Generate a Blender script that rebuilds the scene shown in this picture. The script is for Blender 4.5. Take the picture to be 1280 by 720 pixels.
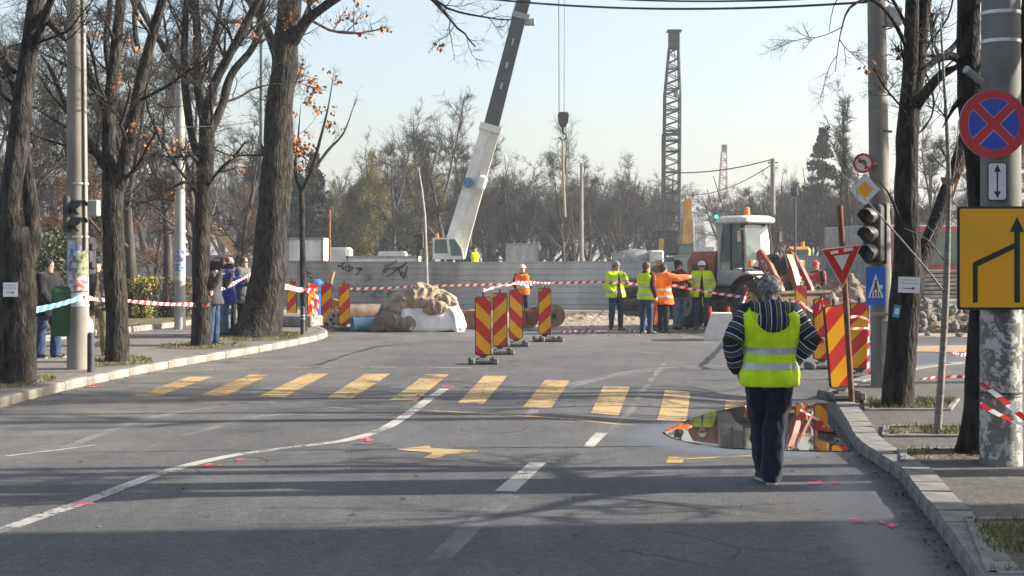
import bpy, bmesh, math, random
import numpy as np
from mathutils import Vector, Matrix, noise
for o in list(bpy.data.objects): bpy.data.objects.remove(o)
scene = bpy.context.scene
COL = scene.collection
PI = math.pi
rad = math.radians

# ------------------------------------------------------------------ camera
EYE = 1.95            # camera height in metres
FPX = 1777.8          # 50 mm lens on a 36 mm sensor, in photo pixels
HOR = 318.0           # horizon row in the photo
cam_d = bpy.data.cameras.new('camera'); cam = bpy.data.objects.new('camera', cam_d); COL.objects.link(cam)
cam.location = (0, 0, EYE); cam.rotation_euler = (rad(90), 0, 0)
cam_d.lens = 50; cam_d.sensor_width = 36; cam_d.shift_y = -(360 - HOR) / 1280
cam_d.clip_start = .1; cam_d.clip_end = 6000
scene.camera = cam

# ------------------------------------------------------------------ sky, sun, exposure
SUN_EL, SUN_AZ = 24.0, 85.5      # azimuth clockwise from the view direction: sun from the right
world = bpy.data.worlds.new('World'); scene.world = world; world.use_nodes = True
wn = world.node_tree.nodes; wl = world.node_tree.links
sky = wn.new('ShaderNodeTexSky'); sky.sky_type = 'NISHITA'; sky.sun_disc = False
sky.sun_elevation = rad(SUN_EL); sky.sun_rotation = rad(SUN_AZ)
sky.altitude = 0; sky.air_density = 1.0; sky.dust_density = 3.0; sky.ozone_density = 1.0
hsv = wn.new('ShaderNodeHueSaturation'); hsv.inputs['Saturation'].default_value = .8
wl.new(sky.outputs[0], hsv.inputs['Color'])
bgn = wn['Background']; bgn.inputs[1].default_value = .107
wl.new(hsv.outputs[0], bgn.inputs[0])
sd = bpy.data.lights.new('sun', 'SUN'); so = bpy.data.objects.new('sun', sd); COL.objects.link(so)
sd.energy = 5.0; sd.angle = rad(.55); sd.color = (1, .93, .83)
_el, _az = rad(SUN_EL), rad(SUN_AZ)
sun_dir = Vector((math.cos(_el) * math.sin(_az), math.cos(_el) * math.cos(_az), math.sin(_el)))
so.rotation_euler = sun_dir.to_track_quat('Z', 'Y').to_euler(); so.location = sun_dir * 80
vs = scene.view_settings
vs.view_transform = 'Standard'; vs.look = 'None'; vs.gamma = 1; vs.use_curve_mapping = False
vs.exposure = 1.36
scene.cycles.volume_max_steps = 64
scene.cycles.volume_step_rate = 8
scene.cycles.max_bounces = 8
HAZE = .00085        # density of the hazy air, per metre
scene.cycles.transparent_max_bounces = 16

# ------------------------------------------------------------------ placing
def G(px, py, z=0.0):
    """point of the level z seen at this place in the photo"""
    s = (py - HOR) / (EYE - z)
    return Vector(((px - 640) / s, FPX / s, z))
def P(px, py, D):
    return Vector(((px - 640) * D / FPX, D, EYE - (py - HOR) * D / FPX))

# ------------------------------------------------------------------ mesh builder
def rotm(rx=0, ry=0, rz=0):
    return (Matrix.Rotation(rz, 3, 'Z') @ Matrix.Rotation(ry, 3, 'Y') @ Matrix.Rotation(rx, 3, 'X'))
def align(d):
    return Vector(d).to_track_quat('Z', 'Y').to_matrix()
class MB:
    def __init__(s): s.v = []; s.f = []; s.m = []
    def add(s, vs_, fs, mi=0):
        o = len(s.v); s.v += [tuple(v) for v in vs_]
        s.f += [tuple(i + o for i in f) for f in fs]; s.m += [mi] * len(fs); return s
    def box(s, c, d, R=None, b=0, mi=0):
        c = Vector(c); h = [x / 2 for x in d]; R = R or Matrix.Identity(3)
        S = [(x, y, z) for x in (-1, 1) for y in (-1, 1) for z in (-1, 1)]
        if b <= 0:
            vs_ = [c + R @ Vector((x * h[0], y * h[1], z * h[2])) for x, y, z in S]
            return s.add(vs_, [(0, 1, 3, 2), (4, 6, 7, 5), (0, 4, 5, 1), (2, 3, 7, 6), (0, 2, 6, 4), (1, 5, 7, 3)], mi)
        b = min(b, min(h) * .95); vs_ = []; idx = {}
        for sg in S:
            for a in range(3):
                p = [sg[k] * (h[k] if k == a else h[k] - b) for k in range(3)]
                idx[(sg, a)] = len(vs_); vs_.append(c + R @ Vector(p))
        fs = []
        for a in range(3):
            o1, o2 = [k for k in range(3) if k != a]
            for sa in (-1, 1):
                q = []
                for u, v in ((-1, -1), (1, -1), (1, 1), (-1, 1)):
                    sg = [0, 0, 0]; sg[a] = sa; sg[o1] = u; sg[o2] = v; q.append(idx[(tuple(sg), a)])
                fs.append(q)
            for u in (-1, 1):
                for v in (-1, 1):
                    q = []
                    for e, ax in ((-1, o1), (1, o1), (1, o2), (-1, o2)):
                        sg = [0, 0, 0]; sg[a] = e; sg[o1] = u; sg[o2] = v; q.append(idx[(tuple(sg), ax)])
                    fs.append(q)
        for sg in S: fs.append([idx[(sg, a)] for a in range(3)])
        return s.add(vs_, fs, mi)
    def loft(s, rings, caps=True, close=True, mi=0):
        n = len(rings[0]); vs_ = [p for r in rings for p in r]; fs = []
        for i in range(len(rings) - 1):
            for j in range(n if close else n - 1):
                k = (j + 1) % n
                fs.append((i * n + j, i * n + k, (i + 1) * n + k, (i + 1) * n + j))
        if caps:
            fs.append(tuple(range(n))[::-1]); fs.append(tuple((len(rings) - 1) * n + j for j in range(n)))
        return s.add(vs_, fs, mi)
    def tube(s, pts, r, n=8, caps=True, mi=0, round_=False, sq=1.0):
        pts = [Vector(p) for p in pts]
        if not hasattr(r, '__len__'): r = [r] * len(pts)
        r = list(r)
        if round_:
            d0 = (pts[0] - pts[1]).normalized(); d1 = (pts[-1] - pts[-2]).normalized(); r0, r1 = r[0], r[-1]
            pts = [pts[0] + d0 * r0 * .95, pts[0] + d0 * r0 * .7] + pts + [pts[-1] + d1 * r1 * .7, pts[-1] + d1 * r1 * .95]
            r = [r0 * .3, r0 * .7] + r + [r1 * .7, r1 * .3]
        t0 = (pts[1] - pts[0]).normalized()
        ref = Vector((0, 0, 1)) if abs(t0.z) < .8 else Vector((1, 0, 0))
        u = t0.cross(ref).normalized(); rings = []
        for i, p in enumerate(pts):
            t = (pts[min(i + 1, len(pts) - 1)] - pts[max(i - 1, 0)]).normalized()
            u = (u - t * u.dot(t)).normalized(); w = t.cross(u)
            rings.append([p + (u * math.cos(2 * PI * k / n) + w * math.sin(2 * PI * k / n) * sq) * r[i] for k in range(n)])
        return s.loft(rings, caps, True, mi)
    def cyl(s, a, b, r, r2=None, n=16, mi=0, caps=True):
        return s.tube([a, b], [r, r if r2 is None else r2], n, caps, mi)
    def ell(s, c, r, nu=14, nv=9, R=None, mi=0, z0=-1.0, z1=1.0):
        c = Vector(c); R = R or Matrix.Identity(3); rings = []
        for i in range(nv):
            a = math.asin(z0) + (math.asin(z1) - math.asin(z0)) * i / (nv - 1)
            cr = max(math.cos(a), .02)
            rings.append([c + R @ Vector((r[0] * cr * math.cos(2 * PI * j / nu), r[1] * cr * math.sin(2 * PI * j / nu), r[2] * math.sin(a))) for j in range(nu)])
        return s.loft(rings, True, True, mi)
    def slab(s, poly, y0, y1, mi=0):
        """outline in x,z pushed from y0 to y1"""
        n = len(poly)
        vs_ = [(x, y0, z) for x, z in poly] + [(x, y1, z) for x, z in poly]
        fs = [tuple(range(n)), tuple(range(n, 2 * n))[::-1]] + [(i, i + n, (i + 1) % n + n, (i + 1) % n) for i in range(n)]
        return s.add(vs_, fs, mi)
    def ring(s, ro, ri, y0, y1, n=32, c=(0, 0), mi=0):
        rings = []
        for r, y in ((ro, y0), (ro, y1), (ri, y1), (ri, y0), (ro, y0)):
            rings.append([(c[0] + r * math.cos(2 * PI * k / n), y, c[1] + r * math.sin(2 * PI * k / n)) for k in range(n)])
        return s.loft(rings, False, True, mi)
    def strip(s, a, b, mi=0):
        n = len(a); vs_ = list(a) + list(b)
        return s.add(vs_, [(i, i + 1, n + i + 1, n + i) for i in range(n - 1)], mi)
    def xf(s, M_):
        s.v = [tuple(M_ @ Vector(v)) for v in s.v]; return s
    def mesh(s, name, mat=None, smooth=False, recalc=True):
        me = bpy.data.meshes.new(name); me.from_pydata(s.v, [], s.f)
        if any(s.m): me.polygons.foreach_set('material_index', s.m)
        if recalc:
            bm = bmesh.new(); bm.from_mesh(me); bmesh.ops.recalc_face_normals(bm, faces=bm.faces[:]); bm.to_mesh(me); bm.free()
        if smooth:
            me.polygons.foreach_set('use_smooth', [True] * len(me.polygons))
            if smooth != True: me.set_sharp_from_angle(angle=rad(smooth))
        for m_ in (mat if isinstance(mat, (list, tuple)) else [mat]):
            if m_: me.materials.append(m_)
        return me
def circ(r, n=28, c=(0, 0), a0=0): return [(c[0] + r * math.cos(a0 + 2 * PI * k / n), c[1] + r * math.sin(a0 + 2 * PI * k / n)) for k in range(n)]
def rrect(w, h, r, c=(0, 0), n=4):
    out = []
    for sx, sz, a in ((1, 1, 0), (-1, 1, PI / 2), (-1, -1, PI), (1, -1, 3 * PI / 2)):
        for k in range(n + 1):
            t = a + PI / 2 * k / n
            out.append((c[0] + sx * (w / 2 - r) + r * math.cos(t), c[1] + sz * (h / 2 - r) + r * math.sin(t)))
    return out
def clip(poly, n, d):
    out = []
    for i, p in enumerate(poly):
        q = poly[(i + 1) % len(poly)]; a = p[0] * n[0] + p[1] * n[1] - d; b = q[0] * n[0] + q[1] * n[1] - d
        if a <= 0: out.append(p)
        if a * b < 0:
            t = a / (a - b); out.append((p[0] + (q[0] - p[0]) * t, p[1] + (q[1] - p[1]) * t))
    return out
def crom(pts, m=6, close=False):
    pts = [Vector(p) for p in pts]; n = len(pts); out = []
    for i in range(n if close else n - 1):
        if close: p0, p1, p2, p3 = pts[i - 1], pts[i], pts[(i + 1) % n], pts[(i + 2) % n]
        else: p0, p1, p2, p3 = pts[max(i - 1, 0)], pts[i], pts[i + 1], pts[min(i + 2, n - 1)]
        for k in range(m):
            t = k / m
            out.append(.5 * ((2 * p1) + (p2 - p0) * t + (2 * p0 - 5 * p1 + 4 * p2 - p3) * t * t + (3 * p1 - p0 - 3 * p2 + p3) * t ** 3))
    if not close: out.append(pts[-1])
    return out

# ------------------------------------------------------------------ objects
def tag(o, label=None, cat=None, group=None, kind=None):
    if label: o['label'] = label
    if cat: o['category'] = cat
    if group: o['group'] = group
    if kind: o['kind'] = kind
    return o
def thing(name, label, cat, loc=(0, 0, 0), rz=0, group=None):
    o = bpy.data.objects.new(name, None); COL.objects.link(o); o.location = loc; o.rotation_euler = (0, 0, rz)
    o.empty_display_size = .1
    return tag(o, label, cat, group)
def link(name, me, parent=None, loc=None, label=None, kind=None):
    o = bpy.data.objects.new(name, me); COL.objects.link(o); o.parent = parent
    if loc is not None: o.location = loc
    return tag(o, label, None, None, kind)
def part(name, mb, mat, parent=None, smooth=False, label=None, kind=None, loc=None):
    return link(name, mb.mesh(name, mat, smooth), parent, loc, label, kind)
def structure(name, mb, mat, smooth=False, recalc=True):
    return link(name, mb.mesh(name, mat, smooth, recalc), None, None, None, 'structure')
def copy_tree(o, parent=None):
    c = o.copy(); COL.objects.link(c)
    if parent: c.parent = parent
    for ch in list(o.children): copy_tree(ch, c)
    return c
def mesh_np(name, V, F, mat, smooth=True):
    """V (n,3) array, F (m,4) or (m,3) array"""
    V = np.asarray(V, np.float32); F = np.asarray(F, np.int32); me = bpy.data.meshes.new(name); k = F.shape[1]
    me.vertices.add(len(V)); me.vertices.foreach_set('co', V.ravel())
    me.loops.add(F.size); me.loops.foreach_set('vertex_index', F.ravel())
    me.polygons.add(len(F)); me.polygons.foreach_set('loop_start', np.arange(0, F.size, k, dtype=np.int32))
    me.polygons.foreach_set('use_smooth', np.full(len(F), smooth))
    me.update(calc_edges=True); me.validate()
    if mat: me.materials.append(mat)
    return me

# ------------------------------------------------------------------ materials
MATS = {}
def mk(name, col, col2=None, rough=.75, metal=0, scale=5, detail=5, lo=.35, hi=.65, bump=0, bscale=40, bdist=.01, stretch=(1, 1, 1), spec=.4, var=.18, trans=0, sheen=0, coat=0, rvar=0):
    if name in MATS: return MATS[name]
    m = bpy.data.materials.new(name); m.use_nodes = True; MATS[name] = m
    n = m.node_tree.nodes; l = m.node_tree.links; b = n['Principled BSDF']
    tc = n.new('ShaderNodeTexCoord'); mp = n.new('ShaderNodeMapping'); mp.inputs['Scale'].default_value = stretch
    l.new(tc.outputs['Object'], mp.inputs[0])
    nz = n.new('ShaderNodeTexNoise'); nz.inputs['Scale'].default_value = scale; nz.inputs['Detail'].default_value = detail
    l.new(mp.outputs[0], nz.inputs['Vector'])
    cr = n.new('ShaderNodeValToRGB'); cr.color_ramp.elements[0].position = lo; cr.color_ramp.elements[1].position = hi
    if col2 is None: col2 = tuple(min(1, c * (1 + var)) for c in col); col = tuple(c * (1 - var) for c in col)
    cr.color_ramp.elements[0].color = (*col, 1); cr.color_ramp.elements[1].color = (*col2, 1)
    l.new(nz.outputs[0], cr.inputs[0]); l.new(cr.outputs[0], b.inputs['Base Color'])
    b.inputs['Roughness'].default_value = rough; b.inputs['Metallic'].default_value = metal
    b.inputs['Specular IOR Level'].default_value = spec
    if trans: b.inputs['Transmission Weight'].default_value = trans
    if sheen: b.inputs['Sheen Weight'].default_value = sheen
    if coat: b.inputs['Coat Weight'].default_value = coat; b.inputs['Coat Roughness'].default_value = .15
    if rvar:
        mr = n.new('ShaderNodeMapRange'); mr.inputs[3].default_value = rough - rvar; mr.inputs[4].default_value = rough + rvar
        l.new(nz.outputs[0], mr.inputs[0]); l.new(mr.outputs[0], b.inputs['Roughness'])
    if bump:
        n2 = n.new('ShaderNodeTexNoise'); n2.inputs['Scale'].default_value = bscale; n2.inputs['Detail'].default_value = 4
        l.new(mp.outputs[0], n2.inputs['Vector'])
        bp = n.new('ShaderNodeBump'); bp.inputs['Strength'].default_value = bump; bp.inputs['Distance'].default_value = bdist
        l.new(n2.outputs[0], bp.inputs['Height']); l.new(bp.outputs[0], b.inputs['Normal'])
    return m
def glass_mat(name, col, rough=.03):
    m = mk(name, col, rough=rough, spec=.6, var=.1); return m
# ================================================================== GROUND, ROAD, PAVEMENTS
rng = random.Random(7)
def pip_dist(X, Y, poly):
    """signed distance to a polygon, positive inside"""
    inside = np.zeros(X.shape, bool); best = np.full(X.shape, 1e9); n = len(poly)
    for i in range(n):
        x1, y1 = poly[i]; x2, y2 = poly[(i + 1) % n]
        c = ((y1 > Y) != (y2 > Y)) & (X < (x2 - x1) * (Y - y1) / (y2 - y1 + 1e-12) + x1); inside ^= c
        dx, dy = x2 - x1, y2 - y1; t = np.clip(((X - x1) * dx + (Y - y1) * dy) / (dx * dx + dy * dy + 1e-12), 0, 1)
        best = np.minimum(best, np.hypot(X - x1 - t * dx, Y - y1 - t * dy))
    return np.where(inside, best, -best)
def gp(*pts, z=0): return [tuple(G(a, b, z))[:2] for a, b in pts]
puddle_px = [(829, 541), (845, 532), (868, 522), (900, 513), (945, 505.5), (990, 501.5), (1026, 500), (1037, 503), (1045, 512), (1057, 535), (1063, 551), (1066, 562.5), (1040, 564), (1000, 563), (950, 562), (905, 559.5), (870, 554.5), (844, 548)]
# the road climbs gently from the camera to the site; still water is level, so against the road it tips away by WT
WT, WY0 = .0218, 14.1
def water_z(y): return -(y - WY0) * WT
def gw(px, py):
    y = (EYE + 0 - WY0 * WT) / ((py - HOR) / FPX - WT); return ((px - 640) / FPX * y, y)
puddle_xy = [gw(*q) for q in puddle_px]
def road_z(x, y):
    """the dip that holds the puddle"""
    x, y = np.atleast_1d(np.asarray(x, float)), np.atleast_1d(np.asarray(y, float)); d = pip_dist(x, y, puddle_xy); t = np.clip((d + 1.5) / 1.5, 0, 1); s = t * t * (3 - 2 * t)
    return np.minimum(water_z(y), 0) * s - np.clip(d, 0, .6) * .05 - .004 * (d > 0)
wet_ring = gp((752, 541), (790, 524), (860, 511), (935, 497), (1000, 488), (1036, 486), (1060, 500), (1085, 555), (1090, 577), (1000, 576), (900, 573), (820, 566), (772, 554))
wet_strip = gp((1010, 566), (985, 600), (990, 640), (1010, 690), (1025, 800), (1300, 800), (1085, 560))
wet_far = [gp((1130, 417), (1330, 417), (1330, 430), (1125, 430)), gp((1125, 441), (1330, 440), (1330, 462), (1135, 460)), gp((1040, 470), (1060, 470), (1075, 492), (1030, 497))]

xs = np.concatenate([[-320, -160, -90, -50], np.arange(-26, 26.01, .2), [50, 90, 160, 320]])
ys = np.concatenate([[-60, -20, 0], np.arange(6, 46.01, .2), [52]])
GX, GY = np.meshgrid(xs, ys); X_, Y_ = GX.ravel(), GY.ravel()
wet = np.clip((pip_dist(X_, Y_, wet_ring) + .12) / .5, 0, 1) * .85
wet = np.maximum(wet, np.clip((pip_dist(X_, Y_, wet_strip) + .25) / .7, 0, 1) * .68)
for w_ in wet_far: wet = np.maximum(wet, np.clip((pip_dist(X_, Y_, w_) + .1) / .5, 0, 1) * .75)
dust = np.clip((Y_ - 30) / 9, 0, 1) * .6 + np.clip(1 - np.hypot(X_ - 3, (Y_ - 38) * .7) / 8, 0, 1) * .5
dust = np.maximum(dust, np.clip(1 - np.abs(X_ + 5.2) / 3.2, 0, 1) * .55 * np.clip((Y_ - 11) / 5, 0, 1))
nx_ = len(xs); ny_ = len(ys)
ii = (np.arange(ny_ - 1)[:, None] * nx_ + np.arange(nx_ - 1)[None]).ravel()
road_me = mesh_np('road', np.stack([X_, Y_, road_z(X_, Y_)], 1), np.stack([ii, ii + 1, ii + 1 + nx_, ii + nx_], 1), None, False)
for nm_, a_ in (('wet', wet), ('dust', dust)):
    at_ = road_me.attributes.new(nm_, 'FLOAT', 'POINT'); at_.data.foreach_set('value', a_.astype(np.float32))

def asphalt(name, base, road=False):
    m = bpy.data.materials.new(name); m.use_nodes = True; MATS[name] = m
    n = m.node_tree.nodes; l = m.node_tree.links; b = n['Principled BSDF']
    tc = n.new('ShaderNodeTexCoord')
    def nz(sc, det=4, st=None, ro=.55):
        t = n.new('ShaderNodeTexNoise'); t.inputs['Scale'].default_value = sc; t.inputs['Detail'].default_value = det; t.inputs['Roughness'].default_value = ro
        if st:
            mp = n.new('ShaderNodeMapping'); mp.inputs['Scale'].default_value = st; l.new(tc.outputs['Object'], mp.inputs[0]); l.new(mp.outputs[0], t.inputs['Vector'])
        else: l.new(tc.outputs['Object'], t.inputs['Vector'])
        return t.outputs[0]
    def ramp(src, p0, c0, p1, c1):
        r = n.new('ShaderNodeValToRGB'); e = r.color_ramp.elements; e[0].position = p0; e[1].position = p1; e[0].color = (*c0, 1); e[1].color = (*c1, 1)
        l.new(src, r.inputs[0]); return r.outputs[0]
    def mix(a, bb, fac, mode='MIX'):
        x = n.new('ShaderNodeMix'); x.data_type = 'RGBA'; x.blend_type = mode
        for sck, val in ((x.inputs[6], a), (x.inputs[7], bb)):
            if isinstance(val, tuple): sck.default_value = (*val, 1)
            else: l.new(val, sck)
        if isinstance(fac, float): x.inputs[0].default_value = fac
        else: l.new(fac, x.inputs[0])
        return x.outputs[2]
    def math_(op, a, bb):
        x = n.new('ShaderNodeMath'); x.operation = op
        for i, v in enumerate((a, bb)):
            if isinstance(v, (int, float)): x.inputs[i].default_value = v
            else: l.new(v, x.inputs[i])
        return x.outputs[0]
    c = ramp(nz(.45, 5), .3, tuple(v * .82 for v in base), .7, tuple(v * 1.18 for v in base))
    c = mix(c, ramp(nz(42, 5, None, .75), .34, (.38, .38, .39), .68, (1.7, 1.67, 1.62)), .8, 'MULTIPLY')
    c = mix(c, ramp(nz(9, 6, None, .7), .35, (.75, .75, .76), .68, (1.25, 1.24, 1.22)), .8, 'MULTIPLY')
    c = mix(c, ramp(nz(3.2, 6, (1, .25, 1)), .35, (.82, .82, .82), .7, (1.14, 1.13, 1.1)), .8, 'MULTIPLY')
    # cracks: thin dark edges of large cells, broken up by noise
    vo = n.new('ShaderNodeTexVoronoi'); vo.feature = 'DISTANCE_TO_EDGE'; vo.inputs['Scale'].default_value = .42
    dv = n.new('ShaderNodeVectorMath'); dv.operation = 'ADD'; l.new(tc.outputs['Object'], dv.inputs[0])
    nv = n.new('ShaderNodeTexNoise'); nv.inputs['Scale'].default_value = 1.6; nv.inputs['Detail'].default_value = 5; l.new(tc.outputs['Object'], nv.inputs['Vector']); l.new(nv.outputs[1], dv.inputs[1])
    l.new(dv.outputs[0], vo.inputs['Vector'])
    ck = n.new('ShaderNodeMapRange'); ck.inputs[1].default_value = .003; ck.inputs[2].default_value = .013; ck.inputs[3].default_value = 1; ck.inputs[4].default_value = 0; l.new(vo.outputs[0], ck.inputs[0])
    gate = n.new('ShaderNodeMapRange'); gate.inputs[1].default_value = .52; gate.inputs[2].default_value = .6; l.new(nz(.3, 2), gate.inputs[0])
    crack = math_('MULTIPLY', ck.outputs[0], gate.outputs[0])
    c = mix(c, tuple(v * .35 for v in base), math_('MULTIPLY', crack, .7))
    rgh = .82
    bump_h = nz(130, 3)
    if road:
        aw = n.new('ShaderNodeAttribute'); aw.attribute_name = 'wet'; ad = n.new('ShaderNodeAttribute'); ad.attribute_name = 'dust'
        dn = n.new('ShaderNodeMapRange'); dn.inputs[1].default_value = .35; dn.inputs[2].default_value = .62; l.new(nz(1.1, 7, None, .65), dn.inputs[0])
        c = mix(c, (.26, .24, .20), math_('MULTIPLY', math_('MULTIPLY', ad.outputs[2], dn.outputs[0]), .75))
        ws = n.new('ShaderNodeMapRange'); ws.inputs[1].default_value = .3; ws.inputs[2].default_value = .55; l.new(math_('ADD', aw.outputs[2], math_('MULTIPLY', math_('SUBTRACT', nz(1.7, 7, None, .68), .5), .85)), ws.inputs[0])
        wetf = math_('MULTIPLY', ws.outputs[0], aw.outputs[2])
        c = mix(c, (.035, .037, .04), math_('MULTIPLY', wetf, .8))
        r_ = math_('SUBTRACT', rgh, math_('MULTIPLY', wetf, .62)); wet_out = wetf; l.new(r_, b.inputs['Roughness']); l.new(math_('ADD', .3, math_('MULTIPLY', wetf, .7)), b.inputs['Specular IOR Level'])
    else: b.inputs['Roughness'].default_value = rgh; wet_out = None
    l.new(c, b.inputs['Base Color']); b.inputs['Specular IOR Level'].default_value = .3
    bp = n.new('ShaderNodeBump'); bp.inputs['Strength'].default_value = .5; bp.inputs['Distance'].default_value = .006
    l.new(math_('SUBTRACT', bump_h, math_('MULTIPLY', crack, 1.5)), bp.inputs['Height']); l.new(bp.outputs[0], b.inputs['Normal'])
    if wet_out is not None: l.new(math_('SUBTRACT', .5, math_('MULTIPLY', wet_out, .45)), bp.inputs['Strength'])
    return m
m_road = asphalt('road asphalt', (.094, .094, .096), True)
m_pave = asphalt('pavement asphalt', (.17, .155, .138)); m_pave2 = asphalt('dark pavement asphalt', (.105, .098, .09))
road_me.materials.append(m_road)
road = link('road', road_me, None, None, None, 'structure')
m_soil = mk('soil', (.085, .065, .045), (.17, .135, .095), rough=.95, scale=3, detail=8, bump=.8, bscale=25, bdist=.03)
m_dust = mk('dusty earth', (.21, .165, .115), (.36, .30, .22), rough=.95, scale=1.4, detail=9, bump=.8, bscale=30, bdist=.02)
m_site = mk('building site ground', (.12, .10, .075), (.24, .21, .16), rough=.95, scale=.25, detail=8)
for nm_, y0_, z_ in (('ground', -60, -.4), ('site_ground', 51.5, -.02)):
    mb = MB(); mb.add([(-700, y0_, z_), (700, y0_, z_), (700, 900, z_), (-700, 900, z_)], [(0, 1, 2, 3)]); structure(nm_, mb, m_site, recalc=False)

# puddle: still water
def sheet(outline, z, jit=0, seed=0):
    r = random.Random(seed); mb = MB()
    pts = [(x + r.uniform(-jit, jit), y + r.uniform(-jit, jit), z) for x, y in outline]
    return mb.add(pts, [tuple(range(len(pts)))])
m_water = mk('puddle water', (.035, .032, .028), rough=.012, spec=.5, var=.05); m_water.node_tree.nodes['Principled BSDF'].inputs['IOR'].default_value = 1.36
pl = [(p.x, p.y) for p in crom([(x, y, 0) for x, y in puddle_xy], 6, True)]
pr_ = random.Random(1); pmb = MB(); pv_ = [(x + pr_.uniform(-.012, .012), y + pr_.uniform(-.012, .012)) for x, y in pl]; pmb.add([(x, y, water_z(y) + .003) for x, y in pv_], [tuple(range(len(pv_)))]); structure('puddle', pmb, m_water, recalc=False)
# muddy strip in front of the hoarding
mud = [(-14, 36.6), (-9, 37.2), (-5, 36.3), (-2.4, 37.4), (0, 36.9), (1.2, 36.2), (2.6, 35.3), (4, 36.1), (5.2, 36.6), (6.5, 35.2), (8, 34.4), (10, 33.6), (13, 33.2), (20, 33.5), (30, 34), (30, 52), (-30, 60), (-30, 44)]
ml = [(p.x, p.y) for p in crom([(x, y, 0) for x, y in mud[:14]], 5)] + mud[14:]
structure('dirt_strip', sheet(ml, .006, .07, 2), m_dust, recalc=False)
structure('dirt_strip', sheet([(p.x, p.y) for p in crom([(*q, 0) for q in gp((1090, 437), (1150, 433), (1220, 432), (1300, 431), (1340, 434), (1300, 440), (1210, 440.5), (1140, 440))], 5, True)], .01, .05, 3), mk('ochre sand', (.27, .17, .08), (.36, .25, .13), rough=.95, scale=4, bump=.6), recalc=False)

# ---- markings painted on the road: thin sheets, worn
def paint(name, col, wear=.5, sc=9, top=1.0):
    m = bpy.data.materials.new(name); m.use_nodes = True; n = m.node_tree.nodes; l = m.node_tree.links; b = n['Principled BSDF']
    tc = n.new('ShaderNodeTexCoord'); nz = n.new('ShaderNodeTexNoise'); nz.inputs['Scale'].default_value = sc; nz.inputs['Detail'].default_value = 8; nz.inputs['Roughness'].default_value = .7
    l.new(tc.outputs['Object'], nz.inputs['Vector'])
    nb = n.new('ShaderNodeTexNoise'); nb.inputs['Scale'].default_value = 1.3; nb.inputs['Detail'].default_value = 4; l.new(tc.outputs['Object'], nb.inputs['Vector'])
    cr = n.new('ShaderNodeValToRGB'); cr.color_ramp.elements[0].color = tuple(c * .7 for c in col) + (1,); cr.color_ramp.elements[1].color = (*col, 1); cr.color_ramp.elements[0].position = .3; cr.color_ramp.elements[1].position = .6
    l.new(nb.outputs[0], cr.inputs[0]); l.new(cr.outputs[0], b.inputs['Base Color']); b.inputs['Roughness'].default_value = .7
    ad = n.new('ShaderNodeMath'); ad.operation = 'ADD'; l.new(nz.outputs[0], ad.inputs[0]); l.new(nb.outputs[0], ad.inputs[1])
    mr = n.new('ShaderNodeMapRange'); mr.inputs[1].default_value = 1 + (wear - .5) * .5 - .16; mr.inputs[2].default_value = 1 + (wear - .5) * .5 + .1; mr.inputs[3].default_value = 0; mr.inputs[4].default_value = top
    l.new(ad.outputs[0], mr.inputs[0])
    tr = n.new('ShaderNodeBsdfTransparent'); mx = n.new('ShaderNodeMixShader'); l.new(mr.outputs[0], mx.inputs[0]); l.new(tr.outputs[0], mx.inputs[1]); l.new(b.outputs[0], mx.inputs[2])
    l.new(mx.outputs[0], n['Material Output'].inputs[0]); return m
m_yel = paint('worn yellow road paint', (.42, .285, .12), .27)
m_yel2 = paint('faded yellow road paint', (.39, .265, .11), .40)
m_wht = paint('worn white road paint', (.42, .405, .365), .27, 12)
m_wht2 = paint('ghost of white road paint', (.40, .39, .37), .44, 5, .32)
m_pink = paint('pink spray paint', (.72, .12, .17), .53, 18)
def marking(name, pts, m, z=.004, jit=0.0):
    pts = [(p[0] + rng.uniform(-jit, jit), p[1] + rng.uniform(-jit, jit)) for p in pts]; mb = MB()
    if len(pts) == 4 and max(p[0] for p in pts) > -1:      # follows the dip round the puddle
        A, B, C_, D_ = [Vector(p) for p in pts]; g = [[A.lerp(B, i / 4).lerp(D_.lerp(C_, i / 4), j / 10) for i in range(5)] for j in range(11)]
        mb.add([(p.x, p.y, float(road_z(p.x, p.y)[0]) + z) for r in g for p in r], [(j * 5 + i, j * 5 + i + 1, j * 5 + i + 6, j * 5 + i + 5) for j in range(10) for i in range(4)])
    else: mb.add([(x, y, float(road_z(x, y)[0]) + z) for x, y in pts], [tuple(range(len(pts)))])
    return link(name, mb.mesh(name, m, False, False), road)
def line_mark(name, px, w, m, z=.004, sm=6):
    c = crom([G(a, b) for a, b in px], sm); mb = MB(); L, R_ = [], []
    for i, p in enumerate(c):
        t = (c[min(i + 1, len(c) - 1)] - c[max(i - 1, 0)]); nn = Vector((-t.y, t.x, 0)).normalized() * w / 2
        L.append((p.x + nn.x, p.y + nn.y, z + float(road_z(p.x, p.y)[0]))); R_.append((p.x - nn.x, p.y - nn.y, z + float(road_z(p.x, p.y)[0])))
    mb.strip(L, R_); return link(name, mb.mesh(name, m, False, False), road)
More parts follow.
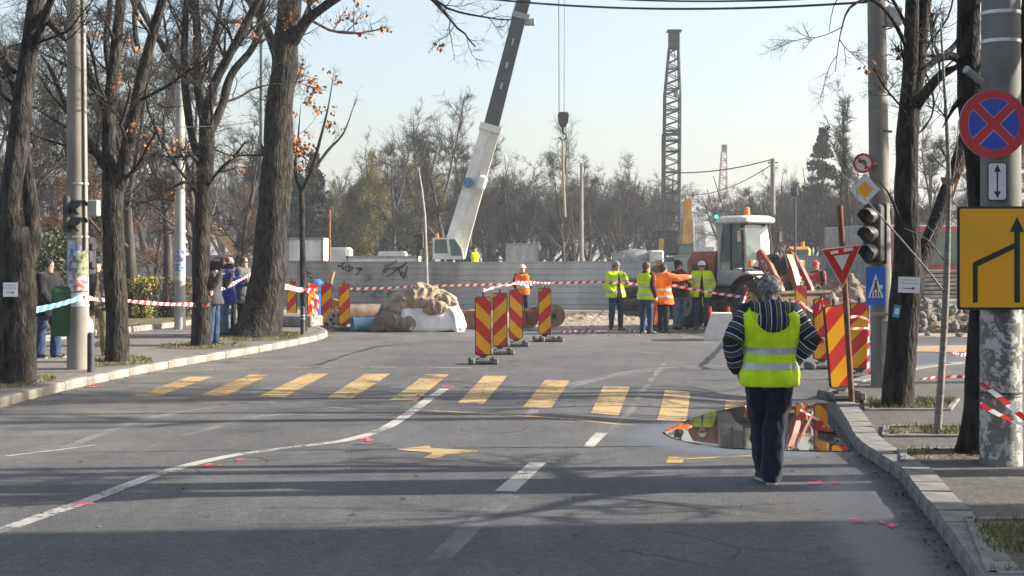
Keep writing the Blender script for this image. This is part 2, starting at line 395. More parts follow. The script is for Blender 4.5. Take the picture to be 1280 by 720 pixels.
# zebra stripes: corner pixels far-left, far-right, near-right, near-left
zebra = [((237, 471), (266, 471), (196, 496), (166, 495.5)), ((313, 468.5), (338, 468.5), (281, 496), (248, 495.5)), ((384, 467), (411, 467), (355, 496.5), (322, 496)),
         ((457, 467.5), (488, 467.5), (441, 498.5), (407, 498)), ((532, 468), (562, 468), (520, 501), (488, 500.5)), ((605, 470), (634, 470), (605, 505), (572, 504)),
         ((681, 475), (711, 476), (689, 511), (654, 509.5)), ((755, 483), (787, 484), (772, 517), (738, 515.5)), ((831, 488), (862, 488.5), (858, 520), (822, 519.5)), ((907, 492), (936, 492.5), (936, 508), (907, 507))]
for q in zebra: marking('crosswalk_stripe', [G(*c) for c in q], m_yel, .004, .012)
line_mark('yellow_line', [(196, 465), (300, 461.5), (420, 459), (590, 460)], .10, m_yel2)
line_mark('yellow_line', [(525, 513), (610, 517.5), (700, 523), (795, 528)], .11, m_yel2)
line_mark('yellow_line', [(832, 575), (880, 573), (945, 570)], .09, m_yel2, .0045)
marking('yellow_mark', [G(*c) for c in ((836, 571.5), (856, 571.5), (853, 579), (832, 579))], m_yel, .004)
marking('yellow_arrow', [G(*c) for c in ((496, 561.5), (536, 557.5), (540, 560.5), (598, 563.5), (596, 566), (560, 568), (546, 573.5), (529, 573), (541, 566.5), (500, 563))], m_yel, .004)
line_mark('white_lane_line', [(-60, 684), (0, 664), (60, 643), (110, 626), (170, 603), (230, 583.5), (290, 570), (345, 562), (400, 555.5), (440, 549), (480, 536), (510, 518), (535, 500), (556, 486)], .14, m_wht, .0048)
line_mark('white_lane_line', [(8, 570.5), (40, 566.5), (78, 562), (120, 556.5)], .06, m_wht, .004)
marking('white_dash', [G(*c) for c in ((662, 578.5), (683, 578.5), (645, 615), (618, 614.5))], m_wht)
marking('white_dash', [G(*c) for c in ((745, 539), (760, 539), (742, 559.5), (728, 559))], m_wht)
line_mark('white_ghost_line', [(480, 770), (525, 722), (560, 688), (600, 650), (640, 620)], .16, m_wht2)
line_mark('white_ghost_line', [(760, 538), (790, 508), (810, 480), (830, 455)], .09, m_wht2, .0044)
for q in ([(690, 486), (740, 474), (800, 463), (870, 458), (930, 459)], [(660, 520), (700, 490), (760, 472), (830, 462)], [(80, 560), (200, 520), (330, 505), (450, 512)], [(600, 440), (700, 437), (820, 441)], [(230, 545), (330, 520), (420, 520)]):
    line_mark('tyre_scuff', q, .13, m_wht2, .0036)
marking('white_mark', [G(*c) for c in ((318, 486.5), (338, 484.5), (330, 491.5), (311, 493))], m_wht2, .0052)
for a, b, w in ((0, 514, 34), (120, 483, 36), (98, 628, 62), (270, 581, 46), (455, 550, 24), (513, 519, 30), (560, 484, 22), (300, 575, 20), (1030, 602.5, 46), (1075, 650, 40), (1110, 656, 24), (1015, 475, 30), (690, 418, 20), (620, 437, 16)):
    c = G(a, b); s_ = (b - HOR) / EYE; hw = w / s_ / 2
    for k in range(3):      # a few quick bursts of the spray can
        cx, cy, hx_ = c.x + rng.uniform(-.6, .6) * hw, c.y + rng.uniform(-.12, .12), hw * rng.uniform(.3, .6)
        pts = [(cx + hx_ * math.cos(t) * rng.uniform(.6, 1.1), cy + .07 * math.sin(t) * rng.uniform(.5, 1.4)) for t in [2 * PI * q / 14 for q in range(14)]]
        marking('pink_paint_mark', pts, m_pink, .0056 + k * .0004)
LK = [(-6.75, 6), (-6.62, 12), (-6.5, 18.06), (-6.35, 20.8), (-5.86, 24.4), (-5.13, 27.7), (-4.63, 30.4), (-4.35, 32.6), (-4.42, 34.2), (-4.8, 35.8), (-5.5, 37.5), (-6.9, 40.5), (-9.5, 42.8), (-14, 44), (-24, 45)]
LKs = [(p.x, p.y) for p in crom([(*q, 0) for q in LK], 6)]
RK = gp((1300, 900), (1250, 790), (1207, 720), (1173, 667), (1138, 622), (1122, 600), (1093, 580), (1069, 562), (1056, 538), (1040, 511), (1034, 499)) + [(4.75, 20.5), (5.7, 22.1), (7.2, 24), (9.2, 25.2), (14, 25.9), (26, 26.2)]
RKs = [(p.x, p.y) for p in crom([(*q, 0) for q in RK], 6)]
# small dry leaves and grit lying on the road
m_leaf = mk('dry leaf', (.10, .05, .02), (.22, .12, .05), rough=.9, scale=3)
def litter(name, n, reg, size, mat, z=.006, seed=3):
    r = np.random.default_rng(seed); k = 0; V = []; F = []
    for _ in range(n):
        x, y = r.uniform(reg[0], reg[1]), r.uniform(reg[2], reg[3]); a = r.uniform(0, 6.3); s_ = size * r.uniform(.5, 1.4)
        dx, dy = math.cos(a) * s_, math.sin(a) * s_
        V += [(x - dx, y - dy, z), (x + dy * .5, y - dx * .5, z + s_ * r.uniform(0, .5)), (x + dx, y + dy, z), (x - dy * .5, y + dx * .5, z + s_ * r.uniform(.0, .4))]; F.append((k, k + 1, k + 2, k + 3)); k += 4
    return mesh_np(name, V, F, mat, False)
for k_, (pth, d0, d1) in enumerate(((LKs, -.30, .01), (RKs[::-1], -.22, .01))):
    r_g = np.random.default_rng(50 + k_); V_g = []; F_g = []
    for q_ in range(650):
        i_ = r_g.integers(0, len(pth) - 1); f_g = r_g.uniform(); a_g, b_g = Vector(pth[i_]), Vector(pth[i_ + 1]); t_g = (b_g - a_g).normalized(); c_g = a_g.lerp(b_g, f_g) + Vector((-t_g.y, t_g.x)) * (d0 + (d1 - d0) * r_g.uniform() ** .45); s_g = r_g.uniform(.006, .022); an_ = r_g.uniform(0, 6.3); z_g = float(road_z(c_g.x, c_g.y)[0]) + .006
        V_g += [(c_g.x + s_g * math.cos(an_ + j_ * 1.57), c_g.y + s_g * .7 * math.sin(an_ + j_ * 1.57), z_g + (s_g * .6 if j_ == 1 else 0)) for j_ in range(4)]; F_g.append(tuple(range(q_ * 4, q_ * 4 + 4)))
    link('kerb_grit', mesh_np('kerb_grit', V_g, F_g, (m_leaf, m_soil)[k_ % 2], False), road, None, None, 'stuff')
o = link('road_litter', litter('road_litter', 260, (-6, 4, 8, 36), .022, m_leaf), road, None, None, 'stuff')

# ---- pavements with kerbs of single stones
def kerb(name, path, length, w, h, mat, drops=None, seed=1):
    """stones laid along the road edge; path runs so that the pavement is on its left"""
    k = structure(name, MB().box((0, 0, -.02), (.01, .01, .01)), mat); k.location = (path[0][0], path[0][1], 0)
    pts = [Vector((*p[:2], 0)) for p in path]; r = random.Random(seed)
    cum = [0]
    for a, b in zip(pts, pts[1:]): cum.append(cum[-1] + (b - a).length)
    def at(d):
        for i in range(len(cum) - 1):
            if d <= cum[i + 1]: return pts[i].lerp(pts[i + 1], (d - cum[i]) / (cum[i + 1] - cum[i]))
        return pts[-1]
    me = {}
    for i in range(int(cum[-1] / length)):
        a, b = at(i * length), at((i + 1) * length); t = b - a; hh = h
        if drops:
            for d0, d1, dh in drops:
                if d0 <= i * length < d1: hh = dh
        key = round(hh, 3)
        if key not in me:
            s_ = .035; prof = [(0, -.28), (.012, hh - s_), (s_ * .8, hh), (w, hh), (w, -.28)]
            q = MB(); q.loft([[(x, yy, zz) for yy, zz in prof] for x in (0.006, length + .004 - .014)]); me[key] = q.mesh('kerb_stone', mat, False)
        o = link('kerb_stone', me[key], k, a - pts[0] + Vector((0, 0, r.uniform(-.006, .006)))); o.rotation_euler = (r.uniform(-.006, .006), 0, math.atan2(t.y, t.x) + r.uniform(-.006, .006)); o.scale = (t.length / length, 1, 1)
    return k
m_kerb = mk('weathered concrete kerb', (.14, .13, .11), (.27, .25, .215), rough=.9, scale=3, detail=8, bump=.4, bscale=60, bdist=.004)
m_kerb2 = mk('grey concrete kerb', (.125, .12, .11), (.225, .213, .195), rough=.9, scale=4, detail=8, bump=.4, bscale=60, bdist=.004)
def pavement(name, outline, h, mat):
    mb = MB(); n = len(outline)
    mb.add([(x, y, h) for x, y in outline] + [(x, y, -.1) for x, y in outline], [tuple(range(n))] + [(i, (i + 1) % n, (i + 1) % n + n, i + n) for i in range(n)])
    return structure(name, mb, mat)
kerb('kerb_left', LKs, .8, .16, .125, m_kerb, None, 4)
kerb('kerb_right', RKs[::-1], .42, .26, .12, m_kerb2, None, 5)
def offset(path, d):
    out = []
    for i, p in enumerate(path):
        a = Vector((*path[max(i - 1, 0)], 0)); b = Vector((*path[min(i + 1, len(path) - 1)], 0)); t = (b - a).normalized(); out.append((p[0] - t.y * d, p[1] + t.x * d))
    return out
inner_l = [(-9.2, 43), (-8.3, 37.2), (-9.0, 33.4), (-10.0, 29.4), (-10.9, 24), (-11.2, 16), (-11.3, 6)]
pavement('pavement_left', offset(LKs, .15) + [(-24, 6)], .118, m_pave)
pavement('pavement_right', offset(RKs[::-1], .25) + [(26, 5.9)], .105, m_pave2)
# low inner kerb and planted verge on the left
m_verge = mk('verge of leaf litter and thin grass', (.075, .075, .03), (.17, .135, .07), rough=.95, scale=3, detail=9, bump=.8, bscale=30, bdist=.03)
kerb('kerb_verge', [(p.x, p.y) for p in crom([(*q, 0) for q in [(-10.9, 43.3), (-9.3, 41.5), (-8.6, 39)] + inner_l[1:]], 4)][::-1], 1.0, .14, .24, m_kerb, None, 6)
mb = MB(); vo_ = [(p.x - .12, p.y) for p in crom([(*q, 0) for q in [(-10.9, 43.3), (-9.3, 41.5), (-8.6, 39)] + inner_l[1:]], 4)] + [(-40, 6), (-40, 43.3)]
mb.add([(x, y, .205) for x, y in vo_] + [(x, y, 0) for x, y in vo_], [tuple(range(len(vo_)))] + [(i, (i + 1) % len(vo_), (i + 1) % len(vo_) + len(vo_), i + len(vo_)) for i in range(len(vo_))])
structure('verge', mb, m_verge)
m_grass = mk('grass blade', (.075, .085, .025), (.17, .175, .06), rough=.7, scale=2)
rngg = random.Random(8)
def grass(name, outline, z, n, h=.05, seed=5):
    r = np.random.default_rng(seed); A = np.array(outline); lo, hi = A.min(0), A.max(0); pts = []
    while len(pts) < n:
        q = r.uniform(lo, hi, (n * 2, 2)); q = q[pip_dist(q[:, 0], q[:, 1], outline) > 0]; pts += [p_ for p_ in q.tolist() if noise.noise(Vector((p_[0] * 2.6, p_[1] * 1.6, seed))) > rngg.uniform(-.35, .25)]
    p = np.array(pts[:n]); a = r.uniform(0, 6.3, n); hh = h * r.uniform(.4, 1.3, n); w = .006; ln = r.normal(0, .4, (n, 2)) * hh[:, None]
    V = np.zeros((n, 4, 3)); dx, dy = np.cos(a) * w, np.sin(a) * w
    V[:, 0] = np.stack([p[:, 0] - dx, p[:, 1] - dy, np.full(n, z)], 1); V[:, 1] = np.stack([p[:, 0] + dx, p[:, 1] + dy, np.full(n, z)], 1)
    V[:, 2] = np.stack([p[:, 0] + ln[:, 0] + dx * .2, p[:, 1] + ln[:, 1], z + hh], 1); V[:, 3] = np.stack([p[:, 0] + ln[:, 0] - dx * .2, p[:, 1] + ln[:, 1], z + hh], 1)
    return mesh_np(name, V.reshape(-1, 3), np.arange(n * 4).reshape(n, 4), m_grass, False)
def bed(outline, h, seed, ngr, edge=True, nleaf=30):
    """a tree pit cut into the pavement: soil, grass and, where there is one, a concrete edging"""
    mb = sheet(outline, h + .006, 0); s = structure('tree_bed', mb, m_soil, recalc=False)
    link('grass', grass('grass', outline, h + .006, ngr, seed=seed), s, None, None, 'stuff')
    A = np.array(outline); lo, hi = A.min(0), A.max(0)
    link('fallen_leaves', litter('fallen_leaves', nleaf, (lo[0], hi[0], lo[1], hi[1]), .03, m_leaf, h + .02, seed), s, None, None, 'stuff')
    if edge:
        for a, b in zip(outline, outline[1:] + outline[:1]):
            v = Vector((b[0] - a[0], b[1] - a[1], 0)); q = MB().box(((a[0] + b[0]) / 2, (a[1] + b[1]) / 2, h - .01), (v.length + .05, .07, .07), rotm(0, 0, math.atan2(v.y, v.x)), .008)
            part('edging_stone', q, m_kerb2, s)
    return s
bed(gp((1084, 513), (1186, 513), (1196, 500), (1082, 500), z=.105), .105, 11, 2000)
bed(gp((1106, 546), (1212, 546), (1206, 534), (1108, 534), z=.105), .105, 12, 700)
bed(gp((1130, 578), (1240, 578), (1226, 563), (1128, 563), z=.105), .105, 15, 160)
bed(gp((1240, 720), (1400, 720), (1360, 651), (1212, 651), z=.105), .105, 13, 900)
for (a, b, wd, dp, ng) in ((20, 478, .52, 2.0, 900), (146, 452, .68, 2.2, 1100), (252, 432, 1.0, 2.4, 1200)):
    c = G(a, b, .118); ol = [(c.x + wd * .9 * math.cos(t) * rng.uniform(.85, 1.1), c.y + dp * .5 * math.sin(t) * rng.uniform(.85, 1.1)) for t in [2 * PI * k / 16 for k in range(16)]]
    bed(ol, .118, a, ng, False, 60)
c = G(322, 421, .118); bed([(c.x + .98 * math.cos(t), c.y + 1.6 * math.sin(t)) for t in [2 * PI * k / 16 for k in range(16)]], .118, 88, 4200, False)
o = link('fallen_leaves', litter('fallen_leaves', 900, (-12, -8.6, 16, 41), .04, m_leaf, .215, 21), bpy.data.objects['verge'], None, None, 'stuff')
# ================================================================== TREES
def tubes(paths, radii, n):
    """paths (N,k,3), radii (N,k) -> verts, quads"""
    N, k, _ = paths.shape; t = np.empty_like(paths); t[:, 1:-1] = paths[:, 2:] - paths[:, :-2]; t[:, 0] = paths[:, 1] - paths[:, 0]; t[:, -1] = paths[:, -1] - paths[:, -2]
    t /= np.linalg.norm(t, axis=2, keepdims=True) + 1e-9
    ref = np.where((np.abs(t[:, :1, 2:3]) < .75), np.array([0, 0, 1.]), np.array([1., 0.2, 0])); ref = np.broadcast_to(ref, t.shape)
    u = np.cross(t, ref); u /= np.linalg.norm(u, axis=2, keepdims=True) + 1e-9; w = np.cross(t, u)
    a = np.arange(n) * 2 * PI / n
    V = paths[:, :, None, :] + radii[:, :, None, None] * (u[:, :, None, :] * np.cos(a)[None, None, :, None] + w[:, :, None, :] * np.sin(a)[None, None, :, None])
    base = (np.arange(N) * k * n)[:, None, None] + (np.arange(k - 1) * n)[None, :, None]
    j = np.arange(n)[None, None, :]; j2 = (j + 1) % n
    F = np.stack([base + j, base + j2, base + n + j2, base + n + j], -1).reshape(-1, 4)
    return V.reshape(-1, 3), F
def cat(vf):
    o = 0; Vs, Fs = [], []
    for V, F in vf: Vs.append(V); Fs.append(F + o); o += len(V)
    return np.concatenate(Vs), np.concatenate(Fs)
def sprout(r, paths, radii, m, t0, ang, lr, rr, k, wander, trop, lmin=.1, abs_len=None, rmin=.004):
    """m children on every parent path"""
    N, K, _ = paths.shape; idx = np.repeat(np.arange(N), m); n = len(idx)
    t = r.uniform(t0, 1, n) * (K - 1); i0 = np.clip(t.astype(int), 0, K - 2); fr = (t - i0)[:, None]
    a, b = paths[idx, i0], paths[idx, i0 + 1]; pos = a + (b - a) * fr; tan = b - a; seg = np.linalg.norm(tan, axis=1, keepdims=True); tan /= seg + 1e-9
    rl = radii[idx, i0] * (1 - fr[:, 0]) + radii[idx, i0 + 1] * fr[:, 0]
    pv = r.normal(0, 1, (n, 3)); pv -= tan * (pv * tan).sum(1, keepdims=True); pv /= np.linalg.norm(pv, axis=1, keepdims=True) + 1e-9
    an = np.radians(r.normal(ang, 11, n))[:, None]; d = tan * np.cos(an) + pv * np.sin(an)
    plen = np.linalg.norm(np.diff(paths, axis=1), axis=2).sum(1)[idx]
    L = (plen * lr if abs_len is None else np.full(n, abs_len)) * r.uniform(.55, 1.25, n) * (1.15 - .5 * t / (K - 1)); L = np.maximum(L, lmin)
    out = np.zeros((n, k, 3)); out[:, 0] = pos
    for s in range(1, k):
        d = d + r.normal(0, wander, (n, 3)) + np.array([0, 0, trop]); d /= np.linalg.norm(d, axis=1, keepdims=True); out[:, s] = out[:, s - 1] + d * (L / (k - 1))[:, None]
    r0 = np.minimum(np.maximum(rl * rr, rmin), rl * .95); rad_ = r0[:, None] * np.linspace(1, .28, k)[None]
    return out, rad_
def bark_mat(name, c1, c2, sc=1.0, bump=1.0):
    if name in MATS: return MATS[name]
    m = mk(name, c1, c2, rough=.92, scale=11 * sc, detail=9, lo=.38, hi=.64, stretch=(1, 1, .42), spec=.2)
    n = m.node_tree.nodes; l = m.node_tree.links
    vo = n.new('ShaderNodeTexVoronoi'); vo.inputs['Scale'].default_value = 22 * sc
    mp = n.new('ShaderNodeMapping'); mp.inputs['Scale'].default_value = (1, 1, .34); tc = n['Texture Coordinate']; l.new(tc.outputs['Object'], mp.inputs[0])
    nz = n.new('ShaderNodeTexNoise'); nz.inputs['Scale'].default_value = 14; nz.inputs['Detail'].default_value = 6; l.new(mp.outputs[0], nz.inputs['Vector'])
    av = n.new('ShaderNodeVectorMath'); av.operation = 'MULTIPLY_ADD'; av.inputs[1].default_value = (.12, .12, .12); l.new(nz.outputs[1], av.inputs[0]); l.new(mp.outputs[0], av.inputs[2]); l.new(av.outputs[0], vo.inputs['Vector'])
    ad = n.new('ShaderNodeMath'); ad.operation = 'ADD'; l.new(vo.outputs[0], ad.inputs[0]); l.new(nz.outputs[0], ad.inputs[1])
    bp = n.new('ShaderNodeBump'); bp.inputs['Strength'].default_value = bump; bp.inputs['Distance'].default_value = .03; l.new(ad.outputs[0], bp.inputs['Height']); l.new(bp.outputs[0], n['Principled BSDF'].inputs['Normal'])
    return m
m_bark = bark_mat('furrowed brown bark', (.012, .011, .010), (.052, .045, .039))
m_bark2 = bark_mat('dark wet bark', (.010, .009, .008), (.042, .036, .031))
m_twig = mk('twig bark', (.022, .019, .017), (.06, .052, .046), rough=.9, scale=3, spec=.2)
m_twigr = mk('reddish twig bark', (.085, .05, .036), (.16, .10, .075), rough=.9, scale=3, spec=.2)
m_rust = mk('rust brown leaf', (.20, .075, .02), (.38, .17, .05), rough=.8, scale=4)
def leaf_mesh(name, pts, r, size, mat, drop=.5):
    n = len(pts); d = r.normal(0, 1, (n, 3)); d[:, 2] -= drop * 1.5; d /= np.linalg.norm(d, axis=1, keepdims=True); s = np.cross(d, r.normal(0, 1, (n, 3))); s /= np.linalg.norm(s, axis=1, keepdims=True)
    L = size * r.uniform(.6, 1.3, (n, 1)); nn = np.cross(d, s)
    V = np.stack([pts, pts + d * L * .5 + s * L * .32 + nn * L * .08, pts + d * L, pts + d * L * .5 - s * L * .32 + nn * L * .08], 1)
    return mesh_np(name, V.reshape(-1, 3), np.arange(n * 4).reshape(n, 4), mat, False)
def stem_mesh(stems, mat, n=16, seed=0, amp=.10, step=.10):
    """irregular bark-covered stems: list of (points, radii)"""
    out = []
    for pts, rr in stems:
        P4 = [np.array([*p, q]) for p, q in zip(pts, rr)]; res = []
        for i in range(len(P4) - 1):
            p0, p1, p2, p3 = P4[max(i - 1, 0)], P4[i], P4[i + 1], P4[min(i + 2, len(P4) - 1)]; m = max(2, int(np.linalg.norm((p2 - p1)[:3]) / step))
            for k in range(m):
                t = k / m; res.append(.5 * (2 * p1 + (p2 - p0) * t + (2 * p0 - 5 * p1 + 4 * p2 - p3) * t * t + (3 * p1 - p0 - 3 * p2 + p3) * t ** 3))
        res.append(P4[-1]); A = np.array(res); V, F = tubes(A[None, :, :3], np.maximum(A[None, :, 3], .003), n)
        ctr = np.repeat(A[:, :3], n, 0); rr_ = np.repeat(A[:, 3], n)
        g = np.array([noise.fractal(Vector((v[0] * 3.2 + seed * 7, v[1] * 3.2, v[2] * 1.1)), 1, 2, 3) + .6 * noise.noise(Vector((v[0] * 11 + seed, v[1] * 11, v[2] * 3))) for v in V])
        V = ctr + (V - ctr) * (1 + amp * g)[:, None]; out.append((V, F))
    return mesh_np('trunk', *cat(out), mat, True)
def resamp(pts, rr, k):
    A = np.array([[*p, q] for p, q in zip(pts, rr)]); d = np.r_[0, np.cumsum(np.linalg.norm(np.diff(A[:, :3], axis=0), axis=1))]; t = np.linspace(0, d[-1], k)
    return np.stack([np.interp(t, d, A[:, i]) for i in range(4)], 1), d[-1]
def near_tree(name, label, base, z0, stems, seed, zmin=2.2, bark=None, per_m=1.5, l1=1.9, m2=6, m3=7, leaves=0, lbox=None, group=None, depth=None, ang=48, tw=.0055, top=2, twig=None, r1=.03, rm1=.010):
    """stems: lists of (px, py, half width px, depth offset); the first is the trunk"""
    r = np.random.default_rng(seed); B = G(base[0], base[1], z0); D0 = B.y
    t = thing(name, label, 'tree', B, 0, group); bark = bark or m_bark; ws = []
    for st in stems:
        pts = []; rr = []
        for q in st:
            dd = q[3] if len(q) > 3 else 0
            p = P(q[0], q[1], D0 + dd); pts.append(tuple(p - B)); rr.append(q[2] * (D0 + dd) / FPX)
        if ws and st[-1][1] > 30: rr[-1] = .004; rr[-2] *= .7       # ends inside the picture: runs out to a tip
        ws.append((pts, rr))
    # root flare
    p0, r0 = ws[0]
    flare = [((p0[0][0], p0[0][1], -.15), r0[0] * 1.25)]; ws[0] = ([flare[0][0]] + p0, [flare[0][1]] + r0)
    link('trunk', stem_mesh(ws[:1], bark, 22, seed, .13, .08), t)
    for w_ in ws[1:]: link('limb', stem_mesh([w_], bark, 12, seed + 1, .10), t)
    # branches
    P1, R1 = [], []
    for pts, rr in ws:
        A, L = resamp(pts, rr, 12); keep = A[:, 2] > zmin
        if keep.sum() < 3: continue
        A2 = A[keep]; ln = np.linalg.norm(np.diff(A2[:, :3], axis=0), axis=1).sum(); m = max(1, int(ln * per_m)); A2, _ = resamp([tuple(a[:3]) for a in A2], list(A2[:, 3]), 12)
        a, b = sprout(r, A2[None, :, :3], A2[None, :, 3], m, .0, ang, 1, .38, 9, .13, .07, abs_len=l1, rmin=rm1); P1.append(a); R1.append(np.minimum(b, r1))
        # the stem goes on above its last point
        if EYE + B.z * 0 and P(0, 30, D0).z > A2[-1, 2] + B.z: continue      # ends inside the picture
        d = A2[-1, :3] - A2[-3, :3]; d /= np.linalg.norm(d); q = np.zeros((top, 10, 3)); dd = np.repeat(d[None], top, 0) + r.normal(0, .25, (top, 3)); q[:, 0] = A2[-1, :3]
        for s in range(1, 10):
            dd = dd + r.normal(0, .1, (top, 3)) + np.array([0, 0, .05]); dd /= np.linalg.norm(dd, axis=1, keepdims=True); q[:, s] = q[:, s - 1] + dd * .33
        rq = np.repeat(np.linspace(A2[-1, 3] * .85, .012, 10)[None], top, 0); P1.append(q[:, :9]); R1.append(rq[:, :9])
    P1 = np.concatenate(P1); R1 = np.concatenate(R1)
    P2, R2 = sprout(r, P1, R1, m2, .12, 46, .42, .5, 7, .17, .06, .25, rmin=min(.007, rm1))
    P3, R3 = sprout(r, P2, R2, m3, .1, 46, .6, .55, 6, .22, .05, .16, rmin=tw)
    P4, R4 = sprout(r, P3, R3, 3, .15, 44, .6, .7, 4, .22, .04, .10, rmin=tw * .8)
    link('branches', mesh_np('branches', *cat([tubes(P1, R1, 6), tubes(P2, R2, 5)]), bark, True), t, None, None, 'stuff')
    link('twigs', mesh_np('twigs', *cat([tubes(P3, R3, 3), tubes(P4, R4, 3)]), twig or m_twig, True), t, None, None, 'stuff')
    if leaves:
        ends = np.concatenate([P3[:, -1], P3[:, 2], P4[:, -1]])
        if lbox is not None:
            lo = np.array(P(lbox[0], lbox[3], D0) - B); hi = np.array(P(lbox[2], lbox[1], D0) - B); ends = ends[(ends[:, 0] > lo[0]) & (ends[:, 0] < hi[0]) & (ends[:, 2] > lo[2]) & (ends[:, 2] < hi[2])]
        if len(ends):
            c = ends[r.integers(0, len(ends), max(1, leaves // 6))]; pts = (c[:, None, :] + r.normal(0, .06, (len(c), 6, 3))).reshape(-1, 3)
            link('dead_leaves', leaf_mesh('dead_leaves', pts, r, .11, m_rust), t)
    return t

# ---- far trees: a few shapes, each copied as single trees
def tree_data(seed, H, form='round', dens=1.0, lean=0):
    r = np.random.default_rng(seed); fork = H * {'round': .18, 'tall': .32, 'bush': .04, 'poplar': .12}[form]; k = 12
    tr = np.zeros((1, k, 3)); d = np.array([r.normal(0, .05), r.normal(0, .05), 1.])
    Ht = H * (.62 if form != 'poplar' else .95)
    for s in range(1, k):
        d = d + r.normal(0, .05, 3); d[2] = max(d[2], .8); d /= np.linalg.norm(d); tr[0, s] = tr[0, s - 1] + d * Ht / (k - 1)
    r0 = .016 * H + .03; rt = r0 * np.linspace(1.15, .25, k)[None] ** 1.0
    P0s, R0s = [tr], [rt]
    nst = {'round': 3, 'tall': 2, 'bush': 7, 'poplar': 0}[form]
    if nst:
        a, b = sprout(r, tr, rt, nst, fork / Ht, 24, .85, .75, k, .05, .10, abs_len=H * .72); P0s.append(a); R0s.append(b)
    P0 = np.concatenate(P0s); R0 = np.concatenate(R0s)
    a1 = 22 if form == 'poplar' else 46
    P1, R1 = sprout(r, P0, R0, int({'round': 11, 'tall': 11, 'bush': 7, 'poplar': 26}[form]), .3 if form != 'poplar' else .12, a1, .42 if form != 'poplar' else .22, .5, 8, .12, .06, rmin=.02)
    P2, R2 = sprout(r, P1, R1, 9, .12, 46, .48, .55, 6, .16, .05, .35, rmin=.021)
    P3, R3 = sprout(r, P2, R2, int(11 * dens), .1, 44, .52, .6, 4, .2, .04, .28, rmin=.0165)
    trunk = cat([tubes(P0, R0, 10), tubes(P1, R1, 6)]); crown = cat([tubes(P2, R2, 4), tubes(P3, R3, 3)])
    return trunk, crown, P3
bark_far = mk('grey brown bark', (.04, .035, .032), (.09, .079, .07), rough=.95, scale=4, stretch=(1, 1, .3), spec=.2)
crown_far = mk('bare grey brown twigs', (.028, .026, .026), (.062, .057, .055), rough=.95, scale=.6, spec=.1)
crown_rust = mk('bare rust brown twigs', (.07, .045, .034), (.125, .08, .06), rough=.95, scale=.6, spec=.1)
willow_leaf = mk('yellow green willow leaf', (.13, .12, .03), (.24, .20, .06), rough=.8, scale=1)
FAR = {}
def far_data(kind):
    kind = {'t3': 'r3', 'b1': 'r3', 'w2': 'w1'}.get(kind, kind)
    if kind in FAR: return FAR[kind]
    form, seed, mat, lf = {'r1': ('round', 31, crown_far, 0), 'r2': ('round', 32, crown_far, 0), 'r3': ('round', 33, crown_rust, 0), 't1': ('tall', 41, crown_far, 0), 't2': ('tall', 42, crown_far, 0), 
                           'b2': ('bush', 52, crown_far, 0), 'p1': ('poplar', 61, crown_far, 0), 'w1': ('round', 71, crown_far, 1)}[kind]
    tr, cr, tips = tree_data(seed, 10, form, 1.0)
    d = {'H': max(float(cr[0][:, 2].max()), 1), 'trunk': mesh_np('trunk', *tr, bark_far), 'crown': mesh_np('crown', *cr, mat)}
    if lf:
        r = np.random.default_rng(seed); t = tips[:, -1]; pts = np.repeat(t, 9, 0); pts = pts + r.normal(0, .12, pts.shape); pts[:, 2] -= r.uniform(0, 1.1, len(pts))
        d['foliage'] = leaf_mesh('foliage', pts, r, .16, willow_leaf, 1.5)
    if seed == 33 or seed == 43:
        r = np.random.default_rng(seed); t = tips[:, -1]; pts = t[r.integers(0, len(t), 1400)] + r.normal(0, .1, (1400, 3)); d['dead_leaves'] = leaf_mesh('dead_leaves', pts, r, .11, m_rust)
    FAR[kind] = d; return d
frng = random.Random(99)
def where(px):
    for lim, txt in ((130, 'beyond the gnarled trunk'), (345, 'between the taped tree and leaning trunk'), (470, 'by the dark spruces'), (615, 'round the leaning crane boom'), (705, 'between crane boom and hook'), (835, 'between hook and lattice mast'), (1000, 'above the wheel loader'), (1120, 'behind the rusty yield post')):
        if px < lim: return txt
    return 'behind the lane merge sign'
def far_tree(kind, px, top, D, name, label, group, wide=1.0, z=0):
    if label[-1] == '@': label = label[:-1] + where(px); group = group + ' ' + where(px)
    d = far_data(kind); H = EYE + (HOR - top) * D / FPX - z; s = H / d['H']
    t = thing(name, label, 'tree', ((px - 640) * D / FPX, D, z), frng.uniform(0, 6.3), group); t.scale = (s * wide, s * wide, s)
    for k in ('trunk', 'crown', 'foliage', 'dead_leaves'):
        if k in d: link(k, d[k], t)
    return t
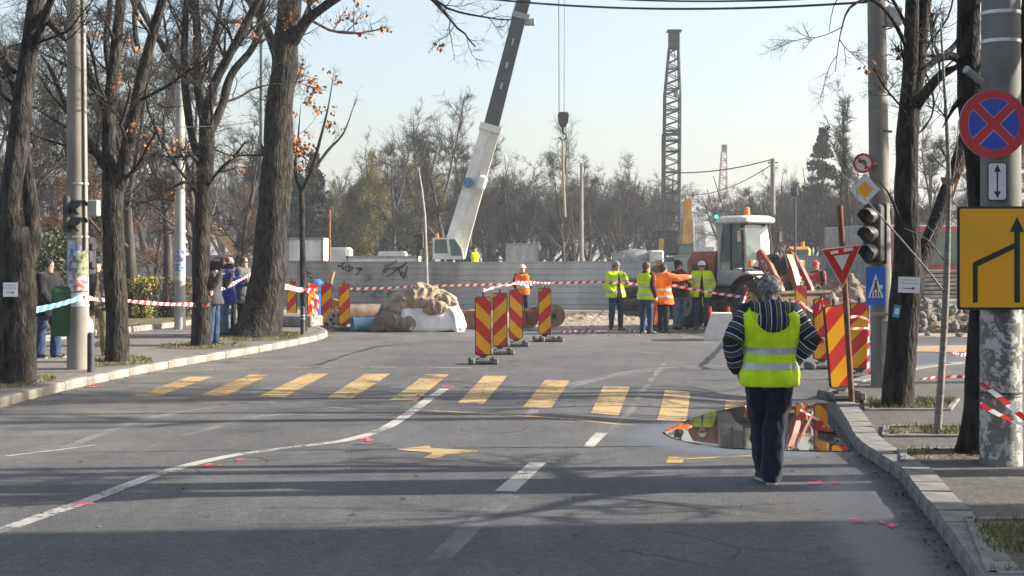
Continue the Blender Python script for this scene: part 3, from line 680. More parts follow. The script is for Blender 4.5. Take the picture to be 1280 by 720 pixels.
def conifer(px, top, D, label, seed, wide=.26, group=None):
    H = EYE + (HOR - top) * D / FPX; r = np.random.default_rng(seed); t = thing('spruce_tree', label, 'tree', ((px - 640) * D / FPX, D, 0), 0, group)
    q = MB().tube([(0, 0, -.1), (0, 0, H * .5), (0, 0, H * .98)], [.02 * H, .012 * H, .01], 8); part('trunk', q, bark_far, t)
    n = int(90 * H / 8); z = H * (.06 + .92 * r.uniform(0, 1, n) ** .8); a = r.uniform(0, 6.3, n); L = (H - z) * wide * r.uniform(.7, 1.15, n) + .15
    pa = np.zeros((n, 5, 3))
    for s in range(5):
        f = s / 4; pa[:, s] = np.stack([np.cos(a) * L * f, np.sin(a) * L * f, z - L * .38 * f + L * .25 * f * f], 1)
    V, F = tubes(pa, np.repeat(np.linspace(.035, .008, 5)[None], n, 0), 4)
    link('branches', mesh_np('branches', V, F, bark_far), t)
    m = 90; pts = np.repeat(pa[:, 1:, :], 1, 1); idx = r.integers(0, n, n * m); f = r.uniform(.15, 1, n * m)
    p = np.stack([np.cos(a[idx]) * L[idx] * f, np.sin(a[idx]) * L[idx] * f, z[idx] - L[idx] * .38 * f + L[idx] * .25 * f * f], 1)
    link('needles', leaf_mesh('needles', p + r.normal(0, .05, p.shape), r, .24, mk('dark spruce needles', (.018, .03, .018), (.045, .065, .04), rough=.8, scale=1), .5), t); return t
# ================================================================== HOARDING FENCE
m_hoard = mk('galvanised hoarding sheet', (.29, .305, .31), (.46, .475, .475), rough=.5, metal=.25, scale=1.1, detail=7, stretch=(1, 1, .35), bump=.15, bscale=5, bdist=.02)
m_hoard2 = mk('stained hoarding sheet', (.24, .245, .24), (.41, .42, .41), rough=.55, metal=.2, scale=1.6, detail=8, stretch=(1, 1, .3), bump=.15, bscale=5, bdist=.02)
m_post = mk('steel fence post', (.16, .16, .16), (.26, .25, .24), rough=.6, metal=.4)
def panel_mesh(w, h, mat):
    prof = []; z = 0; per = .205
    while z + per < h + .02:
        prof += [(0, z), (0, z + .15), (.022, z + .163), (.022, z + .192)]; z += per
    prof += [(0, z), (0, max(h, z + .03)), (.05, max(h, z + .03)), (.05, max(h, z + .03) - .04)]
    q = MB(); q.loft([[(x, y, zz) for y, zz in prof] for x in (0, w)], False, False); return q.mesh('panel', mat, False, False)
def hoarding(label, a, b, hgt0, hgt1, mat, wp=2.0, seed=0):
    a, b = Vector((*a, 0)), Vector((*b, 0)); L = (b - a).length; n = max(1, round(L / wp)); w = L / n; r = random.Random(seed)
    t = thing('hoarding_fence', label, 'fence', a, math.atan2(b.y - a.y, b.x - a.x))
    for i in range(n):
        h = hgt0 + (hgt1 - hgt0) * (i + .5) / n
        o = link('panel', panel_mesh(w + .05, round(h / .205) * .205 + r.uniform(-.02, .02), mat), t, (i * w - .025, r.uniform(-.004, .004) + (i % 2) * .012, .03 + r.uniform(-.015, .015)))
        o.rotation_euler = (r.uniform(-.012, .012), r.uniform(-.004, .004), 0)
        part('post', MB().box((i * w + .02, .10, (h + .06) / 2 - .1), (.06, .06, h + .06 + .1)), m_post, t)
    return t
def fx(px, D): return ((px - 640) * D / FPX, D)
hl = hoarding('long grey corrugated hoarding with graffiti behind the sack heap', fx(-60, 57), fx(551, 50), 1.85, 1.66, m_hoard2, 2.5, 1)
hoarding('short angled hoarding panel linking the graffiti hoarding and the plain hoarding', fx(551, 50), fx(575.5, 49.2), 1.66, 1.62, m_hoard2, 1.0, 2)
hoarding('plain grey corrugated hoarding behind the workers and the loader', fx(575.5, 49.2), fx(1320, 46), 1.62, 2.0, m_hoard, 2.5, 3)
# graffiti strokes sprayed on the left hoarding (flat paint, a couple of millimetres proud)
def stroke(pts, w, mat, name='graffiti'):
    c = crom([Vector((x, 0, z)) for x, z in pts], 5); L, R_ = [], []
    for i, p in enumerate(c):
        t = c[min(i + 1, len(c) - 1)] - c[max(i - 1, 0)]; nn = Vector((-t.z, 0, t.x)).normalized() * w / 2; L.append(p + nn); R_.append(p - nn)
    q = MB().strip(L, R_); o = link(name, q.mesh(name, mat, False, False), hl); o.location = (0, -.035, 0); return o
Lh = (Vector((*fx(551, 50), 0)) - Vector((*fx(-60, 57), 0))).length
def along(px):
    a, b = Vector(fx(-60, 57)), Vector(fx(551, 50)); k = (px - 640) / FPX
    t = (k * a.y - a.x) / ((b.x - a.x) - k * (b.y - a.y)); return t * Lh
m_gr = mk('black spray paint', (.03, .03, .035), rough=.6); m_gr2 = mk('faded red spray paint', (.22, .10, .09), rough=.6); m_gr3 = mk('faded blue spray paint', (.10, .16, .26), rough=.6)
grng = random.Random(17)
for px, zc, m_, sc in ((428, 1.48, m_gr, .22), (437, 1.46, m_gr, .2), (452, 1.45, m_gr, .3), (478, 1.4, m_gr, .28), (496, 1.38, m_gr, .55), (503, 1.3, m_gr, .4), (385, 1.25, m_gr, .25), (470, .55, m_gr3, .3), (448, .7, m_gr2, .35), (490, .55, m_gr2, .3), (560, .6, m_gr3, .3), (410, .75, m_gr2, .3), (462, 1.05, m_gr3, .2)):
    x0 = along(px); pts = [(x0 + grng.uniform(-.5, .5) * sc * 1.6, zc + (k / 6 - .5) * sc * grng.choice((1, -1)) + grng.uniform(-.3, .3) * sc) for k in range(7)]
    stroke(pts, .035, m_)

# ================================================================== FAR TREES AND BUILDINGS
GT = 'bare park trees'
LT = 'bare grey brown park tree @'
for k, (px, top, D, kind, wd) in enumerate([
    (492, 128, 84, 't1', .9), (524, 112, 88, 't2', .9), (556, 106, 86, 't1', 1.0), (585, 118, 90, 't2', 1.0), (606, 150, 95, 'r1', .9), (470, 150, 98, 't2', .8),
    (632, 182, 100, 'r2', 1.1), (660, 186, 104, 'r1', 1.1), (688, 178, 100, 'r2', 1.0), (735, 188, 100, 'r1', 1.1), (760, 182, 106, 'r2', 1.0), (783, 190, 104, 'r1', 1.0), (806, 205, 112, 'r2', 1.0), (822, 222, 120, 'r1', .9), (645, 205, 92, 'b2', 1.0), (720, 215, 94, 'b2', 1.0), (775, 220, 96, 'b2', 1.0),
    (420, 205, 105, 'r1', 1.0), (440, 230, 110, 'b2', 1.1), (400, 215, 112, 'r2', 1.0), (360, 170, 100, 'r1', 1.0), (330, 180, 96, 'r2', 1.0),
    (930, 222, 118, 'r2', .9), (955, 205, 108, 'r1', 1.0), (985, 198, 100, 'r2', 1.0), (1010, 190, 96, 'r1', 1.0), (1045, 185, 92, 'r2', 1.1), (1075, 190, 90, 'r1', 1.0), (1110, 180, 88, 'r2', 1.0), (940, 250, 130, 'b2', 1.0), (1020, 235, 88, 'b2', 1.1), (1060, 240, 84, 'b2', 1.0), (975, 245, 100, 'b2', 1.0),
    (1160, 128, 78, 'r1', 1.25), (1185, 135, 80, 'r2', 1.3), (1215, 150, 80, 'r1', 1.2), (1250, 150, 76, 'r2', 1.2), (1285, 160, 76, 'r1', 1.2),
    (500, 215, 108, 'b2', 1.2), (540, 210, 110, 'b2', 1.2), (580, 205, 108, 'b2', 1.2), (610, 215, 112, 'b2', 1.2),
    (60, 60, 70, 'r1', 1.1), (130, 80, 74, 'r2', 1.1), (185, 95, 72, 'r1', 1.1), (245, 110, 78, 'r2', 1.1), (300, 150, 84, 'r1', 1.1), (10, 70, 66, 'r2', 1.1), (-40, 60, 64, 'r1', 1.1)]):
    far_tree(kind, px, top, D, 'bare_tree', LT, GT, wd)
far_tree('t1', 706, 138, 78, 'bare_tree', 'sparse bare tree rising behind the hanging crane hook', None, .7)
far_tree('p1', 1066, 92, 62, 'bare_tree', 'slender upright bare tree beside the round no left turn sign', None, .8)
far_tree('p1', 1050, 150, 66, 'bare_tree', 'shorter upright bare sapling beyond the conifer side of the right pole', None, .8)
far_tree('w1', 455, 184, 92, 'willow_tree', 'yellow green willow crown left of the tall bare park trees', None, 1.0)
far_tree('w2', 530, 178, 104, 'willow_tree', 'yellow green willow foliage behind the tall bare park trees', None, .9)
far_tree('w1', 412, 222, 108, 'willow_tree', 'dull green willow by the dark conifer on the left', None, .8)
RT = 'rusty brown trees and shrubs on the left verge'
RL = 'rusty brown bare tree with a few dead leaves behind the left pavement'
for px, top, D, kind, wd in ((40, 150, 46, 'r3', 1.0), (110, 165, 47, 'r3', 1.0), (195, 175, 50, 'r3', 1.0), (-20, 140, 44, 'r3', 1.0), (255, 215, 56, 'r3', 1.0), (80, 225, 43, 'b1', 1.0), (15, 235, 41, 'b1', 1.0), (150, 240, 46, 'b1', .9), (215, 250, 50, 'b1', .9), (310, 225, 60, 't3', .9)):
    far_tree(kind, px, top, D, 'rusty_tree', RL, RT, wd)
for px, top, D, kind, wd in ((30, -20, 42, 'r1', 1.0), (120, -10, 45, 'r2', 1.0), (210, 10, 46, 'r1', 1.0), (292, 45, 52, 'r2', 1.0), (165, -40, 40, 't2', 1.0), (75, 10, 48, 'r2', 1.0), (-20, -10, 38, 't1', 1.0), (250, -10, 44, 't1', .9)):
    far_tree(kind, px, top, D, 'bare_tree', 'tall bare tree with fine twigs standing behind the left pavement', 'tall bare trees behind the left pavement', wd, .2)
# far rows that close the view along the street
FR = 'small pale bare tree far down the street beyond the cranes'
for px, top, D, kind in ((868, 270, 300, 'r1'), (884, 276, 340, 'r2'), (850, 262, 280, 'r2'), (898, 272, 320, 'r1'), (910, 262, 260, 'r2'), (922, 250, 230, 'r1'), (838, 250, 230, 'r1')):
    far_tree(kind, px, top, D, 'bare_tree', FR, 'pale trees far down the street')
BW = 'pale hazy bare tree in the back row @'
for i in range(30):
    px = -60 + i * 30 + frng.uniform(-10, 10)
    far_tree(frng.choice(('r1', 'r2', 'b2')), px, 215 + frng.uniform(-20, 25) - (25 if px < 300 else 0), 150 + frng.uniform(-12, 20), 'bare_tree', BW, 'hazy back row of park trees', 1.35)
for i in range(14):
    px = 935 + i * 28 + frng.uniform(-8, 8)
    far_tree(frng.choice(('r1', 'r2', 'b2')), px, 225 + frng.uniform(-18, 18), 145 + frng.uniform(-12, 20), 'bare_tree', BW, 'hazy back row of park trees', 1.3)
for i in range(26):
    px = 335 + i * 20 + frng.uniform(-8, 8)
    far_tree('b2', px, 232 + frng.uniform(-14, 22), 116 + frng.uniform(-10, 14), 'bare_shrub', 'tangled grey undergrowth bush @', 'undergrowth bushes', 1.4)
for i in range(11):
    px = 925 + i * 24 + frng.uniform(-8, 8)
    far_tree('b2', px, 240 + frng.uniform(-14, 18), 112 + frng.uniform(-10, 14), 'bare_shrub', 'tangled grey undergrowth bush @', 'undergrowth bushes', 1.4)
conifer(392, 186, 88, 'dark spruce behind the small tree on the left', 3, .27)
conifer(372, 215, 92, 'lower dark spruce behind the leaning trunk', 4, .3)
conifer(1028, 158, 96, 'dark pointed spruce beyond the yield sign', 5, .3)
conifer(495, 232, 100, 'low dark conifer between the tall bare trunks', 6, .34)
# far buildings
def building(name, label, px0, px1, top, D, mat, wmat, nx, nz, dep=12):
    x0, x1 = (px0 - 640) * D / FPX, (px1 - 640) * D / FPX; H = EYE + (HOR - top) * D / FPX; t = thing(name, label, 'building', ((x0 + x1) / 2, D, 0)); w = x1 - x0
    part('wall', MB().box((0, dep / 2, H / 2), (w, dep, H)), mat, t); part('roof', MB().box((0, dep / 2, H + .2), (w + .6, dep + .6, .4)), mk('flat roof edge', (.3, .29, .28)), t)
    g = mk('far window glass', (.05, .06, .075), rough=.2)
    for i in range(nx):
        for j in range(nz):
            part('window', MB().box(((i + .5) / nx * w - w / 2, -.02, (j + .55) / nz * H), (w / nx * .55, .1, H / nz * .5)), wmat, t)
m_bw = mk('pale render', (.42, .41, .39)); m_bw2 = mk('grey render', (.30, .31, .33)); m_wd = mk('far window', (.06, .07, .085), rough=.25)
building('apartment_block', 'pale flat roofed block seen between the left trunks', 285, 332, 238, 190, m_bw, m_wd, 5, 6)
building('apartment_block', 'grey block closing the street far beyond the lattice mast', 866, 880, 266, 420, m_bw2, m_wd, 3, 8)
building('apartment_block', 'pale block hidden behind rusty trees left of the pole', 150, 215, 232, 180, m_bw, m_wd, 6, 5)

# ================================================================== CRANES AND SITE VEHICLES BEYOND THE HOARDING
m_white = mk('off white machine paint', (.48, .49, .46), (.62, .62, .58), rough=.45, scale=2, detail=7)
m_navy = mk('dark blue grey boom paint', (.012, .016, .024), (.026, .031, .04), rough=.45, scale=1.5)
m_dark = mk('black machine metal', (.02, .02, .022), (.05, .05, .05), rough=.6)
m_dgreen = mk('dark green grey steel', (.014, .025, .024), (.034, .048, .046), rough=.6, scale=1)
m_yell = mk('construction yellow paint', (.45, .22, .02), (.58, .31, .05), rough=.5, scale=2)
m_glass = mk('tinted cab glass', (.05, .085, .08), (.10, .15, .14), rough=.06, spec=.8, scale=1)
m_tyre = mk('tyre rubber', (.018, .018, .018), (.045, .042, .038), rough=.9, scale=5)
m_steel = mk('grey steel', (.20, .20, .20), (.33, .33, .32), rough=.5, metal=.5)
m_rope = mk('steel rope', (.12, .12, .12), (.2, .2, .2), rough=.5)
m_blue = mk('machine blue paint', (.04, .10, .22), (.06, .15, .30), rough=.5)
m_orange = mk('orange beacon', (.75, .16, .02), (.85, .22, .03), rough=.3)
m_red = mk('red truck paint', (.30, .022, .03), (.38, .04, .045), rough=.4, coat=.4)
m_lamp = mk('headlamp glass', (.5, .5, .48), (.7, .7, .66), rough=.1)
def beam(q, a, b, w, h, w2=None, h2=None, b_=0):
    """rectangular beam from a to b"""
    a, b = Vector(a), Vector(b); t = (b - a).normalized(); u = Vector((0, 1, 0)); u = (u - t * u.dot(t)).normalized(); v = t.cross(u); w2 = w if w2 is None else w2; h2 = h if h2 is None else h2
    return q.loft([[p + u * sx * ww / 2 + v * sz * hh / 2 for sx, sz in ((-1, -1), (1, -1), (1, 1), (-1, 1))] for p, ww, hh in ((a, w, h), (b, w2, h2))])
def wheel(parent, c, r, w, axis='y', rimmat=None):
    ax = Vector((0, 1, 0)); q = MB(); prof = [(r * .55, -w / 2 * .9), (r * .86, -w / 2), (r * .97, -w * .36), (r, -w * .2), (r, w * .2), (r * .97, w * .36), (r * .86, w / 2), (r * .55, w / 2 * .9)]
    n = 28; q.loft([[(rr * math.cos(2 * PI * k / n), y, rr * math.sin(2 * PI * k / n)) for k in range(n)] for rr, y in prof], False)
    for k in range(22):
        for sd in (-1, 1):
            a = 2 * PI * (k + (.5 if sd > 0 else 0)) / 22; q.box((r * 1.005 * math.cos(a), sd * w * .2, r * 1.005 * math.sin(a)), (.04 * r / .6, w * .42, .05 * r / .6), rotm(0, -a, 0) @ rotm(sd * .0, 0, sd * .45))
    wh = part('wheel', q, m_tyre, parent, 40, loc=c)
    q = MB(); q.loft([[(rr * math.cos(2 * PI * k / n), y, rr * math.sin(2 * PI * k / n)) for k in range(n)] for rr, y in ((r * .57, -w / 2 * .88), (r * .5, -w / 2 * .8), (r * .42, -w * .2), (r * .18, -w * .22), (r * .16, -w * .36), (.01, -w * .37))], False)
    q.loft([[(rr * math.cos(2 * PI * k / n), y, rr * math.sin(2 * PI * k / n)) for k in range(n)] for rr, y in ((r * .57, w / 2 * .88), (r * .5, w / 2 * .8), (r * .42, w * .2), (r * .18, w * .22), (r * .16, w * .36), (.01, w * .37))], False)
    part('rim', q, rimmat or m_steel, wh, 40); return wh
# --- mobile telescopic crane
DC = 70.0
C0 = Vector((*fx(566, DC), 0)); cr = thing('mobile_crane', 'white mobile crane with dark raised telescopic boom behind the hoarding', 'crane', C0)
def cp(px, py, dd=0): return P(px, py, DC + dd) - C0
part('carrier', MB().box((-2.2, .6, 1.0), (9.5, 2.4, .7), None, .06).box((-6.0, .6, 1.6), (1.8, 2.3, 1.4), None, .12), m_white, cr)
for x in (-5.6, -4.2, -.6, .9, 2.0):
    for y in (-.5, 1.7): wheel(cr, (x, y, .62), .6, .5)
part('deck', MB().box((0, .6, 1.46), (4.6, 2.3, .18), None, .03), m_steel, cr)
part('counterweight', MB().box((-3.0, .6, 1.75), (1.3, 2.2, .7), None, .08), m_white, cr)
bm0, bm1, bm2 = cp(567, 318), cp(613.5, 160), cp(702, -183)
part('boom_base', beam(beam(MB(), bm0, bm1, .8, 1.12, .75, .92), bm0.lerp(bm1, .97), bm0.lerp(bm1, 1.02), .95, 1.08), m_white, cr)
q = MB(); d_ = (bm1 - bm0).normalized(); u_ = Vector((d_.z, 0, -d_.x))
beam(q, bm0 + u_ * .3 - Vector((0, .41, 0)), bm1 + u_ * .27 - Vector((0, .39, 0)), .02, .42); part('boom_side_plate', q, mk('cream boom plate', (.46, .43, .35), (.58, .55, .46), rough=.5, scale=1.5), cr)
part('boom_section', beam(MB(), bm1, bm2, .62, .74, .5, .55), m_navy, cr)
cl = P(650, 24, DC) - C0
part('boom_collar', beam(MB(), cl, cl + (bm2 - bm1).normalized() * .28, .72, .86).box(cl + u_ * .5, (.5, .5, .3), None, .03), m_steel, cr)
for f_ in (.28, .43, .6):
    c_ = bm1.lerp(bm2, f_ * .5); q = MB(); beam(q, c_, c_ + (bm2 - bm1).normalized() * .32, .64, .10); part('boom_marking', q, m_steel, cr)
part('boom_head', MB().box(bm2 + Vector((.1, 0, .1)), (.9, .7, .6), None, .08), m_white, cr)
j_ = cp(597, 229); part('boom_joint', MB().box(j_ + Vector((.2, -.5, 0)), (.5, .4, .75), rotm(0, .28, 0), .12), m_white, cr); part('winch_motor', MB().cyl(j_ + Vector((-.45, -.6, 0)), j_ + Vector((-.45, .1, 0)), .26), m_blue, cr, 40)
part('lift_cylinder', MB().cyl(cp(577, 322), cp(590, 262), .20, n=14).cyl(cp(590, 262), cp(597, 229), .12, n=12), m_white, cr, 40)
q = MB(); a_ = cp(560, 300); part('cab', MB().slab([(.05, 0), (1.55, 0), (1.5, .5), (1.15, 1.05), (.05, 1.05)], -1.0, -.1).xf(Matrix.Translation(a_ + Vector((-.75, 0, -.95)))), m_white, cr)
part('cab_window', MB().slab([(.95, .18), (1.46, .18), (1.42, .5), (1.12, .97), (.85, .97)], -1.02, -.98).slab([(.15, .3), (.8, .3), (.72, .97), (.15, .97)], -1.02, -.98).xf(Matrix.Translation(a_ + Vector((-.75, 0, -.95)))), m_glass, cr)
part('beacon', MB().cyl(a_ + Vector((-.5, -.5, .1)), a_ + Vector((-.5, -.5, .32)), .09), m_orange, cr, 40)
for dx in (-4, 4):
    a = cp(702 + dx, -170); b = cp(702 + dx * .8, 142); part('hoist_rope', MB().tube([a, b], .022, 5), m_rope, cr)
part('luffing_rope', MB().tube([cp(618, 120), cp(640, 20), cp(655, -40)], .015, 4), m_rope, cr)
hk = cp(704, 149); hkp = part('hook_block', MB().loft([[hk + Vector((x * w_, y * .3, z)) for x, y in ((-1, -1), (1, -1), (1, 1), (-1, 1))] for w_, z in ((.12, -.38), (.24, -.15), (.27, .22), (.2, .33))]), m_dark, cr)
q = MB().cyl(hk + Vector((0, 0, -.36)), hk + Vector((0, 0, -.7)), .07, n=8)
q.tube([hk + Vector((.16 * math.sin(t) * 1.0, 0, -.86 + .16 * math.cos(t))) for t in [k * .5 for k in range(0, 10)]], .05, 6); part('hook', q, m_dark, hkp)
part('sling', MB().tube([hk + Vector((-.02, 0, -1.0)), hk + Vector((.02, 0, -3.0)), hk + Vector((.1, 0, -4.8))], .07, 6), mk('old tan sling', (.22, .19, .11), (.30, .26, .16), rough=.9), hkp)
# --- crawler crane with lattice mast
DL = 110.0; L0 = Vector((*fx(839, DL), 0)); lc = thing('lattice_crane', 'dark green lattice mast crane standing tall behind the hoarding', 'crane', L0)
def lp(px, py): return P(px, py, DL) - L0
def lattice(t, pts, mat, bays, r, rd, chord='chord', web='lattice'):
    """pts: list of (centre x, z, half width) up the mast"""
    def hw(z):
        for a, b in zip(pts, pts[1:]):
            if z <= b[1]: f = (z - a[1]) / (b[1] - a[1]); return a[0] + (b[0] - a[0]) * f, a[2] + (b[2] - a[2]) * f
        return pts[-1][0], pts[-1][2]
    for sx in (-1, 1):
        for sy in (-1, 1): part(chord, MB().tube([(x + sx * w, sy * w, z) for x, z, w in pts], r, 6), mat, t)
    q = MB(); z0, z1 = pts[0][1], pts[-1][1]
    for i in range(bays):
        za, zb = z0 + (z1 - z0) * i / bays, z0 + (z1 - z0) * (i + 1) / bays; (xa, wa), (xb, wb) = hw(za), hw(zb); s = 1 if i % 2 else -1
        for sy in (-1, 1):
            q.tube([(xa - s * wa, sy * wa, za), (xb + s * wb, sy * wb, zb)], rd, 4, False); q.tube([(xa + sy * wa, -s * wa, za), (xb + sy * wb, s * wb, zb)], rd, 4, False)
            if i % 4 == 0: q.tube([(xa - wa, sy * wa, za), (xa + wa, sy * wa, za)], rd * 1.3, 4, False)
    part(web, q, mat, t)
zt = lp(843, 60).z
lattice(lc, [(0, .3, .62), (.02, lp(839, 240).z, .60), (.08, lp(840, 120).z, .58), (.2, zt, .36)], m_dgreen, 44, .085, .04)
part('mast_head', MB().box((.22, 0, zt + .55), (.85, .9, 1.3), None, .05).box((.22, 0, zt + 1.3), (1.1, 1.0, .14)), m_dark, lc)
part('machine_house', MB().box((-.2, 1.0, 2.9), (1.6, 2.6, 1.9), None, .1), m_dark, lc); part('crawler_base', MB().box((0, 1, 1.0), (4.0, 4.2, 1.5), None, .2), m_dark, lc)
part('mast_platform', MB().box((0, 0, lp(839, 168).z), (1.35, 1.35, .12)).box((0, 0, lp(839, 176).z), (1.35, 1.35, .1)), m_dgreen, lc)
part('drill_tool', MB().cyl((.35, -.3, lp(0, 122).z), (.35, -.3, lp(0, 112).z), .16, .26, 10), m_steel, lc)
part('hanging_rope', MB().tube([(.2, -.3, zt), (.35, -.3, lp(0, 112).z)], .03, 4).tube([(-.75, -.1, .5), (-.72, -.1, lp(0, 170).z)], .045, 5), m_dark, lc)
# --- yellow drilling mast machine with cab
DE = 88.0; E0 = Vector((*fx(858, DE), 0)); ex = thing('drilling_rig', 'yellow upright rig with dark cab beside the lattice mast', 'construction machine', E0)
def ep(px, py): return P(px, py, DE) - E0
part('mast', beam(beam(MB(), ep(855, 322), ep(858, 250), .36, .36, .3, .3), ep(863, 320), ep(862, 248), .22, .22), m_yell, ex)
part('hydraulic_cylinder', MB().cyl(ep(851, 320), ep(852, 272), .09, n=8).cyl(ep(867, 318), ep(866, 275), .09, n=8).cyl(ep(857, 262), ep(858, 243), .10, n=8), m_steel, ex, 40)
part('cab', MB().box(ep(857, 313) + Vector((0, .3, -.15)), (1.0, 1.1, 1.1), None, .08), m_dark, ex); part('cab_window', MB().box(ep(857, 312) + Vector((0, -.27, -.1)), (.8, .04, .75)), m_glass, ex)
part('tracked_base', MB().box((0, .5, .7), (2.6, 3.4, 1.2), None, .2), m_dark, ex)
part('boom_stub', beam(MB(), ep(826, 322), ep(827, 298), .2, .3), m_yell, ex)
# --- tall pale lattice tower far away
DT = 240.0; T0 = Vector((*fx(904, DT), 0)); tt = thing('tower_crane', 'pale rust lattice tower far beyond the wheel loader', 'crane', T0)
zz = EYE + (HOR - 190) * DT / FPX
lattice(tt, [(-.2, .2, .85), (-.1, zz * .6, .7), (.15, zz, .42)], mk('faded rust steel', (.25, .17, .12), (.34, .25, .18), rough=.7), 26, .09, .05)
part('tower_head', MB().box((.2, 0, zz + .6), (.9, .9, 1.3), None, .1), m_dark, tt)
# --- small yellow crane and white container on the left
DY = 66.0; Y0 = Vector((*fx(296, DY), 0)); yc = thing('yellow_crane', 'yellow site crane with lowered boom and grey cab beyond the left hoarding', 'crane', Y0)
def yp(px, py): return P(px, py, DY) - Y0
part('boom', beam(beam(MB(), yp(272, 288), yp(304, 324), .3, .34, .45, .5), yp(264, 284), yp(273, 290), .2, .3), mk('dull yellow boom paint', (.34, .24, .09), (.45, .33, .15), rough=.6), yc)
part('body', MB().box(yp(305, 331), (1.3, 1.6, .36), None, .05), m_yell, yc); part('cab', MB().box(yp(283, 330), (.55, 1.1, .75), None, .06), m_steel, yc); part('cab_window', MB().box(yp(283, 329) + Vector((0, -.57, 0)), (.42, .04, .5)), m_glass, yc)
part('chassis', MB().box((0, 0, .8), (3.4, 1.9, .7), None, .1), m_dark, yc)
for x in (-1.2, 1.2): wheel(yc, (x, -.8, .45), .45, .35)
part('sign_plate', MB().box(yp(309, 332) + Vector((0, -.82, 0)), (.5, .03, .14)), mk('plain white plate', (.6, .6, .58)), yc)
DB = 64.0
def container(label, px0, px1, top, bot, D, mat, base, name='site_container'):
    x0, x1 = fx(px0, D)[0], fx(px1, D)[0]; zt_, zb_ = P(0, top, D).z, P(0, bot, D).z; t = thing(name, label, 'container', ((x0 + x1) / 2, D, 0)); w = x1 - x0; q = MB(); n = int(w / .14)
    pr = []
    for i in range(n + 1):
        x = -w / 2 + w * i / n; y = -.03 if (i // 2) % 2 else 0; pr.append((x, y))
    q.loft([[(x, y, z) for x, y in pr] for z in (zb_, zt_)], False, False); q.box((0, 1.2, (zb_ + zt_) / 2), (w - .01, 2.36, zt_ - zb_ - .02)); part('body', q, mat, t)
    part('frame', MB().box((0, -.02, zt_ - .05), (w + .08, .1, .1)).box((-w / 2, -.02, (zt_ + zb_) / 2), (.1, .1, zt_ - zb_)).box((w / 2, -.02, (zt_ + zb_) / 2), (.1, .1, zt_ - zb_)), m_steel, t)
    part('base', MB().box((0, 1.2, zb_ / 2), (w + .2, 2.3, zb_)), base, t); return t
m_cont = mk('dirty white container sheet', (.50, .51, .50), (.66, .66, .63), rough=.6, scale=1.2)
container('white corrugated container on a blue base beside the leaning trunk', 360, 403, 297, 326, DB, m_cont, m_blue)
container('long low pale site cabin above the graffiti hoarding', 434, 522, 320, 330, 62, m_cont, m_steel)
container('small pale site cabin right of the crane boom', 633, 672, 304, 330, 84, mk('grey plastered cabin', (.36, .36, .35)), m_steel)
# --- red lorry front on the right
DR = 41.0; R0 = Vector((*fx(1180, DR), 0)); tr_ = thing('red_lorry', 'red lorry with grey slatted grille behind the rubble heap', 'truck', R0, rad(8))
part('cab', MB().slab([(-1.15, .5), (1.15, .5), (1.15, 1.7), (1.02, 2.75), (-1.02, 2.75), (-1.15, 1.7)], 0, 2.0), m_red, tr_)
part('windshield', MB().slab([(-1.0, 1.65), (1.0, 1.65), (.92, 2.6), (-.92, 2.6)], -.03, .03), m_glass, tr_)
part('grille', MB().box((-.05, -.03, 1.1), (1.3, .1, .85), None, .03), m_dark, tr_)
for k in range(7): part('grille_slat', MB().box((-.05, -.10, .74 + k * .12), (1.24, .04, .07), rotm(.3)), m_steel, tr_)
part('bumper', MB().box((0, -.12, .5), (2.3, .3, .35), None, .05), m_steel, tr_)
for s in (-1, 1):
    part('headlight', MB().box((s * .88, -.05, .95), (.3, .1, .2), None, .03), m_lamp, tr_); part('mirror', MB().box((s * 1.3, -.05, 2.0), (.16, .1, .45), None, .03), m_dark, tr_)
    wheel(tr_, (s * .98, 1.0, .5), .5, .3)
part('cargo_body', MB().box((0, 4.4, 1.9), (2.3, 4.4, 1.9), None, .04), m_steel, tr_)
# --- pale concrete pump behind the hoarding and far vans
DP = 84.0; q0 = Vector((*fx(800, DP), -.35)); pu = thing('concrete_mixer', 'pale grey mixer lorry showing above the hoarding behind the workers', 'truck', q0)
q = MB(); q.loft([[(x, 1 + rr * math.cos(2 * PI * k / 18), 2.0 + zc + rr * math.sin(2 * PI * k / 18)) for k in range(18)] for x, rr, zc in ((-1.5, .3, -.05), (-1.1, .55, -.05), (-.2, .66, .0), (.6, .45, .05), (.9, .25, .1))]); part('drum', q, m_steel, pu, 40)
part('cab', MB().box((1.0, .8, 1.8), (.8, 1.8, 1.5), None, .1), m_white, pu); part('chassis', MB().box((-.2, 1, .9), (3.6, 2, .5), None, .05), m_dark, pu)
part('hopper', MB().slab([(-1.6, 2.4), (-.9, 2.4), (-1.1, 1.9), (-1.5, 1.9)], .4, 1.6), m_steel, pu)
for x in (-1.2, .9): wheel(pu, (x, -.0, .45), .45, .3)
for px, D, w in ((872, 120, 1.1), (885, 124, 1.2)):
    t = thing('white_van', 'white van front parked far behind the hoarding', 'van', (*fx(px, D), 0), 0, 'white vans far behind the hoarding'); part('body', MB().slab([(-w / 2, .3), (w / 2, .3), (w / 2, 1.5), (w / 2 - .1, 2.6), (-w / 2 + .1, 2.6), (-w / 2, 1.5)], 0, 4), mk('white van paint', (.7, .7, .7), rough=.3), t); part('windshield', MB().slab([(-w / 2 + .15, 1.5), (w / 2 - .15, 1.5), (w / 2 - .2, 1.9), (-w / 2 + .2, 1.9)], -.03, .02), m_glass, t)
    for s in (-1, 1): part('headlight', MB().box((s * w * .32, -.03, .8), (.2, .06, .15)), m_lamp, t)
Z0 = Vector((*fx(1000, 70), 0)); sm = thing('yellow_digger', 'small yellow digger roof with orange beacon above the right hoarding', 'construction machine', (*fx(998, 72), 0))
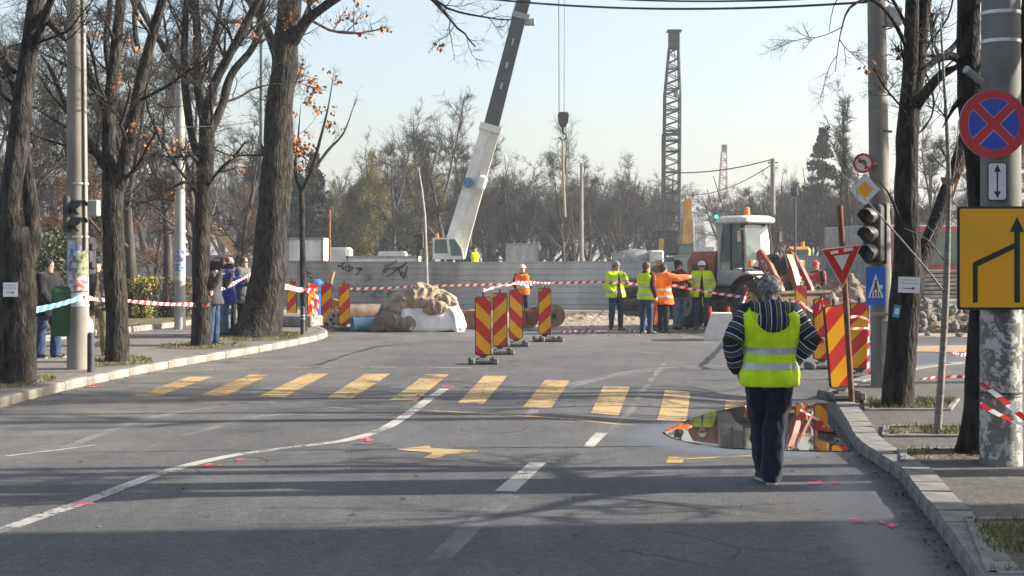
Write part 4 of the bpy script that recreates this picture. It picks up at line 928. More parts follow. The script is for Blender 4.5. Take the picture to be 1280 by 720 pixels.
part('cab', MB().box((0, .6, 1.7), (1.3, 1.3, 1.3), None, .15), m_yell, sm); part('cab_window', MB().box((0, -.07, 1.9), (1.0, .04, .6)), m_glass, sm); part('beacon', MB().cyl((.3, .4, 2.35), (.3, .4, 2.6), .1), m_orange, sm, 40); part('tracked_base', MB().box((0, .6, .55), (2.0, 2.2, .9), None, .2), m_dark, sm); part('beam_arm', beam(MB(), (-1.2, .2, 1.0), (-.2, .2, 2.0), .2, .25), m_yell, sm)
# ================================================================== NEAR TREES
GL = 'bare street trees on the left pavement'
near_tree('street_tree', 'gnarled bare tree with a knotted hollow trunk and a paper note', (20, 478), .118,
    [[(20, 478, 25), (21, 440, 24), (22, 400, 23), (22, 350, 21), (20, 315, 19), (17, 285, 17)], [(14, 310, 12), (13, 250, 13, -.1), (22, 180, 13, -.1), (30, 110, 12, -.1), (38, 50, 11, -.1), (45, 0, 10, -.1), (52, -70, 8, -.1), (60, -150, 5, 0)],
     [(30, 335, 11), (42, 300, 10, .2), (38, 250, 9, .3), (32, 200, 8, .3), (20, 120, 6, .4), (-5, 60, 4, .5)], [(40, 70, 6, -.1), (58, 14, 5, -.4), (78, -30, 4, -.8)], [(28, 130, 5, 0), (5, 70, 5, .3), (-20, 20, 4, .6)], [(45, 10, 6, 0), (78, 45, 5, -.5), (85, 55, 4, -.6)], [(18, 90, 4, 0), (-2, 62, 4, .3), (-30, 10, 3, .5)]], 101, bark=m_bark, l1=1.8, leaves=40, m2=8, m3=9)
near_tree('street_tree', 'bare tree forking into two stems between the concrete pole and the next tree', (146, 452), .118,
    [[(146, 452, 16), (146, 420, 14.5), (144, 360, 13.5), (142, 300, 13), (141, 240, 13), (141, 215, 13)], [(138, 225, 9), (136, 170, 8.5), (138, 120, 8), (146, 50, 7), (151, -5, 6), (158, -90, 4)], [(148, 235, 9), (160, 178, 8, -.2), (170, 130, 7, -.3), (182, 75, 6.5, -.4), (203, 0, 5.5, -.5), (222, -70, 4, -.5)],
     [(134, 140, 5), (118, 105, 5, .3), (106, 75, 4.5, .5), (100, 20, 4, .7), (98, -50, 3, .8)], [(137, 95, 4), (133, 50, 4, .4), (137, 10, 3.5, .6), (140, -50, 3, .8)], [(133, 212, 5), (115, 182, 5, -.2), (95, 160, 4, -.3), (60, 80, 3, -.4), (45, 65, 3, -.4)], [(150, 190, 4), (142, 150, 4, .4)], [(172, 60, 3.5, -.4), (168, 20, 3, .2), (175, -40, 2.5, .3)]], 102, l1=1.7, leaves=90, lbox=(95, 30, 215, 330), per_m=1.9, m2=8, m3=9)
near_tree('street_tree', 'slim bare tree with taped trunk beside the onlookers', (252, 432), .118,
    [[(252, 432, 14), (252, 390, 12.5), (252, 340, 11.5), (253, 280, 11), (256, 220, 10.5), (258, 170, 9.5), (258, 150, 9)], [(257, 158, 6), (250, 125, 6, .2), (246, 90, 5.5, .3), (246, 30, 5, .4), (240, -40, 4, .5)], [(258, 152, 6.5), (266, 110, 6, -.2), (285, 72, 5.5, -.4), (318, 10, 5, -.6), (345, -40, 3.5, -.8)],
     [(262, 168, 5.5), (278, 130, 5.5, .3), (290, 92, 5, .5), (318, 55, 4, .7), (330, 0, 3, .8)], [(253, 215, 5.5), (240, 170, 5, .2), (234, 130, 5, .2), (230, 80, 4.5, .3), (233, 0, 4, .4)], [(236, 105, 4, .2), (205, 60, 4, .0), (170, 0, 3.5, -.3)], [(250, 205, 3.5), (235, 190, 2.5, -.4), (215, 182, 2, -.6)], [(262, 100, 3, -.2), (268, 50, 3, .3), (278, 0, 2.5, .4)]], 103, l1=2.1, leaves=110, lbox=(190, 20, 340, 320), per_m=1.9, m2=8, m3=8)
near_tree('street_tree', 'thick leaning dark trunk with grass round its base', (322, 421), .118,
    [[(320, 423, 36), (324, 410, 29), (329, 385, 24), (334, 350, 21.5), (339, 300, 20), (344, 240, 19.5), (347, 180, 18.5), (350, 130, 17), (357, 60, 15.5), (363, 0, 14.5), (369, -80, 12)], [(362, 60, 8), (380, 30, 7, -.3), (400, 12, 6, -.5), (430, -8, 5, -.8), (470, -30, 4, -1.0)], [(352, 90, 6), (335, 40, 6, .3), (318, 10, 5, .5), (290, -30, 4, .8)], [(366, -20, 6), (400, -60, 5, -.4), (470, -60, 4, -.8), (520, -20, 2.5, -1.0)], [(336, 200, 6), (330, 190, 5, .1), (326, 178, 2, .2)]], 104, zmin=3.6, l1=2.2, leaves=260, lbox=(362, -10, 560, 200), per_m=1.3)
near_tree('young_tree', 'thin young tree with rust brown leaves at the kerb corner', (380, 414), .118,
    [[(380, 414, 4.2), (379, 360, 3.8), (378, 300, 3.6), (377, 240, 3.4)], [(377, 244, 2.4), (369, 212, 2.2, .1), (372, 180, 2, .1), (376, 130, 1.5, .2)], [(377, 240, 2.6), (390, 212, 2.4, -.1), (400, 175, 2, -.2), (410, 135, 1.6, -.3), (418, 85, 1, -.3)], [(390, 215, 2), (410, 188, 1.8, .2), (430, 165, 1.5, .3), (446, 120, 1, .3)], [(376, 235, 1.8), (366, 205, 1.6), (368, 160, 1.3)]], 105, zmin=3.4, per_m=1.2, l1=.9, m2=4, m3=3, leaves=420, lbox=(358, 90, 425, 300), ang=35, top=1, r1=.012, rm1=.006)
GR = 'bare street trees on the right pavement'
near_tree('street_tree', 'rough dark forked tree with a white paper note on its trunk', (1122, 508), .105,
    [[(1121, 510, 22), (1123, 480, 19.5), (1127, 430, 18.5), (1131, 380, 19), (1135, 350, 20), (1134, 320, 17), (1132, 260, 15), (1134, 200, 13.5), (1136, 150, 13.5), (1137, 110, 10), (1139, 50, 8.5), (1140, 0, 8), (1138, -80, 6)], [(1140, 140, 8), (1147, 100, 8.5), (1152, 40, 8, .1), (1157, 0, 7.5, .1), (1168, -80, 6, .2)],
     [(1138, 368, 12), (1152, 325, 11.5, .2), (1166, 290, 10, .4), (1182, 245, 9.5, .6), (1200, 195, 8.5, .8), (1214, 140, 8, .9), (1232, 60, 6, 1.0), (1240, -20, 5, 1.0)], [(1143, 137, 7), (1160, 112, 6.5, -.2), (1178, 92, 6, -.4), (1195, 84, 5, -.5), (1215, 62, 4, -.6)], [(1147, 95, 4), (1170, 75, 4, .3), (1195, 55, 3.5, .5), (1220, 10, 3, .6)], [(1128, 285, 2.5), (1110, 240, 1.8, -.4), (1085, 215, 1.2, -.7)], [(1138, 70, 3), (1116, 25, 2.6, -.2), (1090, 0, 2.2, -.4), (1062, 10, 1.6, -.5), (1050, 45, 1.0, -.6), (1044, 90, .6, -.6)], [(1136, 40, 2.5), (1112, -5, 2, .3), (1080, -20, 1.6, .5), (1046, 0, 1, .6), (1036, 40, .6, .6)]], 106, bark=m_bark2, l1=1.1, zmin=2.6, leaves=24, per_m=2.1, r1=.012, rm1=.007)
near_tree('street_tree', 'near black trunk hidden behind the concrete pole with the large yellow sign', (1215, 566), .105,
    [[(1214, 568, 22), (1217, 540, 17), (1222, 470, 15.5), (1227, 380, 15), (1228, 300, 15), (1222, 200, 15), (1213, 120, 15), (1210, 60, 14.5), (1211, 0, 14), (1212, -90, 12)], [(1208, 80, 6), (1190, 70, 5, -.1), (1165, 78, 4, -.2), (1140, 95, 2.5, -.3)], [(1226, 330, 11), (1255, 250, 11, .3), (1276, 150, 10, .4), (1283, 40, 9, .4), (1290, -60, 7, .4)], [(1205, 120, 5), (1192, 135, 4, -.1), (1178, 160, 3, -.2)]], 107, bark=m_bark2, l1=1.0, zmin=3.0, leaves=0, per_m=.9, r1=.012, rm1=.006, tw=.004)
near_tree('young_tree', 'straight slim grey sapling between the paper note trunk and the yellow sign', (1173, 541), .105,
    [[(1172, 541, 5), (1176, 480, 4.6), (1181, 400, 4.2), (1184, 320, 3.8), (1186, 240, 3.2), (1184, 170, 2.5), (1180, 100, 1.8), (1176, 30, 1.2)], [(1182, 368, 1.6), (1165, 345, 1.4, -.1), (1140, 315, 1.2, -.2), (1105, 275, 1.0, -.3), (1078, 245, .8, -.4), (1048, 212, .5, -.4)], [(1183, 330, 1.2), (1160, 300, 1.0, .1), (1130, 285, .7, .2)], [(1185, 250, 1.1), (1195, 200, .9), (1198, 150, .6)]], 108, bark=mk('smooth grey bark', (.12, .11, .10), (.22, .20, .18), rough=.8, scale=8, stretch=(1, 1, 4)), zmin=1.9, per_m=1.6, l1=.6, m2=3, m3=3, leaves=14, tw=.003, top=1, r1=.006, rm1=.004)
# a row goes on outside the picture on the right: these throw the long shadow bands over the road
for x, y, sd in ((6.3, 12.15, 1), (9.8, 20.8, 3)):
    d = far_data('t2' if sd % 2 else 't1'); t = thing('street_tree', 'bare street tree further along the right pavement', 'tree', (x, y, .1), sd * 1.7, 'street trees out of view on the right'); t.scale = (1.05,) * 3
    link('trunk', d['trunk'], t); link('crown', d['crown'], t)

# ---- shrubs on the left verge
m_ever = mk('dark evergreen leaf', (.03, .045, .015), (.075, .095, .035), rough=.6, scale=3); m_gold = mk('yellow hedge leaf', (.18, .155, .025), (.30, .26, .05), rough=.7, scale=3); m_hedge = mk('dull hedge leaf', (.07, .065, .025), (.13, .12, .05), rough=.8, scale=3)
def shrub(name, label, c, size, mat, n, seed, cat_='shrub', square=0, group=None, ls=.05):
    r = np.random.default_rng(seed); t = thing(name, label, cat_, c, 0, group); k = 40
    pa = np.zeros((k, 6, 3)); a = r.uniform(0, 6.3, k); rr = r.uniform(.1, 1, k) ** .5; hh = r.uniform(.6, 1, k) * size[2]
    for s in range(6):
        f = s / 5; pa[:, s] = np.stack([np.cos(a) * rr * size[0] * (.25 + .6 * f), np.sin(a) * rr * size[1] * (.25 + .6 * f), hh * f], 1)
    pa[:, 1:] += r.normal(0, .03, pa[:, 1:].shape)
    link('stems', mesh_np('stems', *tubes(pa, np.repeat(np.linspace(.014, .005, 6)[None], k, 0), 4), m_twig), t)
    u = r.normal(0, 1, (n, 3)); u /= np.linalg.norm(u, axis=1, keepdims=True)
    if square: u = np.sign(u) * np.abs(u) ** .45; u /= np.abs(u).max(1, keepdims=True)
    d = r.uniform(.45, 1, (n, 1)) ** .5 * (1 + .16 * np.array([noise.noise(Vector(q) * 2.4 + Vector((seed, 0, 0))) for q in u])[:, None])
    p = u * d * np.array([size[0], size[1], size[2] / 2]) + np.array([0, 0, size[2] * .53]); p = p[p[:, 2] > .05]
    link('foliage', leaf_mesh('foliage', p, r, ls, mat, 0), t); return t
shrub('evergreen_shrub', 'dark green evergreen shrub behind the woman at the bin', (*fx(78, 33), .2), (1.0, .9, 2.3), m_ever, 5200, 1, ls=.085)
shrub('evergreen_shrub', 'low evergreen shrub beside the gnarled trunk', (*fx(42, 36), .2), (.9, .8, 1.9), m_ever, 4200, 2, ls=.085)
for px, D, m_, lb in ((150, 39.5, m_hedge, 'dull olive clipped hedge block behind the forked tree'), (181, 39.2, m_gold, 'small yellow hedge bush in the clipped hedge row'), (208, 39.8, m_hedge, 'dull olive clipped hedge block beside the white post')):
    w = .26 if m_ is m_gold else .78; shrub('hedge', lb, (*fx(px, D), .2), (w, .5, 1.05 if m_ is not m_gold else 1.1), m_, 4600 if m_ is not m_gold else 1300, px, 'hedge', 1, ls=.07)

# ================================================================== POLES, SIGNS, SIGNALS
def concrete_mat(name, c1, c2, peel=False):
    m = mk(name, c1, c2, rough=.85, scale=2.2, detail=9, stretch=(1, 1, .4), bump=.35, bscale=70, bdist=.006)
    if peel:
        n = m.node_tree.nodes; l = m.node_tree.links; b = n['Principled BSDF']; src = b.inputs['Base Color'].links[0].from_socket
        tc = n['Texture Coordinate']; sp = n.new('ShaderNodeSeparateXYZ'); l.new(tc.outputs['Object'], sp.inputs[0])
        nz = n.new('ShaderNodeTexNoise'); nz.inputs['Scale'].default_value = 9; nz.inputs['Detail'].default_value = 10; nz.inputs['Roughness'].default_value = .75; l.new(tc.outputs['Object'], nz.inputs['Vector'])
        mr = n.new('ShaderNodeMapRange'); mr.inputs[1].default_value = .50; mr.inputs[2].default_value = .54; l.new(nz.outputs[0], mr.inputs[0])
        hz = n.new('ShaderNodeMapRange'); hz.inputs[1].default_value = 1.55; hz.inputs[2].default_value = 1.5; hz.inputs[3].default_value = 0; hz.inputs[4].default_value = 1; l.new(sp.outputs[2], hz.inputs[0])
        lo_ = n.new('ShaderNodeMath'); lo_.operation = 'MULTIPLY'; l.new(mr.outputs[0], lo_.inputs[0]); l.new(hz.outputs[0], lo_.inputs[1])
        mx = n.new('ShaderNodeMix'); mx.data_type = 'RGBA'; l.new(lo_.outputs[0], mx.inputs[0]); l.new(src, mx.inputs[6]); mx.inputs[7].default_value = (.46, .45, .42, 1); l.new(mx.outputs[2], b.inputs['Base Color'])
    return m
m_conc = concrete_mat('grey concrete pole', (.14, .13, .115), (.26, .238, .21)); m_concp = concrete_mat('concrete pole with peeling whitewash', (.11, .106, .10), (.21, .20, .185), True)
m_band = mk('steel strap', (.45, .45, .44), (.55, .55, .54), rough=.4, metal=.6)
def pole(name, label, base, z0, r0, r1, H, mat, lean=(0, 0), n=28):
    B = G(*base, z0); t = thing(name, label, 'pole', B); q = MB(); k = 14
    q.tube([(lean[0] * i / k, lean[1] * i / k, -.1 + (H + .1) * i / k) for i in range(k + 1)], [r0 + (r1 - r0) * i / k for i in range(k + 1)], n); part('shaft', q, mat, t, 40); return t, B
def strap(t, z, r, mat=None, w=.03): part('strap', MB().tube([(0, 0, z), (0, 0, z + w)], r, 24, False), mat or m_band, t, True)
bigp, BP = pole('concrete_pole', 'thick concrete pole with peeling whitewash carrying the no stopping sign', (1251, 580), .105, .182, .15, 8.5, m_concp)
for z in (3.7, 3.95, 4.25): strap(bigp, z, .182 - (.032 * z / 8.5) + .004)
strap(bigp, .62, .184, mk('dark wire band', (.06, .055, .05), rough=.8), .025); strap(bigp, .60, .183, mk('dark wire band', (.06, .055, .05)), .01)
part('rust_streak', MB().box((-.115, -.118, 4.35), (.03, .012, .5), rotm(0, 0, -.78)), mk('rust paint', (.28, .11, .05), (.36, .17, .08), rough=.9), bigp)
q = MB(); c = P(1205, 90, BP.y) - BP; q.cyl(c + Vector((.26, .02, -.16)), c + Vector((0, -.1, .0)), .032, n=14).cyl(c + Vector((0, -.1, 0)), c + Vector((-.02, -.11, .01)), .036, n=14); part('camera_tube', q, mk('grey lamp housing', (.30, .30, .29), (.38, .38, .37), rough=.5), bigp, 40)
p2, B2 = pole('concrete_pole', 'slim concrete pole with the signal head and blue crossing sign', (1103, 483), .105, .155, .115, 7.2, m_conc, (-.11, 0))
for z in (1.0, 3.55, 5.0): strap(p2, z, .155 - .04 * z / 7.2 + .002, m_dark, .02)
q = MB(); c = P(1117, 20, B2.y) - B2; q.box(c, (.26, .22, .30), rotm(0, .12, 0), .05).tube([c + Vector((-.05, 0, .18)), c + Vector((-.1, 0, .3)), c + Vector((-.25, 0, .32))], .02, 6); part('lamp_box', q, mk('pale floodlight body', (.45, .46, .47), rough=.5), p2)
part('cable_clamp', MB().box(P(1117, 265, B2.y) - B2, (.09, .12, .13), None, .01), m_white, p2)
part('guard_post', MB().box((-.02, -.24, .42), (.10, .06, 1.05), None, .01).box((-.05, -.22, 1.02), (.3, .05, .04)), mk('galvanised angle', (.20, .20, .20), (.30, .30, .29), rough=.6, metal=.3), p2)
lpole, BL = pole('concrete_pole', 'concrete pole with posters, blue tape and traffic signal on the left pavement', (98, 461), .118, .178, .13, 8.6, m_conc, (-.05, 0))
for z in (1.0, 2.1, 2.95): strap(lpole, z, .178 - .05 * z / 8.6 + .003)
def poster(t, z0, z1, a0, a1, r, mat, nm='poster'):
    n = 10; q = MB(); q.loft([[(r * math.sin(a0 + (a1 - a0) * i / n), -r * math.cos(a0 + (a1 - a0) * i / n), z) for i in range(n + 1)] for z in (z0, z1)], False, False); return link(nm, q.mesh(nm, mat, True, False), t)
pc = [mk('poster %s' % nm, a, b, rough=.7, scale=14, detail=3, lo=.42, hi=.58) for nm, a, b in (('white', (.55, .55, .53), (.35, .38, .42)), ('blue print', (.10, .20, .38), (.5, .52, .5)), ('green print', (.10, .13, .05), (.32, .33, .2)), ('violet print', (.14, .10, .24), (.35, .4, .5)), ('red print', (.45, .12, .10), (.6, .58, .55)))]
prg = random.Random(5)
for z0, z1, a0, a1, k in ((1.74, 1.95, -1.1, .5, 1), (1.95, 2.06, -1.3, .0, 0), (1.48, 1.80, -1.2, .1, 3), (1.5, 1.86, .15, 1.2, 2), (1.24, 1.5, -1.0, -.1, 1), (1.25, 1.5, -.05, 1.3, 4), (1.02, 1.22, -1.2, 1.2, 0), (1.35, 1.47, .5, 1.4, 0), (1.62, 1.7, -.3, .3, 0)):
    poster(lpole, z0, z1, a0, a1, .178 - .05 * z0 / 8.6 + .004 + prg.uniform(.0, .006), pc[k])
part('conduit', MB().tube([(.135, -.11, 1.9), (.12, -.1, 3.5), (.09, -.09, 6)], .016, 6), m_dark, lpole)
part('control_box', MB().box(P(115, 260, BL.y) - BL + Vector((0, .1, 0)), (.17, .2, .26), None, .015), mk('grey control box', (.26, .27, .27), rough=.6), lpole)
wp, BW_ = pole('white_post', 'slim white post behind the clipped hedge with small posters', (225, 407), .205, .14, .10, 7.2, mk('white painted post', (.26, .255, .24), (.38, .37, .35), rough=.7, scale=3, stretch=(1, 1, .4)))
for z0, z1, k in ((1.55, 1.85, 3), (1.35, 1.55, 1), (1.1, 1.33, 0)): poster(wp, z0, z1, -1.1, 1.0, .142, pc[k])
lamp, BM = pole('street_lamp', 'tall thin green grey lamp post behind the leaning trunk', (327, 396), .1, .10, .05, 8.6, mk('green grey lamp post', (.10, .15, .15), (.15, .20, .20), rough=.6))
part('lamp_arm', MB().tube([(0, 0, 8.5), (-.1, -.1, 8.7), (-.6, -.2, 8.75)], .035, 8), m_steel, lamp); part('lamp_head', MB().ell((-.85, -.2, 8.73), (.32, .14, .08)), m_steel, lamp, True); part('lamp_bracket', MB().box((0, -.1, 4.9), (.16, .1, .16), None, .02), m_dark, lamp)
q = thing('leaning_rod', 'thin pale leaning mast with a signal head in front of the boom', 'pole', (*fx(535, 47), 0)); O_ = q.location.copy()
part('rod', MB().tube([(0, 0, -.1), P(533, 330, 47) - O_, P(531, 270, 47) - O_, P(527, 235, 47) - O_, P(523, 210, 47) - O_], [.06, .05, .042, .035, .02], 8), m_steel, q, 40)
part('signal_head', MB().box(P(526, 301, 47) - O_, (.2, .22, .52), None, .03).box(P(526, 295, 47) - O_ + Vector((-.15, 0, 0)), (.14, .16, .05)).box(P(526, 301, 47) - O_ + Vector((-.15, 0, -.04)), (.14, .16, .05)), m_dark, q)
for px, D, top, lb in ((727, 82, 205, 'thin grey lamp column among bare trees behind the workers'), (412, 60, 262, 'rust brown post beside the white container')):
    t = thing('thin_post', lb, 'pole', (*fx(px, D), 0)); z = P(0, top, D).z; part('shaft', MB().tube([(0, 0, -.1), (0, 0, z)], [.13 if D > 70 else .06, .09 if D > 70 else .05], 8), m_conc if D > 70 else mk('rusty pipe', (.14, .06, .035), (.22, .11, .06), rough=.85), t, 40)
for px, D, top, lb in ((966, 100, 198, 'grey utility pole holding the far overhead cable'), (493, 130, 240, 'far thin pole behind the park trees')):
    t = thing('utility_pole', lb, 'pole', (*fx(px, D), 0)); z = P(0, top, D).z; part('shaft', MB().tube([(0, 0, -.1), (0, 0, z)], [.22, .16], 10), m_conc, t, 40); part('cross_arm', MB().box((0, 0, z - .3), (.7, .08, .1)), m_dark, t)
t = thing('floodlight', 'green floodlight on a thin post right of the loader', 'street light', (*fx(994, 64), 0)); z = P(0, 243, 64).z; part('post', MB().tube([(0, 0, -.1), (0, 0, z)], [.06, .045], 8), m_dgreen, t); part('lamp_head', MB().box((-.05, -.05, z + .12), (.3, .2, .42), rotm(.2, -.2, 0), .04), m_dgreen, t)

# ---- signs: plates with raised-edge symbols, facing the camera
m_sred = mk('red sign sheeting', (.46, .014, .02), (.54, .022, .026), rough=.35, scale=3); m_sblue = mk('blue sign sheeting', (.008, .045, .34), (.012, .06, .42), rough=.35, scale=3); m_swhite = mk('white sign sheeting', (.58, .59, .60), (.68, .68, .68), rough=.4, scale=3)
m_syel = mk('amber sign sheeting', (.78, .35, .0), (.86, .40, .005), rough=.4, scale=2); m_sblack = mk('black sign film', (.012, .012, .014), (.022, .022, .022), rough=.4); m_salu = mk('aluminium sign back', (.35, .35, .36), rough=.4, metal=.7)
m_sbr = mk('bright blue sign sheeting', (.012, .09, .46), (.02, .13, .54), rough=.35, scale=3)
def sign(name, label, c, rz=0, roll=0, pitch=0):
    t = thing(name, label, 'sign', c, rz); t.rotation_euler = (pitch, roll, rz); return t
DS = BP.y - .20
s1 = sign('no_stopping_sign', 'round red and blue no stopping sign on the thick pole', P(1242, 155, DS)); k = DS / FPX
R_ = 43 * k; part('plate', MB().slab(circ(R_, 48), 0, .02), m_salu, s1); part('red_face', MB().slab(circ(R_ - .002, 48), -.004, .0), m_sred, s1)
for a in range(4):
    an = PI / 2 * a; ri = 32 * k; hb = 5.4 * k; pts = []
    th0 = PI / 4 + math.asin(hb / ri); th1 = 3 * PI / 4 - math.asin(hb / ri); pts = [(ri * math.cos(th0 + (th1 - th0) * j / 10), ri * math.sin(th0 + (th1 - th0) * j / 10)) for j in range(11)] + [(0, hb * 1.414)]
    rot_ = lambda p, g=1.0: ((p[0] * math.cos(an) - p[1] * math.sin(an)) * g, (p[0] * math.sin(an) + p[1] * math.cos(an)) * g)
    cx = sum(p[0] for p in pts) / len(pts); cz = sum(p[1] for p in pts) / len(pts)
    part('white_edge', MB().slab([rot_(p) for p in pts], -.0065, -.004), m_swhite, s1); part('blue_sector', MB().slab([rot_((cx + (p[0] - cx) * .96, cz + (p[1] - cz) * .96)) for p in pts], -.009, -.0065), m_sblue, s1)
part('bracket', MB().box((.02, .05, .12), (.2, .09, .04)).box((.02, .05, -.12), (.2, .09, .04)), m_salu, s1)
s2 = sign('arrow_plate', 'small white plate with a vertical double arrow under the round sign', P(1246.5, 227, DS)); w, h = 24 * k, 48 * k
part('plate', MB().slab(rrect(w, h, .025), 0, .015), m_sblack, s2); part('white_face', MB().slab(rrect(w - .018, h - .018, .02), -.004, 0), m_swhite, s2)
part('arrow', MB().slab([(-.006, -.10), (.006, -.10), (.006, .10), (-.006, .10)], -.007, -.004).slab([(-.03, .085), (.03, .085), (0, .145)], -.0075, -.004).slab([(-.03, -.085), (0, -.145), (.03, -.085)], -.0075, -.004), m_sblack, s2); part('bracket', MB().box((.02, .06, 0), (.12, .1, .04)), m_salu, s2)
s3 = sign('lane_merge_sign', 'large amber lane merge sign with black arrow on the thick pole', P(1262, 322.5, DS - .03)); w, h = 130 * k, 129 * k
part('plate', MB().slab(rrect(w, h, .02), 0, .02), m_sblack, s3); part('amber_face', MB().slab(rrect(w - 6 * k, h - 6 * k, .015), -.004, 0), m_syel, s3)
def sp(px, py): return ((px - 1262) * k, (322.5 - py) * k)
part('arrow', MB().slab([sp(1267.5, 378), sp(1274.5, 378), sp(1274.5, 290), sp(1280, 290), sp(1271, 271), sp(1262, 290), sp(1267.5, 290)], -.007, -.004), m_sblack, s3)
part('merging_line', MB().slab([sp(1216, 378), sp(1222, 378), sp(1222, 333), sp(1267.4, 311), sp(1267.4, 304), sp(1216, 328)], -.0074, -.004), m_sblack, s3)
part('bracket', MB().box((-.05, .09, .2), (.3, .15, .04)).box((-.05, .09, -.2), (.3, .15, .04)), m_salu, s3)
# on the slim pole
D2 = B2.y - .17; k2 = D2 / FPX
s4 = sign('no_left_turn_sign', 'small round no left turn sign on the slim pole', P(1079, 204, D2), -.1); R_ = 12.5 * k2
part('plate', MB().slab(circ(R_, 32), 0, .015), m_salu, s4); part('red_ring', MB().ring(R_, R_ * .78, -.008, 0), m_sred, s4); part('white_face', MB().slab(circ(R_ * .8, 32), -.004, 0), m_swhite, s4)
part('turn_arrow', MB().slab([(.02, -.08), (.045, -.08), (.045, .015), (.02, .045), (-.03, .045), (-.03, .07), (-.075, .03), (-.03, -.01), (-.03, .018), (.012, .018), (.02, .008)], -.0065, -.004), m_sblack, s4); part('red_slash', MB().box((0, -.0085, 0), (R_ * 1.65, .003, .022), rotm(0, rad(45), 0)), m_sred, s4)
part('bracket', MB().box((.1, .06, 0), (.2, .03, .03)), m_salu, s4)
s5 = sign('priority_sign', 'yellow and white diamond priority sign on the slim pole', P(1081, 237, D2), -.35); R_ = 20 * k2
dia = lambda g: [(0, -R_ * g), (R_ * g * .95, 0), (0, R_ * g), (-R_ * g * .95, 0)]
part('plate', MB().slab(dia(1.0), 0, .015), m_salu, s5); part('white_face', MB().slab(dia(.96), -.004, 0), m_swhite, s5); part('yellow_face', MB().slab(dia(.55), -.007, -.004), m_syel, s5); part('bracket', MB().box((.1, .06, 0), (.2, .03, .03)), m_salu, s5)
s6 = sign('crossing_sign', 'blue pedestrian crossing sign with white triangle on the slim pole', P(1094.5, 357.5, D2 - .02), .06); w, h = 25 * k2, 48 * k2
part('plate', MB().slab(rrect(w, h, .015), 0, .015), m_salu, s6); part('blue_face', MB().slab(rrect(w - .004, h - .004, .014), -.004, 0), m_sbr, s6); part('white_triangle', MB().slab([(-w * .38, -h * .30), (w * .38, -h * .30), (0, h * .32)], -.007, -.004), m_swhite, s6)
for x in (-.065, -.022, .022, .065): part('stripe', MB().slab([(x - .011, -h * .28), (x + .011, -h * .28), (x * .75 + .007, -h * .15), (x * .75 - .007, -h * .15)], -.0095, -.007), m_sblack, s6)
part('walking_figure', MB().slab(circ(.017, 10, (.002, h * .13)), -.0102, -.007).slab([(-.017, h * .09), (.017, h * .09), (.02, -.01), (.035, -.07), (.018, -.075), (.0, -.03), (-.03, -.08), (-.045, -.07), (-.014, 0)], -.0104, -.007), m_sblack, s6); part('bracket', MB().box((.05, .06, .05), (.06, .1, .03)), m_salu, s6)
part('sticker', MB().box((.07, -.009, -.01), (.05, .003, .05)), m_swhite, s6)
# yield sign on a rusty leaning post
Y1 = G(1066, 514, .0); yt = P(1049.5, 257, Y1.y - .0)
rp = thing('rusty_post', 'rusty leaning steel post holding the yield sign', 'pole', Y1); part('shaft', MB().tube([(0, 0, -.1), (yt - Y1) * .5, yt - Y1], .037, 12), mk('rusty steel post', (.09, .035, .02), (.19, .085, .05), rough=.85, scale=6), rp, 40)
DYS = Y1.y - .06; s7 = sign('yield_sign', 'red triangular yield sign with white centre on the rusty post', P(1052, 325, DYS), .12, -.05); k7 = DYS / FPX
tri = [(-26.5 * k7, 15 * k7), (26.5 * k7, 18 * k7), (0, -35 * k7)]
def tr_s(g, c_=(0, -.006)): return [(c_[0] + (x - c_[0]) * g, c_[1] + (z - c_[1]) * g) for x, z in tri]
part('plate', MB().slab(tri, 0, .015), m_salu, s7); part('white_edge', MB().slab(tr_s(.99), -.004, 0), m_swhite, s7); part('red_face', MB().slab(tr_s(.94), -.007, -.004), m_sred, s7); part('white_centre', MB().slab(tr_s(.38, (0, .0)), -.010, -.007), m_swhite, s7)
part('sticker', MB().box((-.09, -.0085, .10), (.10, .003, .035), rotm(0, -.12, 0)), m_swhite, s7); part('sticker', MB().box((.09, -.0085, .125), (.12, .003, .04), rotm(0, -.12, 0)), m_swhite, s7)
# traffic signals
def lens_hood(t, c, r, dirv, mat):
    d = Vector(dirv).normalized(); R3 = align(d); q = MB(); n = 18; rings = []
    for f in (0, 1):
        rings.append([Vector(c) + R3 @ Vector((r * math.cos(a), r * math.sin(a), f * r * (2.0 if math.sin(a) > .2 * 0 else 1.3))) for a in [2 * PI * j / n for j in range(n)]])
    q.loft(rings, False); return part('visor', q, mat, t, True)
sg = thing('traffic_signal', 'black three light signal head above the blue crossing sign', 'traffic light', P(1092, 292, B2.y - .16)); sg.rotation_euler.z = rad(-38)
part('housing', MB().box((0, 0, 0), (.26, .18, .80), None, .03), m_dark, sg); part('back_plate', MB().box((0, .1, 0), (.30, .02, .84), None, .01), m_dark, sg)
for j, cc in enumerate(((.10, .01, .01), (.12, .06, .01), (.01, .06, .05))):
    z = .25 - .25 * j; part('lens', MB().cyl((0, -.09, z), (0, -.115, z), .095, n=20), mk('unlit lens %d' % j, cc, rough=.15), sg, 40); lens_hood(sg, (0, -.09, z), .108, (0, -1, -.08), mk('visor black', (.05, .05, .05), (.10, .10, .095), rough=.45))
sg2 = thing('traffic_signal', 'two light signal head seen side on at the postered pole', 'traffic light', P(88, 268, BL.y - .1)); sg2.rotation_euler.z = rad(68)
part('housing', MB().box((0, 0, 0), (.28, .10, .58), None, .02), m_dark, sg2)
for j, cc in enumerate(((.16, .04, .02), (.01, .05, .04))):
    z = .13 - .27 * j; part('lens', MB().cyl((0, -.05, z), (0, -.075, z), .095, n=20), mk('pedestrian lens %d' % j, cc, rough=.2), sg2, 40); lens_hood(sg2, (0, -.05, z), .108, (0, -1, -.08), m_dark)
